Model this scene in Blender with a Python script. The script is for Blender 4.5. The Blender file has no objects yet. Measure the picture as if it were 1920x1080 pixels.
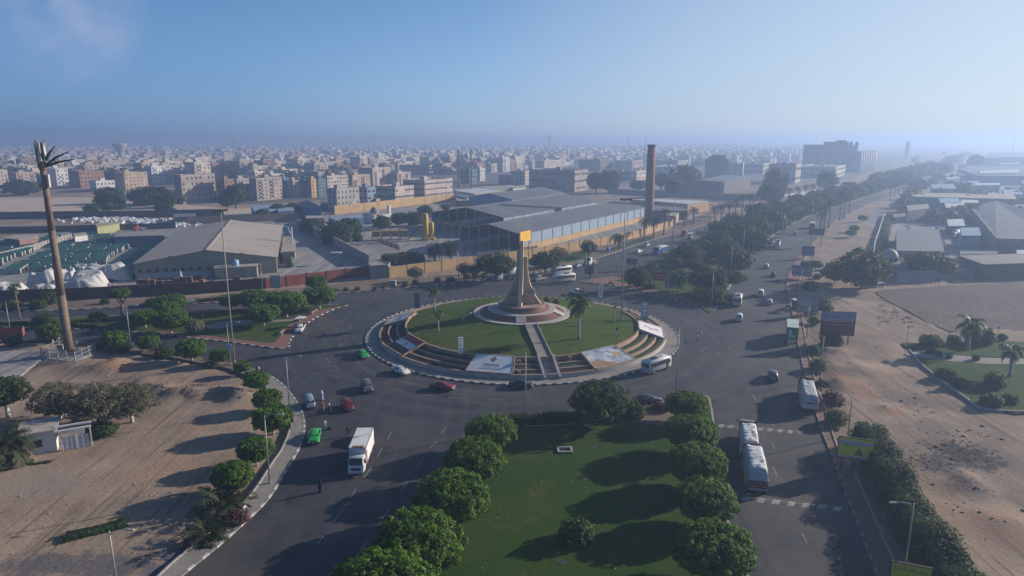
import bpy, bmesh, math, random
import numpy as np
from mathutils import Vector, Matrix, Quaternion, noise
from mathutils.geometry import tessellate_polygon
R = math.radians
random.seed(7)
S = bpy.context.scene
COL = S.collection
# ------------------------------------------------------------ camera, sky, sun, exposure
CAM_H, PITCH, FPX = 45.0, 12.3, 1280.0
cam = bpy.data.objects.new('camera', bpy.data.cameras.new('camera')); COL.objects.link(cam)
cam.location = (0, 0, CAM_H); cam.rotation_euler = (R(90 - PITCH), 0, 0)
cam.data.sensor_width = 36; cam.data.lens = 36 * FPX / 1920
cam.data.clip_start = 0.5; cam.data.clip_end = 30000
S.camera = cam
EXPO = 0.6
SUN_EL, SUN_AZ = 18.5, 24.0          # azimuth counted from +x towards +y (east is to the right of the view)
W = bpy.data.worlds.new('World'); S.world = W; W.use_nodes = True
nt = W.node_tree; nt.nodes.clear()
sky = nt.nodes.new('ShaderNodeTexSky'); sky.sky_type = 'NISHITA'; sky.sun_disc = False
sky.sun_elevation = R(SUN_EL); sky.sun_rotation = R(90 - SUN_AZ)
sky.altitude = 0; sky.air_density = 0.5; sky.dust_density = 0.2; sky.ozone_density = 3.0
SKY_K = 0.095
bg = nt.nodes.new('ShaderNodeBackground'); bg.inputs['Strength'].default_value = SKY_K
out = nt.nodes.new('ShaderNodeOutputWorld')
def srgb(c): return tuple((x / 255 / 12.92 if x / 255 < .04045 else ((x / 255 + .055) / 1.055) ** 2.4) for x in c)
# the hazy air goes on beyond the built air box: the clear sky pales towards the horizon, more so towards the sun
def wn(t, **k):
    n = nt.nodes.new(t)
    for a, b in k.items(): setattr(n, a, b)
    return n
tcw = wn('ShaderNodeTexCoord'); sep = wn('ShaderNodeSeparateXYZ'); nt.links.new(tcw.outputs['Generated'], sep.inputs[0])
dotn = wn('ShaderNodeVectorMath', operation='DOT_PRODUCT'); nt.links.new(tcw.outputs['Generated'], dotn.inputs[0]); dotn.inputs[1].default_value = (math.cos(R(SUN_AZ)), math.sin(R(SUN_AZ)), 0)
hlf = wn('ShaderNodeMath', operation='MULTIPLY_ADD'); nt.links.new(dotn.outputs['Value'], hlf.inputs[0]); hlf.inputs[1].default_value = .5; hlf.inputs[2].default_value = .5
cr = wn('ShaderNodeValToRGB'); nt.links.new(hlf.outputs[0], cr.inputs[0]); els = cr.color_ramp.elements
HZC = [(0, (84, 106, 154)), (.38, (95, 119, 166)), (.52, (118, 143, 186)), (.70, (160, 179, 208)), (.92, (208, 220, 232)), (1, (222, 230, 236))]
while len(els) < len(HZC): els.new(.5)
for e, (p_, c_) in zip(els, HZC): e.position = p_; e.color = (*srgb(c_), 1)
mulc = wn('ShaderNodeVectorMath', operation='SCALE'); nt.links.new(cr.outputs[0], mulc.inputs[0]); mulc.inputs['Scale'].default_value = 1 / SKY_K / 2 ** EXPO
sc_ = wn('ShaderNodeMapRange'); nt.links.new(hlf.outputs[0], sc_.inputs[0]); sc_.inputs[1].default_value = .68; sc_.inputs[2].default_value = 1; sc_.inputs[3].default_value = -.15; sc_.inputs[4].default_value = -.75
ez = wn('ShaderNodeMath', operation='DIVIDE'); nt.links.new(sep.outputs['Z'], ez.inputs[0]); nt.links.new(sc_.outputs[0], ez.inputs[1])
ex = wn('ShaderNodeMath', operation='EXPONENT', use_clamp=True); nt.links.new(ez.outputs[0], ex.inputs[0])
mixw = wn('ShaderNodeMix', data_type='RGBA'); nt.links.new(ex.outputs[0], mixw.inputs[0]); tint = wn('ShaderNodeVectorMath', operation='MULTIPLY'); nt.links.new(sky.outputs[0], tint.inputs[0]); tint.inputs[1].default_value = (.80, 1.06, 1.06); nt.links.new(tint.outputs[0], mixw.inputs[6]); nt.links.new(mulc.outputs[0], mixw.inputs[7])
# a faint cloud wisp high on the left
_d = Vector((110 - 960, FPX, 540 - 8)); _d = Matrix.Rotation(R(-PITCH), 3, 'X') @ _d; _d.normalize()
cd = wn('ShaderNodeVectorMath', operation='DOT_PRODUCT'); nt.links.new(tcw.outputs['Generated'], cd.inputs[0]); cd.inputs[1].default_value = _d
cm = wn('ShaderNodeMapRange'); cm.inputs[1].default_value = math.cos(R(5.5)); cm.inputs[2].default_value = math.cos(R(1)); nt.links.new(cd.outputs['Value'], cm.inputs[0])
cn = wn('ShaderNodeTexNoise'); cn.inputs['Scale'].default_value = 9; cn.inputs['Detail'].default_value = 6; nt.links.new(tcw.outputs['Generated'], cn.inputs['Vector'])
cm2 = wn('ShaderNodeMapRange'); cm2.inputs[1].default_value = .42; cm2.inputs[2].default_value = .68; nt.links.new(cn.outputs[0], cm2.inputs[0])
cx = wn('ShaderNodeMath', operation='MULTIPLY'); nt.links.new(cm.outputs[0], cx.inputs[0]); nt.links.new(cm2.outputs[0], cx.inputs[1])
mxc = wn('ShaderNodeMix', data_type='RGBA'); nt.links.new(cx.outputs[0], mxc.inputs[0]); nt.links.new(mixw.outputs[2], mxc.inputs[6]); mxc.inputs[7].default_value = (*[q / SKY_K / 2 ** EXPO for q in srgb((160, 176, 212))], 1)
nt.links.new(mxc.outputs[2], bg.inputs[0]); nt.links.new(bg.outputs[0], out.inputs[0])
sun = bpy.data.objects.new('sun', bpy.data.lights.new('sun', 'SUN')); COL.objects.link(sun)
sun.data.energy = 5.0; sun.data.angle = R(0.6); sun.data.color = (1.0, 0.87, 0.72)
sd = Vector((math.cos(R(SUN_EL)) * math.cos(R(SUN_AZ)), math.cos(R(SUN_EL)) * math.sin(R(SUN_AZ)), math.sin(R(SUN_EL))))
sun.rotation_euler = sd.to_track_quat('Z', 'Y').to_euler()
S.view_settings.view_transform = 'Standard'; S.view_settings.look = 'None'
S.view_settings.gamma = 1; S.view_settings.exposure = EXPO; S.view_settings.use_curve_mapping = False
S.cycles.use_denoising = True
S.cycles.max_bounces = 5; S.cycles.diffuse_bounces = 2; S.cycles.glossy_bounces = 2
S.cycles.transparent_max_bounces = 4; S.cycles.volume_bounces = 1; S.cycles.caustics_reflective = False
HAZE_DENSITY, HAZE_COLOR, HAZE_G = 0.00068, (0.36, 0.50, 0.77), 0.44
# ------------------------------------------------------------ survey: pixel of the 1920x1080 photo -> point at height z
cp, sp_ = math.cos(R(PITCH)), math.sin(R(PITCH))
def P(u, v, z=0.0):
    a, b = (u - 960) / FPX, (540 - v) / FPX
    dx, dy, dz = a, cp + b * sp_, -sp_ + b * cp
    t = (z - CAM_H) / dz
    return Vector((dx * t, dy * t, z))
def PP(l, z=0.0): return [P(u, v, z) for u, v in l]
def depth(p): return p[1] * cp + (CAM_H - p[2]) * sp_
def mpp(p): return depth(p) / FPX           # metres per pixel at p
def spline(pts, n=6, closed=False):
    pts = [Vector(p) for p in pts]; o = []; m = len(pts)
    for i in range(m if closed else m - 1):
        g = (lambda k: pts[k % m]) if closed else (lambda k: pts[min(max(k, 0), m - 1)])
        p0, p1, p2, p3 = g(i - 1), g(i), g(i + 1), g(i + 2)
        for k in range(n):
            t = k / n
            o.append(0.5 * ((2 * p1) + (p2 - p0) * t + (2 * p0 - 5 * p1 + 4 * p2 - p3) * t * t + (3 * p1 - p0 - 3 * p2 + p3) * t ** 3))
    if not closed: o.append(pts[-1])
    return o
def resample(pts, step):
    o = [Vector(pts[0])]; acc = 0
    for a, b in zip(pts, pts[1:]):
        a, b = Vector(a), Vector(b); L = (b - a).length; d = step - acc
        while d <= L:
            o.append(a.lerp(b, d / L)); d += step
        acc = L - (d - step)
    return o
def inside(pts, poly):
    poly = np.array([(p[0], p[1]) for p in poly]); x, y = pts[:, 0], pts[:, 1]; r = np.zeros(len(pts), bool)
    j = len(poly) - 1
    for i in range(len(poly)):
        xi, yi = poly[i]; xj, yj = poly[j]
        if yi != yj:
            r ^= ((yi > y) != (yj > y)) & (x < (xj - xi) * (y - yi) / (yj - yi) + xi)
        j = i
    return r
# ------------------------------------------------------------ materials
MATS = {}
def mat(name, col, rough=0.8, var=0.0, scale=1.0, col2=None, bump=0.0, bscale=None, metal=0.0, spec=0.3, detail=6, ramp=(0.35, 0.65), island=0.0, objcol=False, coords='Object', fine=0.0, transl=0.0):
    if name in MATS: return MATS[name]
    m = bpy.data.materials.new(name); MATS[name] = m; m.use_nodes = True
    t = m.node_tree; N = t.nodes; Lk = t.links.new; b = N['Principled BSDF']
    b.inputs['Roughness'].default_value = rough; b.inputs['Metallic'].default_value = metal
    b.inputs['Specular IOR Level'].default_value = spec
    tc = N.new('ShaderNodeTexCoord')
    src = None
    if objcol:
        oi = N.new('ShaderNodeObjectInfo'); src = oi.outputs['Color']
    if col2 or var:
        n = N.new('ShaderNodeTexNoise'); n.inputs['Scale'].default_value = scale; n.inputs['Detail'].default_value = detail; n.inputs['Roughness'].default_value = 0.62
        Lk(tc.outputs[coords], n.inputs['Vector'])
        mr = N.new('ShaderNodeMapRange'); mr.inputs[1].default_value, mr.inputs[2].default_value = ramp
        Lk(n.outputs[0], mr.inputs[0])
        mx = N.new('ShaderNodeMix'); mx.data_type = 'RGBA'
        if src:
            mx.blend_type = 'MULTIPLY'; mx.inputs[0].default_value = 1.0; Lk(src, mx.inputs[6])
            mg = N.new('ShaderNodeMapRange'); mg.inputs[3].default_value, mg.inputs[4].default_value = 1 - var, 1 + var * .4
            Lk(mr.outputs[0], mg.inputs[0]); Lk(mg.outputs[0], mx.inputs[7])
        else:
            c2 = col2 or tuple(c * (1 - var) for c in col)
            mx.inputs[6].default_value = (*col, 1); mx.inputs[7].default_value = (*c2, 1); Lk(mr.outputs[0], mx.inputs[0])
        src = mx.outputs[2]
    if island:
        gi = N.new('ShaderNodeNewGeometry'); mr2 = N.new('ShaderNodeMapRange'); mr2.inputs[3].default_value, mr2.inputs[4].default_value = 1 - island, 1 + island
        Lk(gi.outputs['Random Per Island'], mr2.inputs[0])
        m2 = N.new('ShaderNodeMix'); m2.data_type = 'RGBA'; m2.blend_type = 'MULTIPLY'; m2.inputs[0].default_value = 1
        if src: Lk(src, m2.inputs[6])
        else: m2.inputs[6].default_value = (*col, 1)
        Lk(mr2.outputs[0], m2.inputs[7]); src = m2.outputs[2]
    if fine:
        nf = N.new('ShaderNodeTexNoise'); nf.inputs['Scale'].default_value = scale * 14; nf.inputs['Detail'].default_value = 4
        Lk(tc.outputs[coords], nf.inputs['Vector'])
        mr3 = N.new('ShaderNodeMapRange'); mr3.inputs[1].default_value, mr3.inputs[2].default_value = .3, .7; mr3.inputs[3].default_value, mr3.inputs[4].default_value = 1 - fine, 1 + fine
        Lk(nf.outputs[0], mr3.inputs[0])
        m3 = N.new('ShaderNodeMix'); m3.data_type = 'RGBA'; m3.blend_type = 'MULTIPLY'; m3.inputs[0].default_value = 1
        if src: Lk(src, m3.inputs[6])
        else: m3.inputs[6].default_value = (*col, 1)
        Lk(mr3.outputs[0], m3.inputs[7]); src = m3.outputs[2]
    if src: Lk(src, b.inputs['Base Color'])
    else: b.inputs['Base Color'].default_value = (*col, 1)
    if transl:
        tb = N.new('ShaderNodeBsdfTranslucent'); ms = N.new('ShaderNodeMixShader'); ms.inputs[0].default_value = transl
        g_ = N.new('ShaderNodeMix'); g_.data_type = 'RGBA'; g_.blend_type = 'MULTIPLY'; g_.inputs[0].default_value = 1; g_.inputs[7].default_value = (1.7, 1.5, .7, 1)
        if src: Lk(src, g_.inputs[6])
        else: g_.inputs[6].default_value = (*col, 1)
        Lk(g_.outputs[2], tb.inputs['Color']); Lk(b.outputs[0], ms.inputs[1]); Lk(tb.outputs[0], ms.inputs[2]); Lk(ms.outputs[0], N['Material Output'].inputs['Surface'])
    if bump:
        n2 = N.new('ShaderNodeTexNoise'); n2.inputs['Scale'].default_value = bscale or scale * 4; n2.inputs['Detail'].default_value = 5
        Lk(tc.outputs[coords], n2.inputs['Vector'])
        bp = N.new('ShaderNodeBump'); bp.inputs['Strength'].default_value = bump; bp.inputs['Distance'].default_value = 0.2
        Lk(n2.outputs[0], bp.inputs['Height']); Lk(bp.outputs[0], b.inputs['Normal'])
    return m
def paint(name, col, rough=.35): return mat('paint_' + name, col, rough, var=.18, scale=1.3, spec=.5, fine=.05)
M_GLASS = mat('dark_glass', (.012, .016, .022), .08, spec=.9)
M_TYRE = mat('tyre_rubber', (.014, .014, .015), .85)
M_RIM = mat('rim_metal', (.35, .36, .38), .4, metal=.6)
M_LAMP = mat('lamp_lens', (.7, .72, .72), .15, spec=.8)
M_TAIL = mat('tail_lens', (.35, .02, .02), .25)
M_BLACK = mat('black_plastic', (.016, .016, .018), .6)
M_PLATE = mat('number_plate', (.6, .62, .62), .5)
M_STEEL = mat('galvanised_steel', (.30, .32, .34), .5, var=.25, scale=2, metal=.3)
M_DSTEEL = mat('dark_steel', (.07, .065, .065), .6, var=.3, scale=2)
M_CONC = mat('concrete', (.38, .35, .32), .9, var=.25, scale=.6, fine=.08)
M_WHITE = mat('white_paint_wall', (.62, .61, .60), .8, var=.15, scale=.5, fine=.06)
M_BLACKP = mat('black_paint', (.03, .03, .034), .8, var=.3, scale=3)
M_WHITEP = mat('white_road_paint', (.55, .55, .54), .8, var=.45, scale=2.5, fine=.2)
# ------------------------------------------------------------ mesh builder
class MB:
    def __init__(s): s.v = []; s.f = []; s.mi = []; s.mats = []
    def m(s, mt):
        if mt not in s.mats: s.mats.append(mt)
        return s.mats.index(mt)
    def add(s, vs, fs, mt):
        o = len(s.v); s.v += [tuple(v) for v in vs]; k = s.m(mt)
        for f in fs: s.f.append([i + o for i in f]); s.mi.append(k)
        return s
    def box(s, c, d, mt, rz=0.0, taper=1.0, M=None):
        vs = []
        cr, sr = math.cos(rz), math.sin(rz)
        for k, z in ((1, -.5), (taper, .5)):
            for x, y in ((-.5, -.5), (.5, -.5), (.5, .5), (-.5, .5)):
                X, Y = x * d[0] * k, y * d[1] * k
                vs.append(Vector((c[0] + X * cr - Y * sr, c[1] + X * sr + Y * cr, c[2] + z * d[2])))
        if M: vs = [M @ v for v in vs]
        return s.add(vs, [(3, 2, 1, 0), (4, 5, 6, 7), (0, 1, 5, 4), (1, 2, 6, 5), (2, 3, 7, 6), (3, 0, 4, 7)], mt)
    def prism(s, poly, z0, z1, mt, side=None, bottom=False):
        poly = [Vector((p[0], p[1], 0)) for p in poly]; n = len(poly)
        area = sum(poly[i].x * poly[(i + 1) % n].y - poly[(i + 1) % n].x * poly[i].y for i in range(n))
        if area < 0: poly = poly[::-1]
        tri = tessellate_polygon([poly])
        fix = []
        for a, b, c in tri:
            cr = (poly[b] - poly[a]).cross(poly[c] - poly[a]).z
            if abs(cr) < 1e-9: continue
            fix.append((a, b, c) if cr > 0 else (a, c, b))
        s.add([(p.x, p.y, z1) for p in poly], fix, mt)
        if side is not False:
            vs = [(p.x, p.y, z0) for p in poly] + [(p.x, p.y, z1) for p in poly]
            s.add(vs, [(i, (i + 1) % n, n + (i + 1) % n, n + i) for i in range(n)], side or mt)
        return s
    def cyl(s, p0, p1, r0, r1, n, mt, caps=True):
        p0, p1 = Vector(p0), Vector(p1); q = (p1 - p0).to_track_quat('Z', 'Y'); vs = []
        for p, r in ((p0, r0), (p1, r1)):
            for i in range(n):
                a = 2 * math.pi * i / n; vs.append(p + q @ Vector((r * math.cos(a), r * math.sin(a), 0)))
        fs = [(i, (i + 1) % n, n + (i + 1) % n, n + i) for i in range(n)]
        if caps: fs += [tuple(range(n))[::-1], tuple(range(n, 2 * n))]
        return s.add(vs, fs, mt)
    def tube(s, pts, r, n, mt):
        rs = r if isinstance(r, (list, tuple)) else [r] * len(pts)
        pts = [Vector(p) for p in pts]; vs = []; m = len(pts)
        for i, p in enumerate(pts):
            d = (pts[min(i + 1, m - 1)] - pts[max(i - 1, 0)]); q = d.to_track_quat('Z', 'Y')
            for k in range(n):
                a = 2 * math.pi * k / n; vs.append(p + q @ Vector((rs[i] * math.cos(a), rs[i] * math.sin(a), 0)))
        fs = [(i * n + k, i * n + (k + 1) % n, (i + 1) * n + (k + 1) % n, (i + 1) * n + k) for i in range(m - 1) for k in range(n)]
        fs += [tuple(range(n))[::-1], tuple(range((m - 1) * n, m * n))]
        return s.add(vs, fs, mt)
    def lathe(s, prof, n, mt, c=(0, 0, 0), sx=1, sy=1):
        vs = []
        for r, z in prof:
            for k in range(n):
                a = 2 * math.pi * k / n; vs.append((c[0] + r * math.cos(a) * sx, c[1] + r * math.sin(a) * sy, c[2] + z))
        fs = [(i * n + k, i * n + (k + 1) % n, (i + 1) * n + (k + 1) % n, (i + 1) * n + k) for i in range(len(prof) - 1) for k in range(n)]
        if prof[-1][0] > 1e-4: fs.append(tuple(range((len(prof) - 1) * n, len(prof) * n)))
        return s.add(vs, fs, mt)
    def quad(s, a, b, c, d, mt): return s.add([a, b, c, d], [(0, 1, 2, 3)], mt)
    def mesh(s, name, smooth=False):
        me = bpy.data.meshes.new(name); me.from_pydata(s.v, [], s.f)
        for mt in s.mats: me.materials.append(mt)
        if s.mi: me.polygons.foreach_set('material_index', s.mi)
        if smooth: me.polygons.foreach_set('use_smooth', [True] * len(me.polygons))
        me.update(); return me
    def build(s, name, parent=None, smooth=False, loc=None, rz=0):
        return link(name, s.mesh(name, smooth), parent, loc, rz)
def link(name, me, parent=None, loc=None, rz=0.0):
    o = bpy.data.objects.new(name, me); COL.objects.link(o)
    if parent: o.parent = parent
    if loc is not None: o.location = loc
    if rz: o.rotation_euler = (0, 0, rz)
    return o
def tag(o, label=None, cat=None, group=None, kind=None):
    if label: o['label'] = label
    if cat: o['category'] = cat
    if group: o['group'] = group
    if kind: o['kind'] = kind
    return o
def thing(name, label, cat, loc=(0, 0, 0), rz=0.0, group=None):
    o = bpy.data.objects.new(name, None); COL.objects.link(o); o.empty_display_size = .3
    o.location = loc; o.rotation_euler = (0, 0, rz)
    return tag(o, label, cat, group)
def kids(o): return KIDS.get(o.name, None) or list(o.children)
KIDS = {}
def dup(root, loc, rz=0.0, label=None, group=None, scale=None):
    r = root.copy(); COL.objects.link(r); r.location = loc; r.rotation_euler = (0, 0, rz)
    if scale: r.scale = scale if isinstance(scale, (tuple, list)) else (scale,) * 3
    if label: r['label'] = label
    if group: r['group'] = group
    for ch in kids(root):
        c = ch.copy(); COL.objects.link(c); c.parent = r
        for g in ch.children:
            d = g.copy(); COL.objects.link(d); d.parent = c
    return r
ORD = 'first second third fourth fifth sixth seventh eighth ninth tenth eleventh twelfth thirteenth fourteenth fifteenth sixteenth seventeenth eighteenth nineteenth twentieth'.split()
def nth(i):
    if i < 20: return ORD[i]
    t = ['twenty', 'thirty', 'forty', 'fifty', 'sixty', 'seventy', 'eighty', 'ninety'][(i + 1) // 10 - 2]; u = (i + 1) % 10
    return t + '-' + ORD[u - 1] if u else {'twenty': 'twentieth', 'thirty': 'thirtieth', 'forty': 'fortieth', 'fifty': 'fiftieth', 'sixty': 'sixtieth', 'seventy': 'seventieth', 'eighty': 'eightieth', 'ninety': 'ninetieth'}[t]
def _one(k):
    def f(par, nm, *a, sm=False, **kw):
        m_ = MB(); getattr(m_, k)(*a, **kw); return m_.build(nm, par, sm)
    return f
Bb, Bc, Bl, Bt = _one('box'), _one('cyl'), _one('lathe'), _one('tube')      # one part of a single shape
def struct(name, mb, parent=None): 
    o = mb.build(name, parent)
    if not parent: o['kind'] = 'structure'
    return o
def head(a, b): d = Vector(b) - Vector(a); return math.atan2(d.y, d.x)
# ------------------------------------------------------------ air
hz = MB(); hz.box((0, 3400, 25.75), (13600, 7600, 58.5), M_CONC)     # z -3.5 .. 55
haze = hz.build('haze'); haze['kind'] = 'stuff'
hm = bpy.data.materials.new('haze_air'); hm.use_nodes = True; hn = hm.node_tree; hn.nodes.clear()
ho = hn.nodes.new('ShaderNodeOutputMaterial'); hv = hn.nodes.new('ShaderNodeVolumePrincipled')
hv.inputs['Color'].default_value = (*HAZE_COLOR, 1); hv.inputs['Density'].default_value = HAZE_DENSITY; hv.inputs['Anisotropy'].default_value = HAZE_G
hn.links.new(hv.outputs[0], ho.inputs['Volume']); haze.data.materials.clear(); haze.data.materials.append(hm)
# ============================================================ SETTING: ground, roads, islands
KERB_L = [(325, 1095), (350, 1072), (420, 1015), (480, 960), (507, 930), (537, 882), (550, 860), (565, 830), (571, 800), (567, 775), (555, 752), (530, 722), (502, 703)]
LOW_L = [(470, 692), (440, 682), (350, 665), (250, 652), (180, 645), (60, 640), (-150, 636), (-500, 632)]
UP_L = [(-500, 596), (-150, 588), (0, 585), (120, 582), (230, 576), (350, 570), (412, 567), (520, 559), (612, 552), (700, 545), (780, 538), (860, 531), (932, 521), (996, 513), (1040, 505), (1075, 497), (1150, 475), (1200, 457), (1260, 440), (1330, 420), (1400, 403), (1480, 382), (1580, 354), (1640, 341), (1700, 325), (1760, 305), (1800, 293)]
RIGHT = [(1812, 293), (1777, 303), (1752, 322), (1710, 347), (1665, 370), (1630, 382), (1610, 392), (1565, 412), (1547, 434), (1520, 458), (1495, 487), (1478, 520), (1476, 545), (1482, 570), (1490, 610), (1499, 655), (1510, 702), (1537, 795), (1560, 854), (1590, 935), (1620, 1015), (1645, 1080), (1700, 1220)]
road_px = KERB_L + LOW_L + UP_L + RIGHT + [(900, 1400), (100, 1300)]
ROAD = PP(road_px)
# right pavement between the road kerb and the sand
RK = [P(u, v) for u, v in RIGHT[9:]]
RP = PP([(1528, 458), (1508, 487), (1500, 520), (1497, 545), (1500, 570), (1506, 610), (1515, 662), (1530, 722), (1550, 775), (1570, 840), (1595, 872), (1615, 917), (1647, 990), (1687, 1080), (1760, 1240)])
LP_IN = PP([(285, 1095), (330, 1052), (395, 1000), (452, 948), (480, 917), (512, 868), (528, 845), (541, 815), (545, 795), (540, 775), (524, 752), (498, 727), (478, 712)])
CX, CY = 2.4, 157.5
def ring_pt(r, deg, z=0): return Vector((CX + r * math.cos(R(deg)), CY + r * math.sin(R(deg)), z))
def ground_h(x, y):
    n = noise.noise
    return n(Vector((x * .045, y * .045, 1.3))) * .55 + n(Vector((x * .13, y * .13, 7.1))) * .28 + n(Vector((x * .4, y * .4, 2.2))) * .05
MOUNDS = [(*P(200, 690)[:2], 5, 1.1), (*P(225, 680)[:2], 3, .8), (*P(150, 685)[:2], 5, .6), (*P(345, 738)[:2], 4, 1.6), (*P(300, 730)[:2], 4, 1.2), (*P(385, 742)[:2], 3.5, 1.0), (*P(450, 745)[:2], 3.2, 1.5), (*P(425, 735)[:2], 3, 1.0), (*P(275, 715)[:2], 3, .8),
          (*P(1600, 690)[:2], 7, .7), (*P(1580, 720)[:2], 5, .8), (*P(1565, 660)[:2], 5, .8), (*P(1670, 765)[:2], 2.5, .6), (*P(1560, 560)[:2], 6, 1.1), (*P(1540, 590)[:2], 4, .8), (*P(675, 460)[:2], 6, 3.4), (*P(660, 462)[:2], 6, 2.5), (*P(1810, 905)[:2], 5, .9), (*P(1880, 985)[:2], 5, .7)]
xs = np.concatenate([np.linspace(-6500, -700, 16), np.linspace(-640, -190, 16), np.arange(-180, 190, 1.25), np.linspace(200, 640, 16), np.linspace(700, 6500, 16)])
ys = np.concatenate([[-300, -100, 20], np.arange(50, 250, 1.25), np.arange(253, 420, 6), np.linspace(440, 1000, 18), np.linspace(1100, 7000, 18)])
gx, gy = np.meshgrid(xs, ys); pts = np.stack([gx.ravel(), gy.ravel()], 1)
flat = inside(pts, ROAD)
for sh in ((2, 0), (-2, 0), (0, 2), (0, -2), (3.2, 3.2), (-3.2, -3.2), (3.2, -3.2), (-3.2, 3.2), (4.5, 0), (-4.5, 0)): flat |= inside(pts + np.array(sh), ROAD)
PAVED = []          # other flat polygons, filled with the yards below
YARD_A = PP([(90, 555), (745, 522), (690, 492), (560, 420), (440, 408), (150, 425), (-60, 470), (-200, 520), (-200, 560)])
YARD_B = PP([(715, 500), (960, 478), (1330, 405), (1000, 365), (800, 385), (600, 405), (570, 425)])
PARKR = PP([(1700, 668), (1960, 690), (1960, 640), (1720, 640)])
FIELD = PP([(1640, 548), (1700, 542), (1790, 536), (1960, 532), (1960, 620), (1850, 618), (1780, 622), (1700, 582)])
PARK1 = PP([(1705, 658), (1720, 672), (1750, 700), (1810, 745), (1850, 768), (1960, 772), (1990, 692), (1850, 684), (1725, 672)])
PARK2 = PP([(1690, 645), (1720, 662), (1800, 668), (1960, 672), (1990, 650), (1850, 640), (1740, 645)])
DRIVE = PP([(0, 656), (78, 654), (88, 668), (20, 722), (-140, 722), (-140, 660)])
for q in (YARD_A, YARD_B, FIELD, PARK1, PARK2, DRIVE): flat |= inside(pts, q)
LOTR = PP([(1690, 500), (1960, 520), (1960, 300), (1800, 300), (1690, 400)])
flat |= inside(pts, LOTR)
zz = np.zeros(len(pts))
for i, (x, y) in enumerate(pts):
    if not flat[i] and 45 < y < 420 and abs(x) < 200:
        h = ground_h(x, y) * .55
        for mx_, my_, mr_, mh_ in MOUNDS:
            d2 = ((x - mx_) ** 2 + (y - my_) ** 2) / (mr_ * mr_)
            if d2 < 4: h += mh_ * math.exp(-d2 * 2.2) * (1 + .8 * noise.noise(Vector((x * .45, y * .45, 0))) + .4 * noise.noise(Vector((x * 1.1, y * 1.1, 5))))
        zz[i] = max(h, -.12) - .02
    else: zz[i] = -.30 if flat[i] else -.05
W_, H_ = len(xs), len(ys)
gm = MB(); k = [(j * W_ + i, j * W_ + i + 1, (j + 1) * W_ + i + 1, (j + 1) * W_ + i) for j in range(H_ - 1) for i in range(W_ - 1)]
STAINS = [(P(u, v)[:2], r, c, t) for (u, v), r, c, t in (((1815, 855), (5.5, 5), (.05, .047, .046), .95), ((1758, 872), (5, 3.5), (.075, .07, .072), .85), ((1700, 745), (7, 6), (.13, .11, .10), .6), ((1600, 725), (4, 9), (.30, .16, .10), .5), ((1680, 775), (2.5, 2.5), (.32, .17, .10), .6), ((240, 690), (9, 3.5), (.31, .17, .105), .6), ((330, 735), (12, 5), (.20, .145, .115), .6), ((310, 880), (6, 5), (.30, .19, .12), .5), ((150, 1060), (12, 3), (.10, .10, .11), .8), ((330, 1055), (3, 5), (.10, .105, .13), .8), ((370, 830), (6, 3), (.20, .15, .12), .6), ((60, 905), (10, 6), (.26, .215, .185), .6), ((1650, 900), (10, 14), (.27, .19, .14), .5), ((1870, 990), (7, 6), (.30, .19, .125), .5), ((1745, 800), (5, 4), (.14, .125, .12), .5))]
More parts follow.
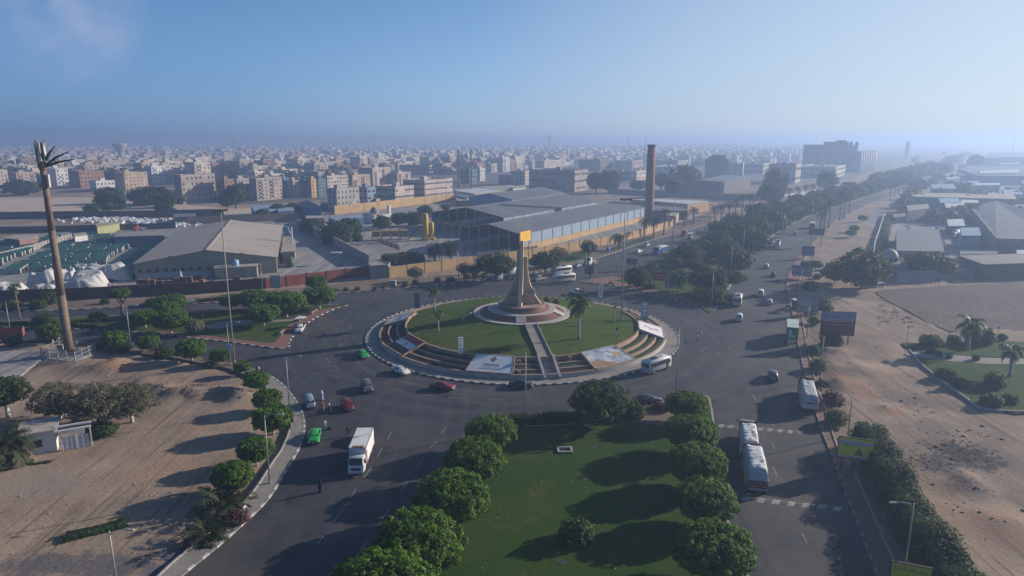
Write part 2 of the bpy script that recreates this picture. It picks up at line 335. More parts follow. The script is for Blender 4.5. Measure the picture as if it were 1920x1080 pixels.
def soil(name, c1, c2, c3, tracks=False, stains=()):
    m = bpy.data.materials.new(name); m.use_nodes = True; t = m.node_tree; N = t.nodes; L = t.links.new; b = N['Principled BSDF']; b.inputs['Roughness'].default_value = .95; b.inputs['Specular IOR Level'].default_value = .1
    tc = N.new('ShaderNodeTexCoord')
    def nz(s, d=6, w=None):
        n = N.new('ShaderNodeTexNoise'); n.inputs['Scale'].default_value = s; n.inputs['Detail'].default_value = d; n.inputs['Roughness'].default_value = .65; L(w or tc.outputs['Object'], n.inputs['Vector']); return n.outputs[0]
    def mr(x, a, b_, c=0, d=1):
        n = N.new('ShaderNodeMapRange'); n.inputs[1].default_value, n.inputs[2].default_value, n.inputs[3].default_value, n.inputs[4].default_value = a, b_, c, d; L(x, n.inputs[0]); return n.outputs[0]
    def mix(f, a, b_, mode='MIX'):
        n = N.new('ShaderNodeMix'); n.data_type = 'RGBA'; n.blend_type = mode
        if isinstance(f, float): n.inputs[0].default_value = f
        else: L(f, n.inputs[0])
        for k_, q in ((6, a), (7, b_)):
            if isinstance(q, tuple): n.inputs[k_].default_value = (*q, 1)
            else: L(q, n.inputs[k_])
        return n.outputs[2]
    c = mix(mr(nz(.05), .38, .62), c1, c2)
    c = mix(mr(nz(.17, 8), .56, .72, 0, .8), c, c3)
    c = mix(mr(nz(1.1, 8), .58, .7, 0, .55), c, tuple(q * .55 for q in c2))
    c = mix(1.0, c, mr(nz(3.0, 8), .3, .7, .78, 1.18), 'MULTIPLY')
    if tracks:
        mp = N.new('ShaderNodeMapping'); mp.inputs['Rotation'].default_value = (0, 0, R(4)); mp.inputs['Scale'].default_value = (1.1, .035, 1); L(tc.outputs['Object'], mp.inputs[0])
        tr = nz(1.0, 3, mp.outputs[0]); c = mix(mr(tr, .56, .62, 0, .55), c, tuple(q * .55 for q in c2)); c = mix(mr(tr, .40, .34, 0, .35), c, tuple(q * 1.25 for q in c1))
    for (sx, sy), (rx_, ry_), cc_, th in stains:
        mp = N.new('ShaderNodeMapping'); mp.inputs['Location'].default_value = (-sx / rx_, -sy / ry_, 0); mp.inputs['Scale'].default_value = (1 / rx_, 1 / ry_, 0); L(tc.outputs['Object'], mp.inputs[0])
        ln_ = N.new('ShaderNodeVectorMath'); ln_.operation = 'LENGTH'; L(mp.outputs[0], ln_.inputs[0])
        ad = N.new('ShaderNodeMath'); ad.operation = 'ADD'; L(ln_.outputs['Value'], ad.inputs[0]); L(mr(nz(.55, 7), .25, .75, -.75, .75), ad.inputs[1])
        c = mix(mr(ad.outputs[0], .95, .55, 0, th), c, cc_)
    L(c, b.inputs['Base Color'])
    bp = N.new('ShaderNodeBump'); bp.inputs['Strength'].default_value = .35; bp.inputs['Distance'].default_value = .25
    L(nz(1.7, 8), bp.inputs['Height']); L(bp.outputs[0], b.inputs['Normal'])
    MATS[name] = m; return m
M_SAND = soil('sandy_soil', (.335, .255, .195), (.19, .148, .12), (.30, .185, .12), True, STAINS)
M_SOIL = soil('dry_earth', (.21, .158, .12), (.15, .12, .10), (.26, .18, .125))
M_FIELD = soil('stubble_field', (.145, .118, .105), (.11, .092, .084), (.19, .15, .122))
gm.add([(x, y, z) for (x, y), z in zip(pts, zz)], k, M_SAND)
ground = gm.build('ground', smooth=True); ground['kind'] = 'structure'
# asphalt
def asphalt(name, c, c2):
    m = bpy.data.materials.new(name); m.use_nodes = True; t = m.node_tree; N = t.nodes; L = t.links.new; b = N['Principled BSDF']; b.inputs['Specular IOR Level'].default_value = .35
    tc = N.new('ShaderNodeTexCoord')
    def nz(s, d=6, w=None, r=.6):
        n = N.new('ShaderNodeTexNoise'); n.inputs['Scale'].default_value = s; n.inputs['Detail'].default_value = d; n.inputs['Roughness'].default_value = r; L(w or tc.outputs['Object'], n.inputs['Vector']); return n.outputs[0]
    def mr(x, a, b_, c=0, d=1):
        n = N.new('ShaderNodeMapRange'); n.inputs[1].default_value, n.inputs[2].default_value, n.inputs[3].default_value, n.inputs[4].default_value = a, b_, c, d; L(x, n.inputs[0]); return n.outputs[0]
    def mix(f, a, b_, mode='MIX'):
        n = N.new('ShaderNodeMix'); n.data_type = 'RGBA'; n.blend_type = mode
        if isinstance(f, float): n.inputs[0].default_value = f
        else: L(f, n.inputs[0])
        for k_, q in ((6, a), (7, b_)):
            if isinstance(q, tuple): n.inputs[k_].default_value = (*q, 1)
            else: L(q, n.inputs[k_])
        return n.outputs[2]
    col = mix(mr(nz(.06), .36, .64), c, c2)
    mp = N.new('ShaderNodeMapping'); mp.inputs['Rotation'].default_value = (0, 0, R(11)); mp.inputs['Scale'].default_value = (.55, .02, 1); L(tc.outputs['Object'], mp.inputs[0])
    col = mix(mr(nz(1.0, 4, mp.outputs[0]), .42, .62, 0, .6), col, tuple(q * 1.7 for q in c))
    col = mix(mr(nz(.3, 8), .54, .66, 0, .65), col, tuple(q * .55 for q in c))        # oil and repairs
    if name == 'asphalt':      # rubber and dust laid down in arcs round the roundabout
        sb = N.new('ShaderNodeVectorMath'); sb.operation = 'SUBTRACT'; L(tc.outputs['Object'], sb.inputs[0]); sb.inputs[1].default_value = (CX, CY, 0)
        le = N.new('ShaderNodeVectorMath'); le.operation = 'LENGTH'; L(sb.outputs[0], le.inputs[0]); sx = N.new('ShaderNodeSeparateXYZ'); L(sb.outputs[0], sx.inputs[0])
        at = N.new('ShaderNodeMath'); at.operation = 'ARCTAN2'; L(sx.outputs[1], at.inputs[0]); L(sx.outputs[0], at.inputs[1])
        cb = N.new('ShaderNodeCombineXYZ'); q1 = N.new('ShaderNodeMath'); q1.operation = 'MULTIPLY'; q1.inputs[1].default_value = .42; L(le.outputs['Value'], q1.inputs[0]); L(q1.outputs[0], cb.inputs[0]); L(at.outputs[0], cb.inputs[1])
        w_ = mr(nz(1.0, 5, cb.outputs[0]), .45, .65); fa = N.new('ShaderNodeMath'); fa.operation = 'MULTIPLY'; L(w_, fa.inputs[0]); L(mr(le.outputs['Value'], 66, 54), fa.inputs[1])
        f2 = N.new('ShaderNodeMath'); f2.operation = 'MULTIPLY'; f2.inputs[1].default_value = .75; L(fa.outputs[0], f2.inputs[0]); col = mix(f2.outputs[0], col, tuple(q * 1.75 for q in c))
        col = mix(mr(nz(.04, 6), .50, .62, 0, .65), col, (.080, .072, .066))
    vo = N.new('ShaderNodeTexVoronoi'); vo.feature = 'DISTANCE_TO_EDGE'; vo.inputs['Scale'].default_value = .11; L(tc.outputs['Object'], vo.inputs['Vector'])
    col = mix(mr(vo.outputs['Distance'], .004, .012, .35, 0), col, tuple(q * .3 for q in c))
    col = mix(1.0, col, mr(nz(7, 5), .3, .7, .86, 1.14), 'MULTIPLY')
    L(col, b.inputs['Base Color']); L(mr(nz(.2, 4), .3, .7, .62, .9), b.inputs['Roughness'])
    MATS[name] = m; return m
M_ASPH = asphalt('asphalt', (.032, .033, .041), (.019, .021, .028))
M_ASPH2 = asphalt('yard_concrete', (.23, .222, .215), (.17, .168, .166))
M_ASPH3 = asphalt('yard_dark', (.125, .122, .12), (.09, .09, .09))
road = MB(); road.prism(ROAD, -.25, 0, M_ASPH); struct('road', road)
GR1, GR2 = (.050, .085, .022), (.085, .098, .034)
M_GRASS = soil('lawn_grass', (.018, .060, .005), (.040, .066, .010), (.11, .084, .030))
M_GRASS2 = soil('dry_lawn', (.032, .070, .007), (.062, .074, .018), (.11, .08, .04))
M_PAVE = mat('pink_paving', (.225, .105, .088), .9, col2=(.16, .095, .085), scale=.35, fine=.16)
M_PAVEG = mat('grey_paving', (.26, .24, .222), .9, col2=(.19, .18, .172), scale=.3, fine=.12)
M_KERB = mat('kerb_concrete', (.36, .34, .32), .9, var=.3, scale=1.2)
M_KERBD = mat('faded_kerb', (.24, .23, .225), .9, var=.35, scale=1.2); M_KERBD2 = mat('dark_kerb', (.13, .125, .13), .9, var=.35, scale=1.2)
# --- kerb stones
def kerb(name, line, closed=False, step=1.0, w=.32, h=.17, stripes=True, single=True, lt=None, dk=None):
    """a row of painted kerb stones; single: every stone a part, else one joined row"""
    pts_ = resample(line + ([line[0]] if closed else []), step)
    par = None
    A, B = MB(), MB(); A.box((0, 0, h / 2 - .06), (step - .025, w, h + .12), lt or (M_WHITEP if stripes else M_KERB), taper=.97); B.box((0, 0, h / 2 - .06), (step - .025, w, h + .12), dk or M_BLACKP, taper=.97)
    if single:
        par = bpy.data.objects.new(name, None); COL.objects.link(par); par['kind'] = 'structure'
        ma, mb_ = A.mesh('kerb_stone'), B.mesh('kerb_stone')
    J = MB()
    for i, (a, b) in enumerate(zip(pts_, pts_[1:])):
        c = (a + b) / 2; rz = head(a, b)
        bl = stripes and i % 2
        if single: link('kerb_stone', mb_ if bl else ma, par, (c.x, c.y, 0), rz)
        else: J.box((c.x, c.y, h / 2 - .06), (step - .03, w, h + .12), M_BLACKP if bl else (M_WHITEP if stripes else M_KERB), rz)
    if not single: o = J.build(name); o['kind'] = 'structure'
# --- lawn median in front
MED = PP([(1130, 787), (1205, 765), (1255, 752), (1320, 742), (1332, 760), (1338, 800), (1345, 870), (1358, 950), (1385, 1060), (1440, 1250), (560, 1250), (700, 1110), (770, 1030), (830, 955), (865, 900), (893, 850), (925, 806), (1000, 800), (1080, 796)])
MED_S = spline(MED, 3, True)
m = MB(); m.prism(MED_S, -.1, .14, M_GRASS); struct('median_lawn', m)
kerb('median_kerb', [p for p in MED_S if p.y > 52], False, 1.2, stripes=False)
kerb_soil = MB(); kerb_soil.prism(PP([(1095, 800), (1140, 786), (1205, 771), (1255, 757), (1300, 752), (1270, 790), (1240, 800), (1180, 790)]), .1, .15, M_SOIL, side=False); struct('bare_soil_patch', kerb_soil)
# --- left island
ISL = PP([(652, 573), (630, 579), (600, 592), (575, 607), (555, 625), (543, 640), (537, 654), (480, 649), (430, 642), (375, 636), (300, 627), (207, 620), (87, 616), (0, 614), (-150, 613), (-500, 614), (-500, 603), (-150, 606), (0, 604), (140, 596), (250, 591), (350, 587), (480, 580), (560, 575)])
m = MB(); m.prism(spline(ISL, 2, True), -.1, .14, M_GRASS2); struct('traffic_island', m)
m = MB(); m.prism(spline(PP([(652, 573), (630, 579), (600, 592), (575, 607), (555, 625), (543, 640), (537, 654), (480, 649), (430, 642), (375, 636), (300, 627), (300, 622), (380, 629), (470, 641), (515, 643), (530, 622), (556, 600), (600, 582)]), 2, True), .1, .15, M_PAVE, side=False); struct('island_pavement', m)
m = MB(); m.prism(spline(PP([(385, 612), (420, 603), (470, 601), (540, 600), (560, 597), (556, 602), (480, 607), (430, 614), (400, 618)]), 2, True), .1, .15, M_PAVEG, side=False); struct('island_footpath', m)
kerb('island_kerb', spline(PP([(652, 573), (630, 579), (600, 592), (575, 607), (555, 625), (543, 640), (537, 654), (480, 649), (430, 642), (375, 636), (300, 627), (207, 620), (87, 616), (0, 614), (-60, 614)]), 6), False, 1.3)
kerb('island_back_kerb', spline(PP([(-60, 606), (0, 604), (140, 596), (250, 591), (350, 587), (480, 580), (560, 575), (640, 571)]), 4), False, 1.3, stripes=False, single=False)
# --- left pavement
KL = spline(PP(KERB_L + LOW_L[:2]), 5)
m = MB(); m.prism([Vector((p.x, p.y, 0)) for p in KL[:-10]] + spline(LP_IN, 4)[::-1], -.2, .14, M_PAVEG); struct('left_pavement', m)
kerb('left_kerb', KL, False, 1.1, dk=M_KERBD)
kerb('left_pavement_edge', spline(LP_IN, 5), False, 1.1, w=.22, h=.28, stripes=False)
m = MB(); m.prism(PP([(502, 703), (478, 712), (430, 692), (330, 672), (240, 660), (180, 652), (180, 645), (250, 652), (350, 665), (440, 682), (470, 692)]), -.2, .13, M_SOIL); struct('planting_strip', m)
m = MB(); m.prism(PP([(0, 660), (75, 656), (85, 668), (20, 720), (-120, 720), (-120, 665)]), -.2, .10, M_ASPH2); struct('left_driveway', m)
# --- right pavement
m = MB(); m.prism(spline(RK, 3) + spline(RP, 3)[::-1], -.2, .14, M_PAVE); struct('right_pavement', m)
kerb('right_kerb', spline(RK, 4), False, 1.2, lt=M_KERBD, dk=M_KERBD2)
kerb('right_pavement_edge', spline(RP, 4), False, 1.2, w=.22, h=.26, stripes=False)
# --- wooded strip between the carriageways
WOOD = PP([(1340, 582), (1310, 575), (1250, 558), (1170, 540), (1085, 528), (1160, 515), (1215, 497), (1262, 467), (1335, 437), (1375, 420), (1440, 402), (1520, 381), (1600, 359), (1650, 346), (1705, 329), (1765, 309), (1800, 297), (1798, 300), (1745, 322), (1700, 345), (1640, 366), (1560, 389), (1500, 413), (1450, 441), (1420, 464), (1385, 512)])
WD = spline(WOOD, 4, True)
m = MB(); m.prism(WD, -.1, .14, M_GRASS2); struct('wooded_median', m)
m = MB(); m.prism(PP([(1340, 580), (1310, 573), (1250, 556), (1170, 538), (1087, 527), (1150, 518), (1205, 508), (1200, 517), (1150, 527), (1240, 547), (1300, 561), (1322, 556), (1360, 520), (1400, 474), (1408, 474), (1370, 535)]), .1, .15, M_PAVE, side=False); struct('median_pavement', m)
kerb('wooded_median_kerb', spline(PP([(1085, 528), (1170, 540), (1250, 558), (1310, 575), (1340, 582)]), 6), False, 1.3)
kerb('carriageway_kerb', spline(PP([(1340, 582), (1385, 512), (1420, 464), (1450, 441), (1500, 413), (1560, 389), (1640, 366), (1700, 345), (1745, 322), (1798, 300)]), 6), False, 3.0, w=.5, stripes=False, single=False)
# --- verge behind the ring, up to the walls
m = MB(); m.prism(spline(PP([(612, 552), (700, 545), (780, 538), (860, 531), (932, 521), (996, 513), (1040, 505), (1075, 497), (1150, 475), (1200, 457), (1260, 440), (1330, 420), (1330, 402), (1290, 412), (1240, 428), (1180, 445), (1060, 473), (960, 495), (860, 515), (735, 522), (620, 535), (500, 545), (420, 552), (300, 562), (-100, 574), (-300, 580), (-300, 590), (-100, 587), (0, 585), (120, 582), (230, 576), (350, 570), (412, 567), (520, 559)]), 2, True), -.2, .11, M_SOIL); struct('back_verge', m)
kerb('back_kerb', spline(PP(UP_L[2:20]), 5), False, 1.5, single=False)
m = MB(); m.prism(spline(PP([(1120, 478), (1160, 460), (1215, 443), (1222, 450), (1180, 462), (1140, 473)]), 2, True), .1, .14, M_GRASS, side=False); struct('verge_grass', m)
m = MB(); m.prism(spline(PP([(1035, 490), (1075, 474), (1110, 468), (1105, 480), (1070, 492)]), 2, True), .1, .14, M_GRASS, side=False); struct('verge_grass', m)
m = MB(); m.prism(spline(PP([(580, 545), (610, 541), (640, 543), (620, 549), (590, 552)]), 2, True), .1, .14, M_GRASS, side=False); struct('verge_grass', m)
# --- yards
m = MB(); m.prism(YARD_A, -.2, .02, M_ASPH2); struct('stone_yard', m)
m = MB(); m.prism(PP([(-300, 372), (160, 370), (340, 384), (420, 390), (640, 388), (600, 402), (420, 403), (-300, 407)]), -.2, .06, soil('pale_sand', (.52, .42, .35), (.44, .36, .29), (.55, .42, .32)), side=False); struct('sandy_lot', m)
m = MB(); m.prism(PP([(-900, 352), (340, 352), (420, 385), (640, 372), (760, 385), (860, 352), (1000, 362), (1110, 362), (1120, 345), (1310, 345), (1440, 350), (1600, 335), (1700, 292), (1700, 274), (-900, 274)]), -.3, .05, mat('town_streets', (.115, .105, .10), .95, var=.35, scale=.02, fine=.2), side=False); struct('town_streets', m)
m = MB(); m.prism(YARD_B, -.2, .02, M_ASPH2); struct('factory_yard', m)
m = MB(); m.prism(PP([(1690, 515), (1960, 512), (2000, 330), (1850, 330), (1700, 385), (1660, 440)]), -.2, .02, asphalt('right_yard_ground', (.21, .20, .195), (.10, .10, .105))); struct('right_yard', m)
m = MB(); m.prism(PP([(1640, 460), (1665, 385), (1640, 388), (1600, 460)]), -.2, .03, M_ASPH3); struct('side_lane', m)
m = MB(); m.prism(spline(FIELD, 2, True), -.1, .06, M_FIELD); struct('stubble_field', m)
m = MB(); m.prism(spline(PARK1, 2, True), -.1, .22, M_GRASS); struct('park_lawn', m)
m = MB(); m.prism(spline(PARK2, 2, True), -.1, .22, M_GRASS); struct('park_lawn', m)
m = MB(); m.prism(spline(PP([(1700, 660), (1725, 675), (1850, 686), (1990, 694), (1990, 676), (1850, 672)]), 2, True), -.1, .18, M_PAVEG); struct('park_footpath', m)
kerb('park_kerb', spline(PP([(1705, 658), (1725, 682), (1750, 703), (1810, 748), (1850, 770), (1960, 775)]), 5), False, 1.4, w=.3, h=.4, stripes=False, single=False)
# --- painted lines
DASH = [(726, 824, 734, 810), (707, 857, 717, 841), (682, 896, 696, 877), (807, 840, 819, 826), (827, 814, 837, 800), (781, 877, 794, 861), (751, 922, 765, 902), (712, 979, 731, 952), (670, 1041, 690, 1012), (625, 979, 641, 956), (659, 932, 667, 917), (596, 1020, 606, 1005), (680, 690, 700, 700), (626, 685, 637, 694), (611, 670, 618, 680), (607, 653, 609, 662), (608, 637, 611, 643), (613, 623, 617, 629), (625, 612, 632, 616), (643, 600, 653, 595), (667, 588, 679, 584), (638, 642, 640, 650), (643, 625, 648, 632), (655, 611, 661, 615), (671, 600, 680, 596), (664, 673, 673, 681), (620, 703, 636, 708), (729, 728, 757, 734), (755, 716, 783, 721), (714, 704, 737, 711), (790, 739, 813, 742), (840, 745, 880, 748), (915, 749, 948, 750), (850, 729, 890, 733), (1311, 660, 1326, 650), (1333, 632, 1348, 624), (1281, 706, 1296, 699), (1230, 718, 1258, 711), (1185, 729, 1212, 723), (1281, 598, 1293, 604), (1311, 595, 1323, 602), (1331, 607, 1340, 613), (1262, 592, 1272, 597), (1315, 618, 1318, 629), (1345, 667, 1351, 660), (1365, 655, 1370, 650), (1412, 740, 1416, 752), (1428, 800, 1432, 812), (1450, 875, 1458, 895), (1447, 790, 1452, 802), (1446, 828, 1453, 842), (1504, 1000, 1513, 1018), (1432, 700, 1434, 710)]
M_LINE = mat('worn_line_paint', (.30, .295, .29), .85, var=.8, scale=1.6, ramp=(.3, .75), fine=.25)
ln = MB()
for a, b, c, d in DASH:
    p, q = P(a, b), P(c, d); t = (q - p).normalized(); nrm = Vector((-t.y, t.x, 0)) * .075
    for s_ in range(3):
        e0, e1 = p.lerp(q, s_ / 3), p.lerp(q, (s_ + .94) / 3); ln.quad(e0 - nrm, e1 - nrm, e1 + nrm, e0 + nrm, M_LINE)
for i in range(1, 26):        # lane lines of the far carriageway
    for f in (.36, .66):
        a_ = spline(PP([(1375, 540), (1430, 470), (1470, 440), (1520, 412), (1580, 388), (1660, 362)]), 10); b_ = spline(PP([(1476, 545), (1495, 487), (1520, 458), (1547, 434), (1610, 394), (1690, 358)]), 10)
        k0 = min(i * 2, len(a_) - 2); p = a_[k0].lerp(b_[k0], f); q = p.lerp(a_[k0 + 1].lerp(b_[k0 + 1], f), .4); t = (q - p).normalized(); nrm = Vector((-t.y, t.x, 0)) * .08
        ln.quad(p - nrm, q - nrm, q + nrm, p + nrm, M_LINE)
for v_ in ln.v: pass
ln.v = [(x, y, .005) for x, y, z in ln.v]; struct('road_marking', ln)
M_HUMPW, M_HUMPD = mat('hump_white', (.33, .34, .36), .8, var=.5, scale=1.2, fine=.2), mat('hump_ochre', (.12, .105, .085), .85, var=.4, scale=1.5)
for A0, A1, n_ in (((1345, 798), (1512, 812), 9), ((1388, 934), (1588, 956), 7)):
    a, b = P(*A0), P(*A1); t = (b - a) / n_; nn = Vector((-t.y, t.x, 0)).normalized() * .62; hb = MB()
    for i in range(n_):
        for k_, mt in ((0, M_HUMPW), (.5, M_HUMPD)):
            p0, p1 = a + t * (i + k_), a + t * (i + k_ + .5); sh = t * .28
            lo0, lo1, hi0, hi1 = p0 - nn, p1 - nn, p0 + nn + sh, p1 + nn + sh; m0, m1 = (lo0 + hi0) / 2, (lo1 + hi1) / 2
            up = Vector((0, 0, .07)); z5 = Vector((0, 0, .006))
            hb.quad(lo0 + z5, lo1 + z5, m1 + up, m0 + up, mt); hb.quad(m0 + up, m1 + up, hi1 + z5, hi0 + z5, mt)
    struct('speed_hump', hb)
# ============================================================ THE ROUNDABOUT AND ITS MONUMENT
RK_, RW, RL = 36.6, 33.6, 27.6
M_TERRW = mat('terrace_stone', (.36, .25, .18), .9, var=.25, scale=.8, fine=.1)
M_RWALL = mat('grey_render', (.40, .39, .38), .85, var=.2, scale=.5, fine=.08)
M_BED1 = mat('dark_red_foliage', (.06, .024, .019), .9, var=.5, scale=2.2, fine=.4, bump=1, bscale=5)
M_BED2 = mat('green_bed_foliage', (.025, .055, .016), .9, var=.5, scale=2.2, fine=.4, bump=1, bscale=5)
M_BED3 = mat('bluegreen_bed', (.05, .09, .066), .9, var=.5, scale=2.2, fine=.4, bump=1, bscale=5)
M_BEDS = mat('bed_soil', (.10, .065, .045), .95, var=.4, scale=1.2, fine=.3)
def arc(r, a0, a1, z, n=None):
    n = n or max(2, int(abs(a1 - a0) / 2.2)); return [ring_pt(r, a0 + (a1 - a0) * i / n, z) for i in range(n + 1)]
def band(mb, r0, z0, r1, z1, a0, a1, mt):
    A, B = arc(r0, a0, a1, z0), arc(r1, a0, a1, z1); n = len(A)
    mb.add(A + B, [(i, i + 1, n + i + 1, n + i) for i in range(n - 1)], mt)       # r0 outer, r1 inner, facing up/out
def wall_arc(mb, r, w, z0, z1, a0, a1, mt):
    band(mb, r, z0, r, z1, a0, a1, mt); band(mb, r, z1, r - w, z1, a0, a1, mt); band(mb, r - w, z1, r - w, z0, a0, a1, mt)
    for a, o in ((a0, 0), (a1, 1)):
        p = [ring_pt(r, a, z0), ring_pt(r - w, a, z0), ring_pt(r - w, a, z1), ring_pt(r, a, z1)]; mb.quad(*(p if o else p[::-1]), mt)
m = MB(); m.add(arc(RK_ - .25, 0, 360, .14, 140)[:-1] + arc(RW - .1, 0, 360, .14, 140)[:-1], [(i, (i + 1) % 140, 140 + (i + 1) % 140, 140 + i) for i in range(140)], M_PAVEG); struct('roundabout_footway', m)
kerb('roundabout_kerb', arc(RK_, -90, 270, 0, 230), False, 1.02, h=.2)
# lawn mound
m = MB(); vs = []; fs = []; NA = 96
RR = [RL - .3, 24, 20, 16, 12.5]
def lawn_z(r): return 2.35 + 1.35 * max(0, min(1, (RL - r) / (RL - 12.5))) ** .8
MONC = Vector((2.4, 161.5, 0))
for j, r in enumerate(RR):
    t = j / (len(RR) - 1)
    for i in range(NA):
        p = ring_pt(r, 360 * i / NA); q = MONC + Vector((11.6 * math.cos(2 * math.pi * i / NA), 11.6 * math.sin(2 * math.pi * i / NA), 0)); p = p.lerp(q, max(0, t - .3) / .7 if j else 0)
        vs.append((p.x, p.y, 2.3 + 1.35 * t ** .9 + .06 * noise.noise(p * .3)))
for j in range(len(RR) - 1):
    for i in range(NA): fs.append((j * NA + i, j * NA + (i + 1) % NA, (j + 1) * NA + (i + 1) % NA, (j + 1) * NA + i))
M_GRASS3 = soil('mound_lawn', (.038, .085, .006), (.072, .090, .014), (.15, .085, .038))
m.add(vs, fs, M_GRASS3); o = m.build('roundabout_lawn', smooth=True); o['kind'] = 'structure'
# grass bank at the back
m = MB(); band(m, RW - .1, .25, RL - .2, 2.3, 22, 163, M_GRASS3); struct('roundabout_bank', m)
m = MB(); wall_arc(m, RW, .35, .1, .55, 22, 163, M_TERRW); struct('low_ring_wall', m)
# terraces: retaining walls and planted beds between the banners
SECT = [(177, 206), (221, 249.5), (266.5, 276), (282, 294.5), (313.5, 343.5), (359.5, 381)]
TW = [(RW, .95), (RW - 2.0, 1.35), (RW - 3.9, 1.8), (RL, 2.55)]
m = MB(); wall_arc(m, RW, .4, .05, .95, 163, 382, M_RWALL); band(m, RW, 1.0, RW - .42, 1.0, 163, 382, M_TERRW); struct('retaining_wall', m)
m = MB(); wall_arc(m, RL + .05, .4, 1.0, 2.6, 163, 382, M_TERRW); struct('lawn_edge_wall', m)
bedm = [(M_BED1, M_BED2, M_BED2), (M_BED1, M_BED1, M_BED2), (M_BED1, M_BED3, M_BED1), (M_BED1, M_BED3, M_BED1), (M_BED2, M_BED2, M_BED2), (M_BEDS, M_BED1, M_BED1)]
for si, (a0, a1) in enumerate(SECT):
    for k in (1, 2):
        r, z = TW[k]; w = MB(); wall_arc(w, r, .38, .5, z, a0, a1, M_TERRW); struct('terrace_wall', w)
    for k in range(3):
        (r0, z0), (r1, z1) = TW[k], TW[k + 1]
        b = MB(); n = max(4, int((a1 - a0) * 1.2)); vs = []; fs = []
        for i in range(n + 1):
            a = a0 + .3 + (a1 - a0 - .6) * i / n
            for j in range(7):
                t = j / 6; r = r0 - .45 - (r0 - r1 - .5) * t
                hgt = (.08 + .22 * noise.noise(Vector((a * .9, r * 2.1, 3))) + .2 * math.sin(t * math.pi * 3) ** 2 * (k != 3)) * math.sin(t * math.pi)
                p = ring_pt(r, a, z0 - .12 + hgt * (1 if bedm[si][k] != M_BEDS else .2)); vs.append(p)
        for i in range(n):
            for j in range(6): fs.append((i * 7 + j, (i + 1) * 7 + j, (i + 1) * 7 + j + 1, i * 7 + j + 1))
        b.add(vs, fs, bedm[si][k]); o = b.build('planting_bed', smooth=True); o['kind'] = 'structure'
# stairs at 279 deg
def local(a): return Matrix.Translation(Vector((CX, CY, 0))) @ Matrix.Rotation(R(a), 4, 'Z')
ML = local(279)
st = bpy.data.objects.new('stairway', None); COL.objects.link(st); st['kind'] = 'structure'
for i in range(9):
    b = MB(); r = RW + .3 - i * .72; b.box((r - .36, 0, .15 + (i + 1) * .135), (.72, 2.6, .27 + i * .01), M_CONC, M=ML); b.build('step', st)
for s in (-1, 1):
    b = MB(); n = 8
    pr = [(RW + .6, .1), (RW + .6, .7), (RL - .3, 3.0), (RL - .3, 1.6)]
    vs = [(r, s * 1.5 + e, z) for e in (-.22, .22) for r, z in pr]; b.add([ML @ Vector(v) for v in vs], [(0, 1, 2, 3), (7, 6, 5, 4), (0, 4, 5, 1), (1, 5, 6, 2), (2, 6, 7, 3)], M_RWALL); b.build('stair_cheek', st)
mp = ML @ Vector((RL - .3, 0, 2.45)); tp = MONC + Vector((1.9, -11.2, 3.66)); d = (tp - mp); nn = Vector((-d.y, d.x, 0)).normalized()
b = MB(); b.quad(mp + nn * 1.25, mp - nn * 1.25, tp - nn * 1.1, tp + nn * 1.1, M_PAVEG); b.v = [(x, y, z + .09) for x, y, z in b.v]; struct('garden_path', b)
for s in (-1, 1):
    t = bpy.data.objects.new('path_edging', None); COL.objects.link(t); t['kind'] = 'structure'
    for i in range(22):
        c = mp.lerp(tp, (i + .5) / 22) + nn * s * 1.35; Bb(t, 'edging_block', (c.x, c.y, c.z + .16), ((d.length / 22) * .94, .3, .42), M_TERRW if i % 2 else M_CONC, rz=head(mp, tp))
# --- banners lying on the terraces
def banner(label, a0, a1, matf, name='banner', frame=M_TERRW):
    t = thing(name, label, 'banner')
    r0, z0, r1, z1 = RW - .35, 1.08, RL + .2, 2.78
    c = [ring_pt(r0, a0, z0), ring_pt(r0, a1, z0), ring_pt(r1, a1, z1), ring_pt(r1, a0, z1)]
    if a0 < 170: c = [ring_pt(r0, a0, z0), ring_pt(r0, a1, z0), ring_pt(r1, a1, z1), ring_pt(r1, a0, z1)]
    up = Vector((0, 0, .03)); dn = Vector((0, 0, -.5))
    for i in (1, 3, 2, 0):
        p, q = c[i], c[(i + 1) % 4]; e = (q - p).normalized(); cen = sum(c, Vector()) / 4
        o = ((p + q) / 2 - cen); o.z = 0; o = (o - e * o.dot(e)).normalized() * .3
        b = MB(); vs = [p + up * 3, q + up * 3, q + o + up * 3, p + o + up * 3, p + dn, q + dn, q + o + dn, p + o + dn]
        b.add(vs, [(3, 2, 1, 0), (0, 1, 5, 4), (2, 3, 7, 6), (1, 2, 6, 5), (3, 0, 4, 7)], frame); b.build('frame_rail', t)
    return t, [x + up for x in c]
def lerp4(c, s, v, up=0.0):     # s 0..1 along the outer edge (left to right), v 0..1 from bottom to top
    p = c[0].lerp(c[1], s).lerp(c[3].lerp(c[2], s), v); return p + Vector((0, 0, up))
def sheet(c, s0, s1, v0, v1, mt, name, par, up=0.0, n=6):
    b = MB(); vs = [lerp4(c, s0 + (s1 - s0) * i / n, v0 + (v1 - v0) * j / n, up) for j in range(n + 1) for i in range(n + 1)]
    b.add(vs, [(j * (n + 1) + i, j * (n + 1) + i + 1, (j + 1) * (n + 1) + i + 1, (j + 1) * (n + 1) + i) for j in range(n) for i in range(n)], mt); return b.build(name, par)
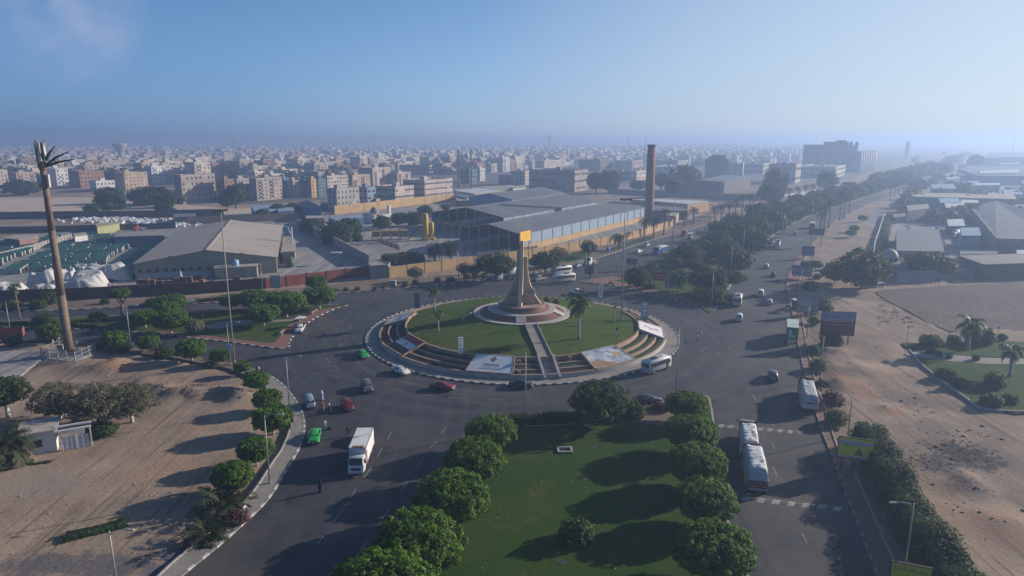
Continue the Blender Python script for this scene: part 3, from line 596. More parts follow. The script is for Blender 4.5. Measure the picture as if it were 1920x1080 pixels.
def text_on(c, txt, s0, s1, v0, v1, mt, name, par, up=.012):
    cu = bpy.data.curves.new('txt', 'FONT'); cu.body = txt; cu.size = 1; cu.align_x = 'LEFT'; cu.resolution_u = 3
    o = bpy.data.objects.new('txt', cu); COL.objects.link(o); dg = bpy.context.evaluated_depsgraph_get(); me = bpy.data.meshes.new_from_object(o.evaluated_get(dg)); bpy.data.objects.remove(o)
    xs_ = [v.co.x for v in me.vertices]; ys_ = [v.co.y for v in me.vertices]; x0, x1, y0, y1 = min(xs_), max(xs_), min(ys_), max(ys_)
    for v in me.vertices:
        v.co = lerp4(c, s0 + (s1 - s0) * (v.co.x - x0) / (x1 - x0), v0 + (v1 - v0) * (v.co.y - y0) / max(y1 - y0, 1e-6), up)
    me.materials.clear(); me.materials.append(mt); return link(name, me, par)
MB_BLUE = mat('banner_pale_blue', (.52, .58, .66), .6, var=.1, scale=.4)
MB_WHITE = mat('banner_white', (.66, .66, .68), .6, var=.1, scale=.4)
MB_BLK = mat('flag_black', (.030, .034, .042), .7, var=.2, scale=.6); MB_RED = mat('flag_red', (.36, .03, .055), .7, var=.15, scale=.6)
MB_GOLD = mat('gold_print', (.32, .19, .07), .6); MB_INK = mat('dark_ink', (.035, .045, .07), .6); MB_INKR = mat('red_ink', (.42, .08, .08), .6); MB_INKB = mat('blue_ink', (.08, .10, .28), .6)
t, c = banner('red white and black flag spread on the sloping terrace', 206.5, 220.5, None, 'flag_banner')
sheet(c, 0, 1, 0, .36, MB_BLK, 'black_stripe', t); sheet(c, 0, 1, .36, .68, MB_BLUE, 'white_stripe', t); sheet(c, 0, 1, .68, 1, MB_RED, 'red_stripe', t)
b = MB(); 
for s, v, w, h in ((.5, .52, .035, .16), (.46, .55, .02, .08), (.54, .55, .02, .08), (.5, .45, .08, .03), (.5, .6, .03, .03)):
    b.quad(lerp4(c, s - w, v - h / 2, .012), lerp4(c, s + w, v - h / 2, .012), lerp4(c, s + w * .7, v + h / 2, .012), lerp4(c, s - w * .7, v + h / 2, .012), MB_GOLD)
b.build('emblem', t)
t, c = banner('pale banner with a gold diamond and the word PRIMA below it', 250.2, 265.8, None)
sheet(c, 0, 1, 0, 1, MB_BLUE, 'sheet', t)
b = MB(); D = lambda s, v: lerp4(c, s, v, .012)
for k in (0, 1):
    r_, q_ = (.085, .175) if k == 0 else (.06, .125); mt = MB_INK if k == 0 else MB_GOLD; u_ = .012 + .006 * k
    b.quad(lerp4(c, .5 - r_, .74, u_), lerp4(c, .5, .74 - q_, u_), lerp4(c, .5 + r_, .74, u_), lerp4(c, .5, .74 + q_, u_), mt)
for k in range(3):
    z = .74 + (k - 1) * .07; b.quad(lerp4(c, .47, z, .024), lerp4(c, .53, z, .024), lerp4(c, .53, z + .015, .024), lerp4(c, .47, z + .015, .024), MB_INK)
b.build('diamond_emblem', t)
text_on(c, 'PRIMA', .31, .69, .30, .48, MB_INK, 'lettering', t)
b = MB(); b.quad(D(.3, .245), D(.7, .245), D(.7, .255), D(.3, .255), MB_INK)
for i in range(24): b.quad(D(.24 + i * .0215, .15), D(.24 + i * .0215 + .014 + .005 * (i % 3 == 0), .15), D(.255 + i * .0215, .15 + .03 + .03 * ((i * 7) % 3 == 0)), D(.24 + i * .0215, .19), MB_INK)
o = b.build('small_print', t)
m_sky = bpy.data.materials.new('seaside_print'); m_sky.use_nodes = True; n_ = m_sky.node_tree.nodes; l_ = m_sky.node_tree.links.new
uv = n_.new('ShaderNodeTexCoord'); ns = n_.new('ShaderNodeTexNoise'); ns.inputs['Scale'].default_value = .5; ns.inputs['Detail'].default_value = 5; l_(uv.outputs['Object'], ns.inputs['Vector'])
rp = n_.new('ShaderNodeValToRGB'); l_(ns.outputs[0], rp.inputs[0]); e = rp.color_ramp.elements; e[0].position = .3; e[0].color = (.10, .16, .28, 1); e[1].position = .7; e[1].color = (.50, .50, .52, 1)
for p_, c_ in ((.45, (.22, .28, .38, 1)), (.58, (.40, .42, .46, 1))): q = e.new(p_); q.color = c_
l_(rp.outputs[0], n_['Principled BSDF'].inputs['Base Color']); n_['Principled BSDF'].inputs['Roughness'].default_value = .6
t, c = banner('blue and sandy picture banner sloping beside the garden stair', 295, 313, None, 'picture_banner')
sheet(c, 0, 1, 0, 1, m_sky, 'sheet', t)
b = MB(); D = lambda s, v: lerp4(c, s, v, .014); MB_SAND = mat('sand_print', (.34, .20, .12), .6, var=.4, scale=.8); MB_SKIN = mat('tan_print', (.42, .30, .20), .6, var=.3, scale=.8)
b.add([D(.02, .03), D(.5, .03), D(.55, .12), D(.4, .2), D(.3, .3), D(.2, .42), D(.08, .40), D(.02, .36)], [tuple(range(8))], MB_SAND)
b.add([D(.62, .40), D(.8, .36), D(.92, .44), D(.9, .58), D(.78, .66), D(.7, .6)], [tuple(range(6))], MB_SKIN); b.add([D(.52, .62), D(.56, .78), D(.66, .52), D(.64, .42)], [(3, 2, 1, 0)], MB_BLUE); b.build('printed_scene', t)
def inkbanner(label, a0, a1, frame):
    t, c = banner(label, a0, a1, None, 'banner', frame); sheet(c, 0, 1, 0, 1, MB_WHITE, 'sheet', t); return t, c
t, c = inkbanner('white banner with blue and red scrawled lettering on the terrace', 344, 359, M_RWALL)
b = MB(); random.seed(3)
for i in range(12):
    v = .14 + i * .055; w = .10 + .05 * math.sin(i * 1.3) + (.10 if i in (3, 8) else 0); s = .52 + .07 * math.sin(i * .8); mt = MB_INKB if i % 3 else MB_INKR
    b.add([lerp4(c, s - w * .6, v, .014), lerp4(c, s + w * .3, v, .014), lerp4(c, s + w * .55, v + .05, .014), lerp4(c, s - w * .4, v + .04, .014)], [(0, 1, 2, 3)], mt)
b.build('lettering', t)
t, c = inkbanner('pale banner on the terrace at the far side by the low palm', 164, 176.5, M_TERRW)
b = MB()
for i in range(9): b.quad(lerp4(c, .25 + i * .055, .4, .014), lerp4(c, .29 + i * .055, .4, .014), lerp4(c, .28 + i * .055, .55, .014), lerp4(c, .25 + i * .055, .5, .014), MB_INKB)
b.build('lettering', t)
# --- the monument
M_TAN = mat('monument_render', (.55, .41, .27), .85, var=.22, scale=.35, fine=.06)
M_TANL = mat('monument_lit_edge', (.66, .52, .37), .85, var=.15, scale=.4, fine=.05)  # paler copy of the render: sunlight on fin edges put into the colour
M_STEPR = mat('red_step_stone', (.26, .145, .115), .85, var=.25, scale=.6, fine=.08)
M_STEPW = mat('pale_step_stone', (.44, .40, .37), .85, var=.2, scale=.5, fine=.06)
M_BRNW = mat('brown_plinth', (.22, .155, .115), .85, var=.3, scale=.5, fine=.08)
mon = thing('monument', 'tan monument of four tall curved fins with gear rings on round steps', 'monument', (MONC.x, MONC.y, 0))
def disc(name, r, z0, z1, mt, top=None, n=96, a0=0, a1=360, r_in=0):
    b = MB(); full = a1 - a0 >= 360
    k = n if full else max(4, int(n * (a1 - a0) / 360))
    P0 = [Vector((math.cos(R(a0 + (a1 - a0) * i / k)), math.sin(R(a0 + (a1 - a0) * i / k)), 0)) for i in range(k if full else k + 1)]
    m_ = len(P0)
    vs = [p * r + Vector((0, 0, z0)) for p in P0] + [p * r + Vector((0, 0, z1)) for p in P0] + [p * max(r_in, .01) + Vector((0, 0, z1)) for p in P0]
    rng = range(m_ if full else m_ - 1)
    b.add(vs, [(i, (i + 1) % m_, m_ + (i + 1) % m_, m_ + i) for i in rng], mt); b.add(vs, [(m_ + i, m_ + (i + 1) % m_, 2 * m_ + (i + 1) % m_, 2 * m_ + i) for i in rng], top or mt)
    if not full:
        b.add([P0[0] * r + Vector((0, 0, z0)), P0[0] * r + Vector((0, 0, z1)), P0[0] * max(r_in, .01) + Vector((0, 0, z1)), P0[0] * max(r_in, .01) + Vector((0, 0, z0))], [(0, 1, 2, 3)], mt)
        b.add([P0[-1] * r + Vector((0, 0, z0)), P0[-1] * r + Vector((0, 0, z1)), P0[-1] * max(r_in, .01) + Vector((0, 0, z1)), P0[-1] * max(r_in, .01) + Vector((0, 0, z0))], [(3, 2, 1, 0)], mt)
    return b.build(name, mon)
disc('outer_platform', 11.8, 2.8, 3.85, M_STEPW, r_in=10.2)
for i in range(6): disc('step', 10.3 - i * .38, 3.6, 3.9 + i * .17, M_STEPR if i % 2 == 0 else mat('red_step_stone_dark', (.20, .11, .09), .85, var=.25, scale=.6), r_in=0 if i == 5 else 10.3 - (i + 1) * .38 - .01)
disc('upper_platform', 8.3, 4.7, 4.93, M_STEPW)
disc('plinth', 5.6, 4.8, 6.0, M_BRNW, mat('plinth_tiles', (.30, .23, .185), .8, var=.3, scale=.8, fine=.1), n=48)
disc('plinth_rim', 5.75, 5.9, 6.12, mat('plinth_rim_stone', (.30, .20, .15), .85, var=.2, scale=1), r_in=5.25, n=48)
for i in range(3): disc('plinth_step', 6.8 - i * .4, 4.9, 5.08 + i * .17, M_STEPR, a0=-100 + i * 6, a1=30, r_in=5.5)
for a in (-92, -18, 150, 60):
    b = MB(); M_ = Matrix.Rotation(R(a), 4, 'Z'); vs = [(8.1, y, 4.95) for y in (-1.15, 1.15)] + [(10.5, y, 4.0) for y in (1.15, -1.15)]
    b.add([M_ @ Vector(v) for v in vs] + [M_ @ Vector((x, y, 3.7)) for x, y, z in vs], [(0, 3, 2, 1), (0, 4, 7, 3), (1, 2, 6, 5), (3, 7, 6, 2)], M_STEPW); b.build('step_ramp', mon)
def fin(az, base, hgt, top_w, thick, name='fin', gear=True, gr=1.0):
    M_ = Matrix.Rotation(R(az), 4, 'Z'); b = MB(); N = 22; z0 = 6.0
    prof = []
    for i in range(N + 1):
        t = i / N; w = top_w + (base - top_w) * (1 - t) ** 2.9
        prof.append((w, z0 + hgt * t))
    inner = .38
    # holes for the gear: build as rows of quads, leaving the hole out
    hz_, hr_ = z0 + gr * 2.35, gr * .62; hx = inner + (prof[3][0] - inner) * .52
    for s in (-1, 1):
        vs = []; K = 10
        for w, z in prof:
            for k in range(K + 1): vs.append(M_ @ Vector((inner + (w - inner) * k / K, s * thick / 2, z)))
        fs = []
        for i in range(N):
            for k in range(K):
                w, z = prof[i]; x = inner + (w - inner) * (k + .5) / K; zc = (prof[i][1] + prof[i + 1][1]) / 2
                q = (i * (K + 1) + k, i * (K + 1) + k + 1, (i + 1) * (K + 1) + k + 1, (i + 1) * (K + 1) + k)
                fs.append(q if s < 0 else q[::-1])
        b.add(vs, fs, M_TAN)
    e = []
    for w, z in prof: e += [M_ @ Vector((w, -thick / 2, z)), M_ @ Vector((w, thick / 2, z))]
    b.add(e, [(2 * i, 2 * i + 1, 2 * i + 3, 2 * i + 2) for i in range(N)], M_TANL)
    e = []
    for w, z in prof: e += [M_ @ Vector((inner, thick / 2, z)), M_ @ Vector((inner, -thick / 2, z))]
    b.add(e, [(2 * i, 2 * i + 1, 2 * i + 3, 2 * i + 2) for i in range(N)], M_TAN)
    w, z = prof[-1]; b.add([M_ @ Vector(v) for v in ((inner, -thick / 2, z), (w, -thick / 2, z), (w, thick / 2, z), (inner, thick / 2, z))], [(0, 1, 2, 3)], M_TANL)
    f = b.build(name, mon)
    if gear:       # gear ring standing proud on both faces, its middle filled by a flat disc of a duller colour
        for s in (-1, 1):
            g = MB(); n = 40; ro, ri, d = gr * .98, gr * .66, .12
            vs = []
            for i in range(n):
                a = 2 * math.pi * i / n; rr = ro * (1.0 if (i // 2) % 2 else .86)
                for r_, y in ((ri, 0), (rr, 0), (rr, d), (ri, d)): vs.append(M_ @ Vector((hx + r_ * math.cos(a), s * (thick / 2 + y), hz_ + r_ * math.sin(a))))
            fs = []
            for i in range(n):
                j = (i + 1) % n
                for k in range(4): 
                    q = (i * 4 + k, j * 4 + k, j * 4 + (k + 1) % 4, i * 4 + (k + 1) % 4); fs.append(q if s > 0 else q[::-1])
            g.add(vs, fs, M_STEPW); gw = g.build('gear_ring', f)
            g = MB(); g.cyl(M_ @ Vector((hx, s * (thick / 2 - .02), hz_)), M_ @ Vector((hx, s * (thick / 2 + .03), hz_)), ri * .98, ri * .98, 24, mat('gear_opening', (.30, .30, .26), .6, var=.4, scale=1.2)); g.build('gear_opening', f)
            for zz_ in (11.4, 12.9):
                if hgt > 13 or zz_ < 12:
                    g = MB(); g.cyl(M_ @ Vector((.9, s * (thick / 2 - .02), zz_)), M_ @ Vector((.9, s * (thick / 2 + .05), zz_)), .2, .2, 12, M_STEPW); g.build('round_boss', f)
    return f
fin(-4, 4.75, 11.6, 1.35, .75, gr=1.25); fin(180, 5.1, 13.4, 1.2, .75, gr=1.05); fin(-99, 4.3, 15.4, 1.05, .95, gear=False); fin(90, 4.3, 14.6, 1.1, .9, gear=False)
Bc(mon, 'core_shaft', (0, 0, 6), (0, 0, 20.0), .55, .32, 10, M_TAN)
b = MB(); b.cyl((-.75, 0, 19.4), (-.75, 0, 20.8), .07, .07, 6, M_DSTEEL); b.box((-.75, 0, 19.9), (.5, .4, .5), M_DSTEEL); b.build('floodlight', mon)
Bb(mon, 'plaque', (.1, -3.75, 8.0), (.5, .12, 1.9), M_STEPW)
# banner stands around the rim
def banner_stand(u, v, label, wid, hgt, mt, z=2.5, rz=0.0, ink=MB_INK):
    p = P(u, v, z); t = thing('banner_stand', label, 'banner', p, rz)
    Bb(t, 'sheet', (0, 0, .15 + hgt / 2), (wid, .22, hgt), mt)
    Bb(t, 'foot', (0, 0, .08), (wid + .3, .7, .16), M_DSTEEL)
    b = MB()
    for k in range(4): b.box((0, -.125, .6 + hgt * (.2 + .2 * k)), (wid * (.5 if k % 2 else .3), .02, hgt * .08), ink)
    b.build('print', t)['kind'] = 'stuff'
banner_stand(864, 664, 'slim white banner stand on the lawn edge above the PRIMA sign', 1.1, 3.4, MB_WHITE, 2.4, .5, mat('grey_ink', (.3, .3, .33), .6))
banner_stand(1126, 560, 'white banner stand on the far rim near the tall mast', 1.2, 3.6, MB_WHITE, 2.4, .2, MB_INKR)
banner_stand(1208, 599, 'blue grey banner stand above the white scrawled banner', 1.7, 4.0, mat('banner_grey_blue', (.22, .27, .36), .6), 2.4, -.1, MB_WHITE)
banner_stand(782, 577, 'blue banner stand at the far edge beside the thin palm', 1.3, 3.9, mat('banner_blue', (.10, .15, .26), .6), 2.2, .2, MB_GOLD)
# ============================================================ TREES AND PLANTS
M_LEAF = mat('ficus_leaf', (.078, .165, .009), .6, island=.55, spec=.25, var=.3, scale=.25, transl=.35)
M_LEAFD = mat('ficus_inner', (.016, .032, .008), .9)  # darker inner tones stand in for shade inside crowns and hedges
M_LEAF2 = mat('acacia_leaf', (.044, .078, .022), .65, island=.5, spec=.2, var=.3, scale=.2, transl=.35)
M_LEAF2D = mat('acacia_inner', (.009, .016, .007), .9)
M_LEAF3 = mat('grey_leaf', (.14, .145, .095), .75, island=.45, spec=.15, var=.3, scale=.25, transl=.35)
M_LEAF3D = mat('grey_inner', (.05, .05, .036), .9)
M_LEAFV = mat('pale_leaf', (.17, .19, .11), .7, island=.5, spec=.2, transl=.35)
M_LEAFR = mat('red_leaf', (.07, .022, .020), .7, island=.5, spec=.2)
M_LEAFY = mat('yellow_leaf', (.20, .19, .02), .7, island=.4, spec=.2)
M_HEDGE = mat('hedge_leaf', (.055, .100, .024), .65, island=.5, spec=.2, var=.35, scale=.3, transl=.35)
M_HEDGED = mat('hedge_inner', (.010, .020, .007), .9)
M_FROND = mat('palm_frond', (.042, .062, .024), .6, island=.4, spec=.25, transl=.35)
M_FRONDG = mat('green_frond', (.05, .10, .03), .55, island=.4, spec=.25, transl=.35)
M_FRONDD = mat('dry_frond', (.16, .12, .07), .8, island=.4)
M_BARK = mat('bark', (.13, .10, .08), .9, var=.35, scale=3, fine=.2)
M_BARKW = mat('limewashed_bark', (.42, .40, .37), .85, var=.3, scale=2, fine=.15)
M_PALMB = mat('palm_bark', (.19, .135, .095), .9, var=.4, scale=4, fine=.25)
M_PALMG = mat('grey_palm_bark', (.36, .34, .32), .85, var=.25, scale=3, fine=.12)
def leafquads(n, centre_fn, size, mt, rnd, stretch=1.6):
    """n small leaf faces; centre_fn -> (point, outward normal)"""
    vs = []; fs = []
    for i in range(n):
        c, nr = centre_fn()
        d = (nr + Vector((rnd.gauss(0, .5), rnd.gauss(0, .5), rnd.gauss(.3, .5)))).normalized()
        a = d.orthogonal().normalized(); a = Quaternion(d, rnd.uniform(0, 6.28)) @ a; b = d.cross(a)
        s = size * rnd.uniform(.6, 1.25); k = len(vs)
        vs += [c - a * s * stretch * .5, c + b * s * .36, c + a * s * stretch * .5 + d * s * .12, c - b * s * .36]; fs.append((k, k + 1, k + 2, k + 3))
    return vs, fs
def crown_mesh(name, rx, rz, clumps, per, clump_r, leaf, mt, inner, seed, lump=.10, flat=.0, gaps=0.0, inner_k=.86, squash_bottom=.8, jit=.05):
    """crown centred on the origin: leaf clumps spread over and inside an uneven ellipsoid, a solid core within, coloured dark for inner shade"""
    rnd = random.Random(seed); mb = MB(); V = []; F = []
    for i in range(clumps):
        z = 1 - 2 * (i + .5) / clumps; ph = i * 2.399963 + rnd.uniform(-.25, .25); rr = math.sqrt(max(0, 1 - z * z))
        d = Vector((rr * math.cos(ph), rr * math.sin(ph), z))
        if gaps and noise.noise(d * 2.1 + Vector((seed, 0, 0))) < -1 + gaps * 1.6: continue
        w = 1 + lump * 2 * noise.noise(d * 2.6 + Vector((seed * 3.1, 0, 0))) + rnd.uniform(-jit, jit)
        zz_ = d.z * rz * (squash_bottom if d.z < 0 else 1)
        if flat and d.z > 0: zz_ = rz * (1 - (1 - d.z) ** (1 + flat))
        c = Vector((d.x * rx * w, d.y * rx * w, zz_ * w)); nr = Vector((d.x / rx, d.y / rx, d.z / rz)).normalized()
        cr = clump_r * rnd.uniform(.7, 1.3)
        def fn():
            q = Vector((rnd.gauss(0, 1), rnd.gauss(0, 1), rnd.gauss(0, 1))).normalized()
            if q.dot(nr) < -.25: q = -q
            return c + q * cr * rnd.uniform(.7, 1.0), (q * .8 + nr * .3).normalized()
        v, f = leafquads(per, fn, leaf, mt, rnd)
        o = len(V); V += v; F += [[a + o for a in x] for x in f]
    mb.add(V, F, mt)
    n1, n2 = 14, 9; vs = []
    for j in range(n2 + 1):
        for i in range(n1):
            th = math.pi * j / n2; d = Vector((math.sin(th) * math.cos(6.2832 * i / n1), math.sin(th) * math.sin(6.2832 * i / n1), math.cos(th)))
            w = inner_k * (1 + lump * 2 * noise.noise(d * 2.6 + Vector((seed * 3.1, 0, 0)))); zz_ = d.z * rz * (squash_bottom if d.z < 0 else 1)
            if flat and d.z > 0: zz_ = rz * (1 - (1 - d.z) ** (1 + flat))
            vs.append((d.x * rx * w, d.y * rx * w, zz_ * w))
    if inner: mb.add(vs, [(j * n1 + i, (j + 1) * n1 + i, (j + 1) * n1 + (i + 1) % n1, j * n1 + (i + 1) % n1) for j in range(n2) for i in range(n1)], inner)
    return mb.mesh(name)
def trunk_mesh(h, r, seed, branches=4, spread=1.2, mt=None, white=.0):
    rnd = random.Random(seed); mb = MB(); bend = Vector((rnd.uniform(-.12, .12), rnd.uniform(-.12, .12), 0)) * h
    p = [Vector((0, 0, -.15)), Vector((0, 0, h * .15)), bend * .5 + Vector((0, 0, h * .6)), bend + Vector((0, 0, h))]
    mb.tube(p, [r * 1.35, r, r * .85, r * .6], 8, mt or M_BARK)
    if white: mb.tube([Vector((0, 0, -.1)), Vector((0, 0, h * white))], [r * 1.38, r * 1.06], 8, M_BARKW)
    for k in range(branches):
        a = 6.283 * k / branches + rnd.uniform(-.4, .4); s = p[2].lerp(p[3], rnd.uniform(-.2, .9))
        e = s + Vector((math.cos(a) * spread, math.sin(a) * spread, spread * rnd.uniform(.6, 1.1)))
        mb.tube([s, s.lerp(e, .5) + Vector((0, 0, .1 * spread)), e], [r * .5, r * .36, r * .18], 5, mt or M_BARK)
    return mb.mesh('trunk', True)
# prototypes: (crown mesh list, trunk mesh) in unit size: crown radius 1 -> scaled when placed
CROWN = {}
def proto(kind):
    if kind in CROWN: return CROWN[kind]
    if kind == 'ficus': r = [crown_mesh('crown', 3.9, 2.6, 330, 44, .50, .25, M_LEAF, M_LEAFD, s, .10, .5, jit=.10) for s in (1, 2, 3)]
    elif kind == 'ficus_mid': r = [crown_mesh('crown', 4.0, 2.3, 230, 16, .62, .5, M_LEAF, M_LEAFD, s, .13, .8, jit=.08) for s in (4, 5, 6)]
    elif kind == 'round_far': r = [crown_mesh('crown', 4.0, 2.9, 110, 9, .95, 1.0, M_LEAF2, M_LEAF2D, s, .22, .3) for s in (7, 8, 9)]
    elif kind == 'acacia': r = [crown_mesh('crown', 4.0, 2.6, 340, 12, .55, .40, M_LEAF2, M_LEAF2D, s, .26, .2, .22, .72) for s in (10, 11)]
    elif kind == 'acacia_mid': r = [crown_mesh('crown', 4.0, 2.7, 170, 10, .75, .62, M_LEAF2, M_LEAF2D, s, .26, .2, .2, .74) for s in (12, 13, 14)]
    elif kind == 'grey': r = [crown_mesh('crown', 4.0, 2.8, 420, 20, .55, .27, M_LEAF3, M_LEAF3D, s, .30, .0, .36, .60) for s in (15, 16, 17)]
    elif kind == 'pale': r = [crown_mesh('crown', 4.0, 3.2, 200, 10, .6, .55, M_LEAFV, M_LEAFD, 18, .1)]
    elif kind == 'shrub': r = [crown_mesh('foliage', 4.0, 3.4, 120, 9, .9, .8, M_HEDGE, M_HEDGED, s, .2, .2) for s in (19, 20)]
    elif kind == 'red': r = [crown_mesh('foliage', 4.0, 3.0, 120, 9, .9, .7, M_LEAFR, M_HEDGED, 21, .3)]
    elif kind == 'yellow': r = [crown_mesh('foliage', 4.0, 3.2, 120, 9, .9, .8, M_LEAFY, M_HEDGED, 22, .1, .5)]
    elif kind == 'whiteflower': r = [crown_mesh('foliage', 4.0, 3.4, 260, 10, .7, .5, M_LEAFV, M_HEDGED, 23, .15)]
    CROWN[kind] = r; return r
TRUNKS = {}
def trunk(kind):
    if kind not in TRUNKS: TRUNKS[kind] = [trunk_mesh(1.0 if kind != 'tall' else 1.0, .07 if kind == 'thin' else .085, s, 5, .45, M_BARK, .45 if kind == 'white' else 0) for s in (1, 2, 3)]
    return TRUNKS[kind]
CNT = [0]
def tree(u, v, wpx, kind, label, group=None, hc=None, tall=1.0, tk='plain', name='tree', cat='tree', world=None, width=None, z0=0.0):
    """crown centre seen at pixel (u, v) of the photo; wpx its width there"""
    CNT[0] += 1; i = CNT[0]
    if world is None:
        h_ = hc if hc is not None else 3.5
        p = P(u, v, h_ + z0); wd = wpx * mpp(p) * .97
        if hc is None:
            h_ = .42 * wd + .4; p = P(u, v, h_ + z0); wd = wpx * mpp(p) * .97
        base = Vector((p.x, p.y, z0))
    else: base = Vector(world); wd = width; h_ = hc or .42 * wd + .5
    s = wd / 8.0
    t = thing(name, label, cat, base, random.Random(i).uniform(0, 6.28), group)
    cr = proto(kind)[i % len(proto(kind))]
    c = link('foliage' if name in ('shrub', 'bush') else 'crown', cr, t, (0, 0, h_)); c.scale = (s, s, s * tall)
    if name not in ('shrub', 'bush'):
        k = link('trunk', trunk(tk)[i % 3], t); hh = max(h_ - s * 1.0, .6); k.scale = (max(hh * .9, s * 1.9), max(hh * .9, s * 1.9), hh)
    return t
def shrub(u, v, wpx, kind, label, group=None, tall=1.0, z0=0.0, name='shrub', cat='shrub'):
    p = P(u, v, .5 + z0); wd = wpx * mpp(p); p = P(u, v, wd * .33 * tall + z0)
    CNT[0] += 1; t = thing(name, label, cat, (p.x, p.y, z0), random.Random(CNT[0]).uniform(0, 6.28), group)
    c = link('foliage', proto(kind)[CNT[0] % len(proto(kind))], t, (0, 0, wd * .36 * tall)); c.scale = (wd / 8, wd / 8, wd / 8 * tall)
    return t
# --- median rows
G = 'clipped ficus trees in two rows on the front lawn'
for i, (u, v, w) in enumerate([(920, 811, 88), (888, 864, 106), (848, 934, 130), (783, 1022, 158), (716, 1114, 190)]):
    tree(u, v, w, 'ficus', f'{nth(i)} clipped ficus from the roundabout in the west row of the front lawn', G, tk='white', name='ficus_tree', tall=.88)
for i, (u, v, w) in enumerate([(1288, 761, 74), (1297, 813, 92), (1308, 871, 103), (1323, 939, 107), (1340, 1033, 135)]):
    tree(u, v, w, 'ficus', f'{nth(i)} clipped ficus from the roundabout in the row beside the loaded trailer', G, tk='white', name='ficus_tree', tall=.88)
tree(1124, 754, 100, 'acacia', 'spreading dark tree behind the hedge at the head of the front lawn', hc=3.9, tall=.9, tk='white', name='spreading_tree')
def hedge(pts, w, h, label, mt=M_HEDGE, z0=0.0, leaf=.3, dens=26, name='hedge', seed=1, ragged=.25):
    """a clipped hedge along a line: leaf faces over a ragged dark core"""
    rnd = random.Random(seed); pts = [Vector((p[0], p[1], z0)) for p in pts]; L = sum((b - a).length for a, b in zip(pts, pts[1:])); mb = MB(); V = []; F = []
    rs = resample(pts, 1.0); prof = []
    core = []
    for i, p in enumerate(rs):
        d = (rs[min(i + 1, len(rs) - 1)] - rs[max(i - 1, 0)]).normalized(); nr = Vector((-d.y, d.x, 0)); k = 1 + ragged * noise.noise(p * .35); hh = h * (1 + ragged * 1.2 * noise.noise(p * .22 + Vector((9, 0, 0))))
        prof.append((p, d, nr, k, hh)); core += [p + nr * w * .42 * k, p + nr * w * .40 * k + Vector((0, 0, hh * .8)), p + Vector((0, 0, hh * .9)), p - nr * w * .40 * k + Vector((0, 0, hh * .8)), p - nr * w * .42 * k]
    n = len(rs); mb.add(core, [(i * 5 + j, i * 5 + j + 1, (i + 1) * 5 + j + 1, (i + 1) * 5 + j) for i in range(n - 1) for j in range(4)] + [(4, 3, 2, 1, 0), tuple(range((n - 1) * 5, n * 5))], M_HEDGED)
    tot = int(L * (w + 2 * h) * dens)
    def fn():
        i = rnd.randrange(n); p, d, nr, k, hh = prof[i]; a = rnd.uniform(0, math.pi); ca, sa = math.cos(a), math.sin(a)
        ca = math.copysign(abs(ca) ** .6, ca); sa = sa ** .5; rr = rnd.uniform(.86, 1.06)
        return p + d * rnd.uniform(-.5, .5) + nr * ca * w * .5 * k * rr + Vector((0, 0, max(.05, sa * hh * rr * rnd.uniform(.3, 1)) if abs(ca) > .8 else sa * hh * rr)), (nr * ca + Vector((0, 0, sa))).normalized()
    v, f = leafquads(tot, fn, leaf, mt, rnd); mb.add(v, f, mt)
    t = thing(name, label, 'hedge', (0, 0, 0)); mb.build('foliage', t); return t
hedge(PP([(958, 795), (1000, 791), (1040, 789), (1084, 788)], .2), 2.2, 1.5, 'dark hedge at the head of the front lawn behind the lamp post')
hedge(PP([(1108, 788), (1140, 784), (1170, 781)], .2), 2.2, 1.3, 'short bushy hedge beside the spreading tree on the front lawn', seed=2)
shrub(1188, 772, 36, 'shrub', 'round leafy bush at the right end of the hedge by the spreading tree', tall=.9)
shrub(1240, 764, 30, 'red', 'low purplish red bush at the kerb by the parked dark car', tall=.6)
shrub(1080, 1000, 54, 'shrub', 'dark lone shrub standing in the middle of the front lawn', tall=.9, name='shrub')
# big hedge on the right
HB = PP([(1622, 838), (1650, 890), (1685, 960), (1725, 1035), (1780, 1110), (1880, 1260)])
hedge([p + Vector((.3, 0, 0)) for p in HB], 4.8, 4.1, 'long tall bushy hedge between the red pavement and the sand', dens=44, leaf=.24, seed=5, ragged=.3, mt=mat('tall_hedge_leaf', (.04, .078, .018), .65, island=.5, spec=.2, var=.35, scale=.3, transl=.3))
# --- left strip and island
G = 'clipped trees along the left roadside strip'
LAB = [('small round tree beside the fence of the palm mast', 96, 622, 43, 'ficus_mid'), ('round clipped tree just right of the palm mast', 214, 637, 41, 'ficus_mid'), ('dark tree beside a small palm on the left strip', 278, 643, 36, 'ficus_mid'), ('large dark green tree on the left strip near the high mast', 358, 655, 48, 'ficus_mid'), ('small leafy tree at the foot of the high mast', 412, 667, 33, 'ficus_mid'), ('lowest small round tree on the left strip past the high mast', 454, 688, 28, 'ficus_mid'),
       ('round tree at the road bend, first on the left pavement', 481, 713, 42, 'ficus_mid'), ('dark tree behind the lamp post at the left pavement', 500, 748, 48, 'ficus_mid'), ('largest dark tree by the black sign on the left pavement', 510, 785, 64, 'ficus_mid'), ('bright green tree beside the second lamp post on the left pavement', 479, 845, 60, 'ficus_mid'), ('flat topped green tree behind the feathery palm at the left kerb', 436, 893, 70, 'ficus')]
for l, u, v, w, k in LAB: tree(u, v, w, k, l, G, tk='white', name='clipped_tree')
G = 'clipped trees on the grassy traffic island'
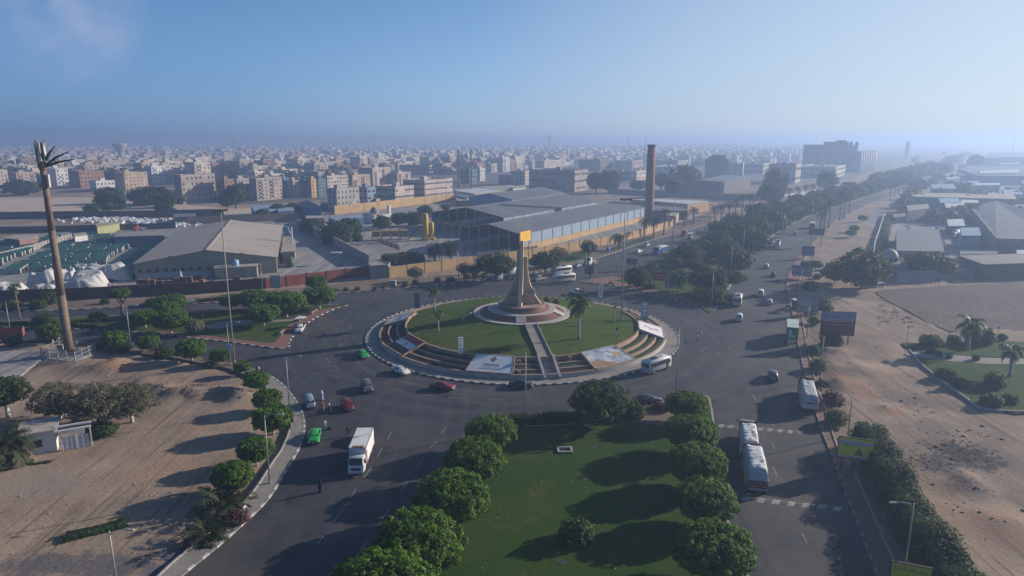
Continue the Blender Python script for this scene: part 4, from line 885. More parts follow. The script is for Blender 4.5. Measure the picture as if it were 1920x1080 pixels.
LAB = [('left tree of the clump of three on the traffic island', 271, 598, 42), ('broad front tree of the clump on the traffic island', 319, 602, 58), ('middle tree of the clump on the traffic island', 312, 584, 44), ('rear tree of the clump on the traffic island', 321, 570, 48), ('dark clipped tree behind the high mast on the island', 433, 566, 38), ('wide rear tree right of the high mast on the island', 475, 562, 50), ('front tree with a white trunk by the island footpath', 493, 590, 53), ('long leafy tree in the rear row of the island', 536, 570, 62), ('small gap tree in the rear row of the island', 508, 563, 40), ('bright end tree of the island nearest the roundabout', 598, 558, 54)]
for l, u, v, w in LAB: tree(u, v - 2, w, 'ficus_mid', l, G, tk='white', name='clipped_tree', tall=.88)
tree(365, 612, 30, 'pale', 'pale variegated ball tree on the traffic island', tk='thin', name='clipped_tree')
tree(593, 529, 33, 'ficus_mid', 'single clipped tree in front of the red wall', tk='thin', name='clipped_tree', hc=3.6)
tree(224, 550, 32, 'ficus_mid', 'tall lollipop tree on a thin trunk beside the far left road', tk='thin', name='clipped_tree', hc=7.0, tall=.8)
for l, u, v, w, t_ in [('low dark bush on the far left grass strip', 80, 600, 29, .7), ('low dark bush on the grass strip by the palm mast', 185, 595, 30, .7), ('round shrub below the white tarpaulins', 91, 561, 30, .9), ('small round shrub behind the palm mast road', 72, 572, 24, .9), ('leftmost shrub along the far left road', 22, 573, 26, .8), ('small ball shrub at the brown wall', 197, 566, 14, .9), ('dark shrub at the left edge beside the red trailer', 25, 640, 24, .9),
                  ('low bush under the mast fence corner', 190, 648, 22, .6), ('low bush by the lamp post of the left strip', 226, 652, 34, .5), ('low sprawling bush left of the high mast', 310, 663, 30, .6), ('ball shrub on the verge left of the roundabout', 648, 543, 8, 1), ('second ball shrub on the verge left of the roundabout', 670, 542, 9, 1), ('third ball shrub on the verge left of the roundabout', 703, 541, 7, 1), ('fourth ball shrub on the verge left of the roundabout', 719, 539, 6, 1), ('round shrub on the verge below the yellow wall', 779, 530, 11, 1), ('dark ball shrub at the verge near the mixer truck', 875, 519, 11, 1), ('dark ball shrub beside the mixer truck', 907, 517, 10, 1), ('wide dark shrub below the blue verge sign', 892, 518, 13, .8), ('low hedge clump along the far left road', 290, 567, 30, .5)]:
    shrub(u, v, w, 'shrub', l, 'shrubs beside the roads', tall=t_)
shrub(761, 533, 13, 'whiteflower', 'pale round shrub on the verge behind the roundabout'); shrub(820, 526, 11, 'whiteflower', 'pale small shrub on the verge below the lamp post'); shrub(845, 525, 17, 'red', 'reddish brown bush on the verge behind the roundabout', tall=.7)
tree(778, 511, 25, 'grey', 'dry brown round tree in front of the yellow wall', hc=3.0, name='small_tree', tk='thin')
tree(930, 496, 62, 'acacia_mid', 'broad flat topped tree behind the monument on its left', hc=5.5, tall=.75, name='spreading_tree')
tree(870, 504, 26, 'grey', 'bare twiggy tree on the verge before the yellow wall', hc=4, name='small_tree'); tree(889, 506, 22, 'grey', 'second twiggy bare tree next to the blue verge sign', hc=4, name='small_tree')
tree(1022, 489, 48, 'acacia_mid', 'dark spreading tree behind the monument on its right', hc=4.5, tall=.8, name='spreading_tree'); tree(1047, 477, 32, 'grey', 'pale leafy tree beside the dark one before the yellow wall', hc=4.5, name='small_tree'); tree(1103, 463, 26, 'acacia_mid', 'light green tree in front of the yellow wall by the road', hc=4, name='small_tree')
hedge(PP([(60, 610), (110, 609), (160, 612), (203, 617)], .1), 1.6, .9, 'yellowish low hedge along the grass strip of the far left road', mt=mat('yellowish_hedge', (.085, .088, .022), .7, island=.4), dens=10, leaf=.4, seed=7)
hedge(PP([(0, 608), (50, 608)], .1), 1.6, .8, 'short dark hedge at the far left of the grass strip', dens=10, leaf=.4, seed=8)
hedge(PP([(370, 566), (420, 562)], .1), 1.6, 1.0, 'dark low hedge beside the far road behind the island trees', dens=8, leaf=.5, seed=9)
for (u, v, l) in ((1026, 563, 'yellow green clipped shrub beside the monument steps'), (1043, 566, 'yellow green clipped shrub right of its twin by the monument')): shrub(u, v, 12, 'yellow', l, tall=1, z0=2.9)
for u, v, l in ((1118, 551, 'yellowish low shrub on the far rim of the roundabout'),): pass
# grey feathery trees at the far left
for l, u, v, w, hc, k in [('grey green feathery tree left of the three behind the white hut', 108, 750, 74, 3.4, 'grey'), ('tallest grey green feathery tree beside the white hut', 180, 758, 88, 4.2, 'grey'), ('grey green feathery tree on the right of the three at the hut', 243, 752, 78, 3.7, 'grey'), ('dark leafy tree cut off by the left edge', 8, 735, 70, 4.5, 'acacia')]:
    tree(u, v, w, k, l, 'trees around the white hut', hc=hc, tall=1.0, tk='white', name='feathery_tree')
shrub(190, 808, 44, 'shrub', 'dark green low bush under the feathery trees', tall=.6)
# --- palms
def frond_mesh(L, droop, seed, mt, leaf=.55, n=13, wid=.05, rise=.5):
    rnd = random.Random(seed); mb = MB(); pts = []; el = rise
    p = Vector((0, 0, 0)); pts.append(p.copy())
    for i in range(n):
        p = p + Vector((math.cos(el), 0, math.sin(el))) * (L / n); pts.append(p.copy()); el -= droop / n * (0.5 + 1.0 * i / n)
    V = []; F = []
    for i in range(n):
        a, b = pts[i], pts[i + 1]; w0, w1 = wid * (1 - i / n) + .012, wid * (1 - (i + 1) / n) + .012; k = len(V)
        V += [a + Vector((0, -w0, 0)), a + Vector((0, w0, 0)), b + Vector((0, w1, 0)), b + Vector((0, -w1, 0))]; F.append((k, k + 1, k + 2, k + 3))
        t = (i + .5) / n
        if t > .12:
            ll = leaf * math.sin(math.pi * min(1, t * .8 + .15)) ** .6; d = (b - a).normalized()
            for s in (-1, 1):
                for q in range(2):
                    r = a.lerp(b, .25 + .5 * q); tip = r + d * ll * .55 + Vector((0, s * ll * .8, -ll * .35 + rnd.uniform(-.08, .08)))
                    k = len(V); wv = d * ll * .26
                    V += [r - wv * .5, r + wv * .5, tip + wv * .3, tip - wv * .2]; F.append((k, k + 1, k + 2, k + 3))
    mb.add(V, F, mt); return mb.mesh('frond')
FR = {}
def fr(kind, i):
    if kind not in FR:
        mt = {'date': M_FROND, 'royal': M_FRONDG, 'dry': M_FRONDD}[kind]
        FR[kind] = [frond_mesh(1.0, d, 30 + q, mt, .17, 15, .018, r_) for q, (d, r_) in enumerate(((1.5, .95), (1.7, .55), (1.7, .15), (1.4, -.35)))] if kind != 'royal' else [frond_mesh(1.0, d, 40 + q, mt, .26, 13, .018, r_) for q, (d, r_) in enumerate(((2.4, 1.1), (2.6, .7), (2.4, .25), (1.6, -.4)))]
    return FR[kind][i]
def palm(base, h, L, kind, label, group=None, n=26, r=.22, bark=None, dry=0, parts=True, name='palm_tree', r2=None):
    CNT[0] += 1; rnd = random.Random(CNT[0]); t = thing(name, label, 'palm', base, rnd.uniform(0, 6.28), group)
    mb = MB(); lean = Vector((rnd.uniform(-.03, .03), rnd.uniform(-.03, .03), 0)) * h
    ns = 7 if h > 2 else 3; mb.tube([Vector((0, 0, -.2))] + [lean * (i / ns) ** 1.5 + Vector((0, 0, h * i / ns)) for i in range(1, ns + 1)], [r * 1.3] + [r * (1 + .08 * (i % 2)) if not r2 else r + (r2 - r) * i / ns for i in range(1, ns + 1)], 8, bark or M_PALMB); mb.build('trunk', t, True)
    top = lean + Vector((0, 0, h)); J = MB()
    for i in range(n + dry):
        lay = 3 if i >= n else min(3, int(4 * i / n)); mesh = fr('dry' if i >= n else kind, lay if i < n else 3)
        a = i * 2.39996; s = L * rnd.uniform(.85, 1.1); zr = rnd.uniform(-.12, .12)
        if parts:
            f = link('frond', mesh, t, top + Vector((0, 0, rnd.uniform(-.1, .15)))); f.rotation_euler = (0, zr, a); f.scale = (s, s, s)
        else:
            M_ = Matrix.Translation(top) @ Matrix.Rotation(a, 4, 'Z') @ Matrix.Rotation(zr, 4, 'Y') @ Matrix.Scale(s, 4)
            J.add([M_ @ v.co for v in mesh.vertices], [tuple(p.vertices) for p in mesh.polygons], mesh.materials[0])
    if not parts: J.build('crown', t)
    return t
palm(P(1085, 634, 3.0), 7.6, 3.6, 'royal', 'tall royal palm on the roundabout lawn right of the monument', n=20, r=.30, bark=M_PALMG, r2=.2)
palm(P(822, 621, 2.8), 4.2, 2.0, 'royal', 'short slender palm on the roundabout lawn left of the monument', n=11, r=.16, bark=M_PALMG)
palm(P(815, 588, 2.6), 6.0, 2.4, 'royal', 'taller slender palm on the roundabout behind its shorter twin', n=12, r=.2, bark=M_PALMG)
palm(P(1152, 605, 2.8), 4.4, 1.2, 'royal', 'thin nearly bare young palm on the roundabout lawn', n=6, r=.13, bark=M_PALMG)
palm(P(418, 955), .5, 4.6, 'date', 'larger feathery date palm at the left kerb', n=34, r=.45)
palm(P(388, 1012), .5, 3.7, 'date', 'smaller dry tipped date palm nearest the frame edge at the left kerb', n=24, r=.4, dry=8)
palm(P(14, 872), 3.0, 4.6, 'date', 'shaggy date palm beside the white hut', n=40, r=.4, dry=8)
palm(P(300, 668), 1.4, 2.6, 'date', 'small fan of a palm between two dark trees of the left strip', n=20, r=.2)
palm(P(395, 688), .8, 2.2, 'date', 'low young palm near the foot of the high mast', n=18, r=.2)
palm(P(38, 600), 8.6, 2.3, 'royal', 'slender palm on a thin trunk at the far left road', n=14, r=.2)
palm(P(815, 490), 4.6, 4.6, 'date', 'left of two date palms behind the yellow wall', n=34, r=.35, parts=False, dry=6); palm(P(846, 488), 5.0, 4.6, 'date', 'right of two date palms behind the yellow wall', n=34, r=.35, parts=False, dry=6)
palm(P(1272, 549), 5.0, 4.2, 'royal', 'palm in front of the white sign on the wooded median', n=14, r=.25, bark=M_PALMG); palm(P(1242, 532), 3.4, 3.0, 'date', 'small palm beside the red sign on the wooded median', n=16, r=.2); palm(P(1220, 513), 3.4, 3.0, 'date', 'small palm at the near corner of the wooded median', n=18, r=.25)
palm(P(1815, 656, .2), 5.8, 4.0, 'royal', 'big drooping palm in the park on the right', n=16, r=.28, bark=M_PALMG)
palm(P(1893, 706, .2), 5.2, 3.2, 'royal', 'palm in the park at the right edge', n=15, r=.3, bark=M_PALMG)
palm(P(1160, 468), 5.0, 3.6, 'date', 'shaggy date palm before the yellow wall by the tall mast', n=26, r=.35, parts=False, dry=6)
G = 'date palms along the far carriageway'
for i, (u, v, h, L) in enumerate([(1207, 452, 9, 4), (1225, 447, 8, 4), (1244, 441, 11, 4.2), (1283, 425, 7, 4), (1300, 420, 7.5, 4), (1340, 417, 8, 4), (1352, 413, 8, 4), (1367, 410, 8.5, 4), (1378, 405, 8, 4), (1391, 402, 11, 4), (1405, 397, 10, 4), (1412, 395, 9, 4), (1465, 382, 9, 4), (1480, 379, 9, 4), (1495, 376, 9, 4), (1510, 372, 9, 4), (1522, 369, 9, 4), (1535, 366, 9, 4), (1548, 363, 9, 4), (1560, 360, 9, 4)]):
    palm(P(u, v), h, L, 'date', f'{nth(i)} date palm counted from the brick chimney along the far carriageway', G, n=20, r=.35, parts=False)
G = 'tall palms on the right verge of the main road'
for i, (u, v, h, L) in enumerate([(1537, 440, 10, 3.4), (1545, 432, 11, 3.4), (1554, 427, 13.5, 3.4), (1574, 412, 15, 3.8), (1582, 408, 12, 3.4), (1592, 399, 11.5, 3.4), (1669, 372, 9, 3.6), (1677, 369, 10, 3.6), (1684, 366, 10, 3.6), (1693, 361, 11, 3.6), (1705, 354, 10, 3.6), (1720, 345, 10, 3.6), (1727, 343, 10, 3.6), (1737, 338, 10, 3.6), (1747, 334, 10, 3.6), (1757, 330, 10, 3.6), (1765, 326, 10, 3.6)]):
    palm(P(u, v), h, L, 'date', f'{nth(i)} tall palm counted from the roundabout on the right verge of the main road', G, n=18, r=.3, parts=False)
# --- wooded median
G = 'dense trees of the wooded median'
WT = [(1195, 520, 42, 4), (1330, 527, 60, 4.2), (1310, 500, 30, 3), (1290, 478, 50, 4), (1268, 492, 24, 3), (1316, 466, 44, 4), (1345, 455, 52, 4), (1378, 488, 56, 4), (1360, 470, 50, 4), (1410, 452, 54, 4.4), (1385, 440, 58, 5), (1350, 430, 40, 5), (1415, 428, 54, 5), (1375, 415, 36, 5), (1445, 415, 50, 5), (1425, 402, 46, 5), (1460, 402, 44, 5), (1480, 398, 40, 5), (1455, 391, 36, 5), (1500, 390, 40, 5), (1520, 385, 38, 5), (1495, 380, 34, 5), (1540, 378, 36, 5), (1562, 372, 34, 5), (1530, 371, 30, 5), (1585, 366, 32, 5), (1560, 362, 28, 5), (1605, 359, 30, 5), (1625, 354, 28, 5), (1592, 353, 26, 5), (1645, 348, 26, 5), (1665, 342, 24, 5), (1640, 340, 22, 5), (1685, 336, 22, 5), (1700, 331, 20, 5), (1720, 325, 19, 5), (1738, 319, 18, 5), (1755, 313, 16, 5), (1775, 307, 14, 5), (1790, 302, 12, 5)]
WHERE = ['alone behind the tall roundabout mast', 'round and dense at the tip of the median by the lamp', 'bright green behind the white sign', 'broad and dark beside the second mast', 'small between the palm and the mast']
for i, (u, v, w, hc) in enumerate(WT):
    tree(u, v, w, 'acacia_mid' if i < 14 else 'round_far', ('dense median tree, ' + WHERE[i]) if i < len(WHERE) else f'dense dark tree of the wooded median, {nth(i)} from its tip at the roundabout', G, hc=hc, tall=.95, name='median_tree')
for l, u, v, w in [('low bush on the wooded median near the mast foot', 1330, 480, 24), ('low reddish bush on the median by the pavement lamp', 1375, 520, 40), ('yellow brown shrub under the red sign', 1218, 538, 20), ('long low shrub at the tip of the median', 1335, 556, 60), ('bush on the median facing the small truck', 1470, 418, 26)]:
    shrub(u, v, w, 'shrub', l, tall=.5)
# --- right verge
G = 'shrubs and trees on the right verge'
for l, u, v, w, k, n_, t_ in [('big dark round tree over the blue parked truck', 1618, 505, 82, 'acacia_mid', 'tree', 1.0), ('smaller dark tree on the left of the big round one', 1567, 511, 44, 'acacia_mid', 'tree', .9), ('dark low trees left of the domed building', 1735, 492, 60, 'acacia_mid', 'tree', .8), ('leafy tree against the domed building wall', 1765, 500, 46, 'round_far', 'tree', .8),
                        ('clipped bush by the verge billboards', 1520, 537, 22, 'shrub', 'shrub', .8), ('small tree beside the blue billboard', 1530, 496, 22, 'ficus_mid', 'tree', .9), ('leafy bush left of the blue billboard tree', 1510, 497, 16, 'shrub', 'shrub', .9), ('round small tree before the large dark ones', 1557, 498, 15, 'ficus_mid', 'tree', .9), ('low bush in front of the parked blue truck', 1532, 519, 13, 'shrub', 'shrub', .8),
                        ('ragged bush on the sand bank behind the kiosk', 1535, 566, 34, 'shrub', 'shrub', .7), ('bush on the sand bank above the red billboard', 1545, 578, 26, 'shrub', 'shrub', .7), ('dark bush under the red billboard', 1558, 638, 34, 'shrub', 'shrub', .8), ('dark bush between the kiosk and the billboard', 1526, 602, 18, 'shrub', 'shrub', .9), ('dark clipped bush on the pavement edge', 1525, 658, 20, 'shrub', 'shrub', 1.0),
                        ('pale flowering bush on the pavement edge', 1535, 686, 30, 'whiteflower', 'shrub', .9), ('red flowering bush beside the loaded truck', 1541, 720, 22, 'red', 'shrub', .8), ('dark bush with red flowers beside the loaded truck', 1560, 750, 34, 'red', 'shrub', .9), ('white flowering bush before the tall hedge', 1569, 785, 38, 'whiteflower', 'shrub', .9),
                        ('small tree on the sandy verge far right', 1602, 428, 16, 'ficus_mid', 'tree', 1), ('second small tree on the sandy verge far right', 1596, 437, 17, 'ficus_mid', 'tree', 1), ('third small tree on the sandy verge, nearest the road', 1618, 409, 15, 'ficus_mid', 'tree', 1)]:
    if n_ == 'tree': tree(u, v, w, k, l, G, tall=t_, name='roadside_tree')
    else: shrub(u, v, w, k, l, G, tall=t_)
for i, (u, v, w, t_) in enumerate([(1745, 640, 32, .7), (1788, 637, 20, .8), (1850, 634, 22, 1.6), (1880, 633, 14, 1), (1830, 634, 30, 1), (1866, 716, 30, 1.0), (1860, 752, 34, .7), (1895, 748, 26, .6), (1775, 702, 34, .6), (1800, 718, 26, .7), (1745, 658, 14, 1), (1760, 664, 12, 1), (1780, 668, 10, 1), (1830, 671, 12, 1)]):
    shrub(u, v, w, 'shrub', ['low spreading bush at the near edge of the park', 'twiggy low bush behind the park lawn', 'tall dark cypress like bush in the park', 'small clipped bush by the park lamp', 'dark bush under the big park palm', 'round dark bush on the park lawn', 'broad bush at the lower park kerb', 'leafy bush at the lower park kerb by the edge', 'low bush along the park kerb', 'second low bush along the park kerb', 'tiny ball bush at the start of the park path', 'second tiny ball bush on the park path', 'third tiny ball bush on the park path', 'fourth tiny ball bush on the park path'][i], 'park bushes', tall=t_, z0=.2)
hedge(PP([(1650, 520), (1652, 480), (1660, 440), (1668, 405)]), 3.0, 2.2, 'green hedge along the white lane wall', dens=4, leaf=.8, seed=12)
# yard greenery
hedge(PP([(722, 496), (750, 493), (790, 487)]), 7, 3.2, 'dense green hedge behind the yellow wall by the gatehouse', dens=5, leaf=.8, seed=14)
G = 'trees in the factory grounds'
for l, u, v, w in [('leafy tree at the corner of the grey yard wall', 583, 424, 30), ('broad tree behind the long grey yard wall', 630, 440, 50), ('pale tree of the yard beside the sand heap', 655, 428, 40), ('small round tree by the sand heap', 670, 446, 17), ('dark tree in front of the small mosque', 715, 417, 28), ('low dark tree right of the small mosque', 748, 411, 26), ('dark tree between the mosque and the yellow silos', 776, 411, 28), ('tree behind the yellow silos', 796, 397, 24), ('thin tree before the blue sheds', 520, 395, 26), ('second thin tree before the blue sheds', 548, 392, 24), ('grey tree beside the blue gabled shed', 576, 392, 20), ('dark tree at the left of the blue sheds', 492, 402, 22), ('small tree below the long tan block', 1022, 346, 22), ('low tree on the yard road', 835, 389, 12)]:
    tree(u, v, w, 'round_far', l, G, hc=3.6, name='yard_tree')
G = 'trees in the distance'
for i, (u, v, w, hc, t_, l) in enumerate([(208, 380, 46, 6, .8, 'umbrella tree on the empty sandy lot'), (172, 391, 24, 4, .7, 'low wide tree left of the umbrella tree on the lot'), (308, 390, 28, 4, .7, 'low round tree on the right of the empty lot'), (440, 366, 34, 9, 1.2, 'dark tree mass before the beige apartment rows'), (425, 376, 26, 6, 1, 'dark tree at the corner of the grey apartment block'), (40, 352, 50, 6, .6, 'long dark tree belt at the far left'), (205, 366, 40, 6, .8, 'dark trees below the tan corner block'), (280, 368, 60, 6, .6, 'wide dark trees below the row of blocks'), (320, 372, 40, 6, .7, 'dark trees at the foot of the long block'),
                                 (1118, 340, 28, 10, 1.3, 'tall dark tree left of the brick chimney'), (1145, 340, 32, 10, 1.3, 'broad dark tree next to the brick chimney'), (1240, 338, 28, 9, 1, 'dark tree just right of the brick chimney'), (1285, 336, 50, 10, 1.1, 'large dark tree cluster behind the masts'), (1265, 350, 30, 8, 1, 'lower dark tree under the large cluster'), (1455, 340, 36, 13, 1.4, 'tall dark tree by the open factory hall'), (1445, 362, 40, 8, 1, 'broad dark trees before the factory hall'), (1550, 338, 30, 10, 1.2, 'dark round tree before the long pale halls'), (1830, 303, 22, 12, 1.2, 'faint tall tree in the haze on the right'), (1770, 316, 26, 8, .8, 'faint hazy tree at the end of the road'), (1195, 347, 26, 6, .7, 'low dark trees left of the chimney foot')]):
    tree(u, v, w, 'round_far', l, G, hc=hc, tall=t_, name='distant_tree')
# ============================================================ BUILDINGS, WALLS, TOWERS
M_WALL = mat('painted_wall', (.5, .45, .4), .85, var=.28, scale=.10, objcol=True, fine=.07)
M_ROOFC = mat('flat_roof', (.26, .235, .215), .9, var=.35, scale=.12, fine=.15)
M_WIN = mat('window_glass', (.028, .034, .042), .25, spec=.6, island=.4)
M_SHUT = mat('window_frame', (.30, .28, .26), .7)
M_BLUEW = mat('blue_sheet_metal', (.24, .33, .44), .55, var=.2, scale=.3, fine=.06)
M_BLUED = mat('deep_blue_panel', (.05, .13, .28), .55, var=.2, scale=.3)
M_ROOFG = mat('grey_sheet_roof', (.155, .165, .18), .6, var=.25, scale=.10, fine=.1)
M_ROOFT = mat('tan_sheet_roof', (.37, .325, .28), .7, var=.16, scale=.08, fine=.08)
M_CREAMW = mat('cream_cladding', (.33, .31, .235), .75, var=.2, scale=.3, fine=.06)
M_OCHRE = mat('ochre_render', (.46, .31, .15), .85, var=.22, scale=.25, fine=.06)
M_REDW = mat('red_wall_paint', (.24, .075, .058), .85, var=.3, scale=.3, fine=.1)
M_BRNWALL = mat('brown_wall_paint', (.115, .070, .060), .85, var=.3, scale=.3, fine=.1)
M_GREYW = mat('grey_block_wall', (.27, .26, .255), .9, var=.25, scale=.25, fine=.1)
M_DGREY = mat('dark_block_wall', (.12, .105, .10), .9, var=.25, scale=.2, fine=.1)
M_DARKIN = mat('unlit_interior', (.03, .03, .034), .95)
M_WSHEET = mat('white_sheet_roof', (.52, .53, .55), .6, var=.2, scale=.2)
M_BRICK = bpy.data.materials.new('chimney_brick'); M_BRICK.use_nodes = True
_n = M_BRICK.node_tree.nodes; _l = M_BRICK.node_tree.links.new; _b = _n['Principled BSDF']; _b.inputs['Roughness'].default_value = .9
_tc = _n.new('ShaderNodeTexCoord'); _br = _n.new('ShaderNodeTexBrick'); _br.inputs['Color1'].default_value = (.32, .115, .07, 1); _br.inputs['Color2'].default_value = (.24, .09, .06, 1); _br.inputs['Mortar'].default_value = (.2, .16, .13, 1); _br.inputs['Scale'].default_value = 1.0; _br.inputs['Brick Width'].default_value = .9; _br.inputs['Row Height'].default_value = .4
_mp = _n.new('ShaderNodeMapping'); _mp.inputs['Rotation'].default_value = (R(90), 0, 0); _l(_tc.outputs['Object'], _mp.inputs[0]); _l(_mp.outputs[0], _br.inputs['Vector'])
_no = _n.new('ShaderNodeTexNoise'); _no.inputs['Scale'].default_value = .25; _no.inputs['Detail'].default_value = 6; _l(_tc.outputs['Object'], _no.inputs['Vector'])
_mr = _n.new('ShaderNodeMapRange'); _mr.inputs[1].default_value, _mr.inputs[2].default_value, _mr.inputs[3].default_value, _mr.inputs[4].default_value = .3, .7, .6, 1.25; _l(_no.outputs[0], _mr.inputs[0])
_mx = _n.new('ShaderNodeMix'); _mx.data_type = 'RGBA'; _mx.blend_type = 'MULTIPLY'; _mx.inputs[0].default_value = 1; _l(_br.outputs[0], _mx.inputs[6]); _l(_mr.outputs[0], _mx.inputs[7]); _l(_mx.outputs[2], _b.inputs['Base Color'])
AZ1, AZ2 = R(58), R(148)
E1 = Vector((math.cos(AZ1), math.sin(AZ1), 0)); E2 = Vector((math.cos(AZ2), math.sin(AZ2), 0))
def along(c, e, u):      # distance along e from c to reach picture column u
    k = (u - 960) / FPX; return (k * (c.y * cp + CAM_H * sp_) - c.x) / (e.x - k * e.y * cp)
def zat(p, v): 
    b = (540 - v) / FPX; return CAM_H + p.y * (-sp_ + b * cp) / (cp + b * sp_)
def hall_frame(c, e1, a, b):     # local matrix: x along e1 (right face), y along e2
    return Matrix(((e1.x, -e1.y, 0, c.x), (e1.y, e1.x, 0, c.y), (0, 0, 1, c.z), (0, 0, 0, 1)))
PAL = {'cream': (.50, .44, .36), 'tan': (.42, .32, .23), 'pink': (.46, .35, .30), 'grey': (.33, .31, .29), 'white': (.58, .57, .55), 'brick': (.30, .17, .13), 'ochre': (.48, .30, .14), 'teal': (.10, .17, .20), 'pale pink': (.52, .42, .38), 'blue': (.16, .26, .40), 'brown': (.22, .15, .12), 'beige': (.44, .39, .33), 'greige': (.36, .31, .28)}
CITY = []        # centres of everything placed, to keep the random town clear of it
def block_mesh(a, b, h, floors, seed, style=0, win=1.15):
    """local frame: near corner at the origin, x along the lit face (length b), y along the shaded face (length a)"""
    rnd = random.Random(seed); w = MB(); w.add([(0, 0, -.3), (b, 0, -.3), (b, a, -.3), (0, a, -.3), (0, 0, h), (b, 0, h), (b, a, h), (0, a, h)], [(0, 1, 5, 4), (1, 2, 6, 5), (2, 3, 7, 6), (3, 0, 4, 7)], M_WALL)
    w.add([(0, 0, h - .02), (b, 0, h - .02), (b, a, h - .02), (0, a, h - .02)], [(0, 1, 2, 3)], M_ROOFC)
    for x0, y0, x1, y1 in ((0, 0, b, .25), (0, a - .25, b, a), (0, .25, .25, a - .25), (b - .25, .25, b, a - .25)):
        w.box(((x0 + x1) / 2, (y0 + y1) / 2, h + .4), (x1 - x0, y1 - y0, .84), M_WALL)
    g = MB(); fh = h / floors; bal = MB()
    for f in range(floors):
        z = fh * (f + .52)
        for L, face in ((b, 0), (a, 1)):
            n = max(1, int(L / 3.1)); st_ = L / n
            for k in range(n):
                if rnd.random() < .12: continue
                x = st_ * (k + .5); ww = win * rnd.uniform(.8, 1.15) * (2.2 if style == 1 else 1); hh = fh * (.42 if style != 1 else .3); ww = min(ww, st_ * .8)
                if face == 0:
                    g.box((x, -.0, z), (ww, .12, hh), M_WIN); 
                    if style == 2 and k % 3 == 1 and f: bal.box((x, -.6, fh * f + .5), (st_ * .9, 1.2, .95), M_WALL)
                else:
                    g.box((0, x, z), (.12, ww, hh), M_WIN)
                    if style == 2 and k % 3 == 1 and f: bal.box((-.55, x, fh * f + .5), (1.1, st_ * .9, .95), M_WALL)
        if style in (0, 1) and f:
            w.box((b / 2, -.05, fh * f), (b, .14, .16), M_SHUT); w.box((-.05, a / 2, fh * f), (.14, a, .16), M_SHUT)
    r = MB(); q = rnd.uniform(.25, .6); r.box((b * q, a * .5, h + 1.4), (min(4, b * .35), min(4.5, a * .4), 2.8), M_WALL); 
    tk = MB(); tk.cyl((b * .8, a * .6, h), (b * .8, a * .6, h + 1.5), .7, .7, 10, M_STEEL)
    for i in range(3): tk.box((b * rnd.uniform(.1, .9), a * rnd.uniform(.2, .8), h + .5), (1.2, .9, 1.0), M_SHUT)
    return w.mesh('wall'), g.mesh('glazing'), (bal.mesh('balcony') if bal.f else None), r.mesh('roof_house'), tk.mesh('roof_tank')
def block(label, cat, c, a, b, h, col, floors, group=None, style=0, name='apartment_block', e1=E1, seed=None):
    t = thing(name, label, cat, c, math.atan2(e1.y, e1.x), group); CNT[0] += 1
    w, g, bl, r, tk = block_mesh(a, b, h, floors, seed or CNT[0], style)
    cc = [x * random.Random(CNT[0]).uniform(.92, 1.12) for x in (PAL[col] if isinstance(col, str) else col)] + [1]
    for nme, me in (('wall', w), ('glazing', g), ('balcony', bl), ('roof_house', r), ('roof_tank', tk)):
        if me is None: continue
        o = link(nme, me, t); o.color = cc
        if nme in ('glazing', 'balcony'): o['kind'] = 'stuff'
    CITY.append((c + e1 * b / 2 + Vector((-e1.y, e1.x, 0)) * a / 2, max(a, b) * .6 + 5)); return t
def block_px(uL, uC, uR, vb, vr, col, floors, label, cat='building', style=0, name='apartment_block', group=None, minside=8):
    c = P(uC, vb); a = along(c, E2, uL); b = along(c, E1, uR); h = zat(c, vr)
    return block(label, cat, c, max(minside, min(a, 70)), max(minside, min(b, 90)), max(h, 3), col, floors, group, style, name)
G = 'apartment blocks at the near edge of the town'
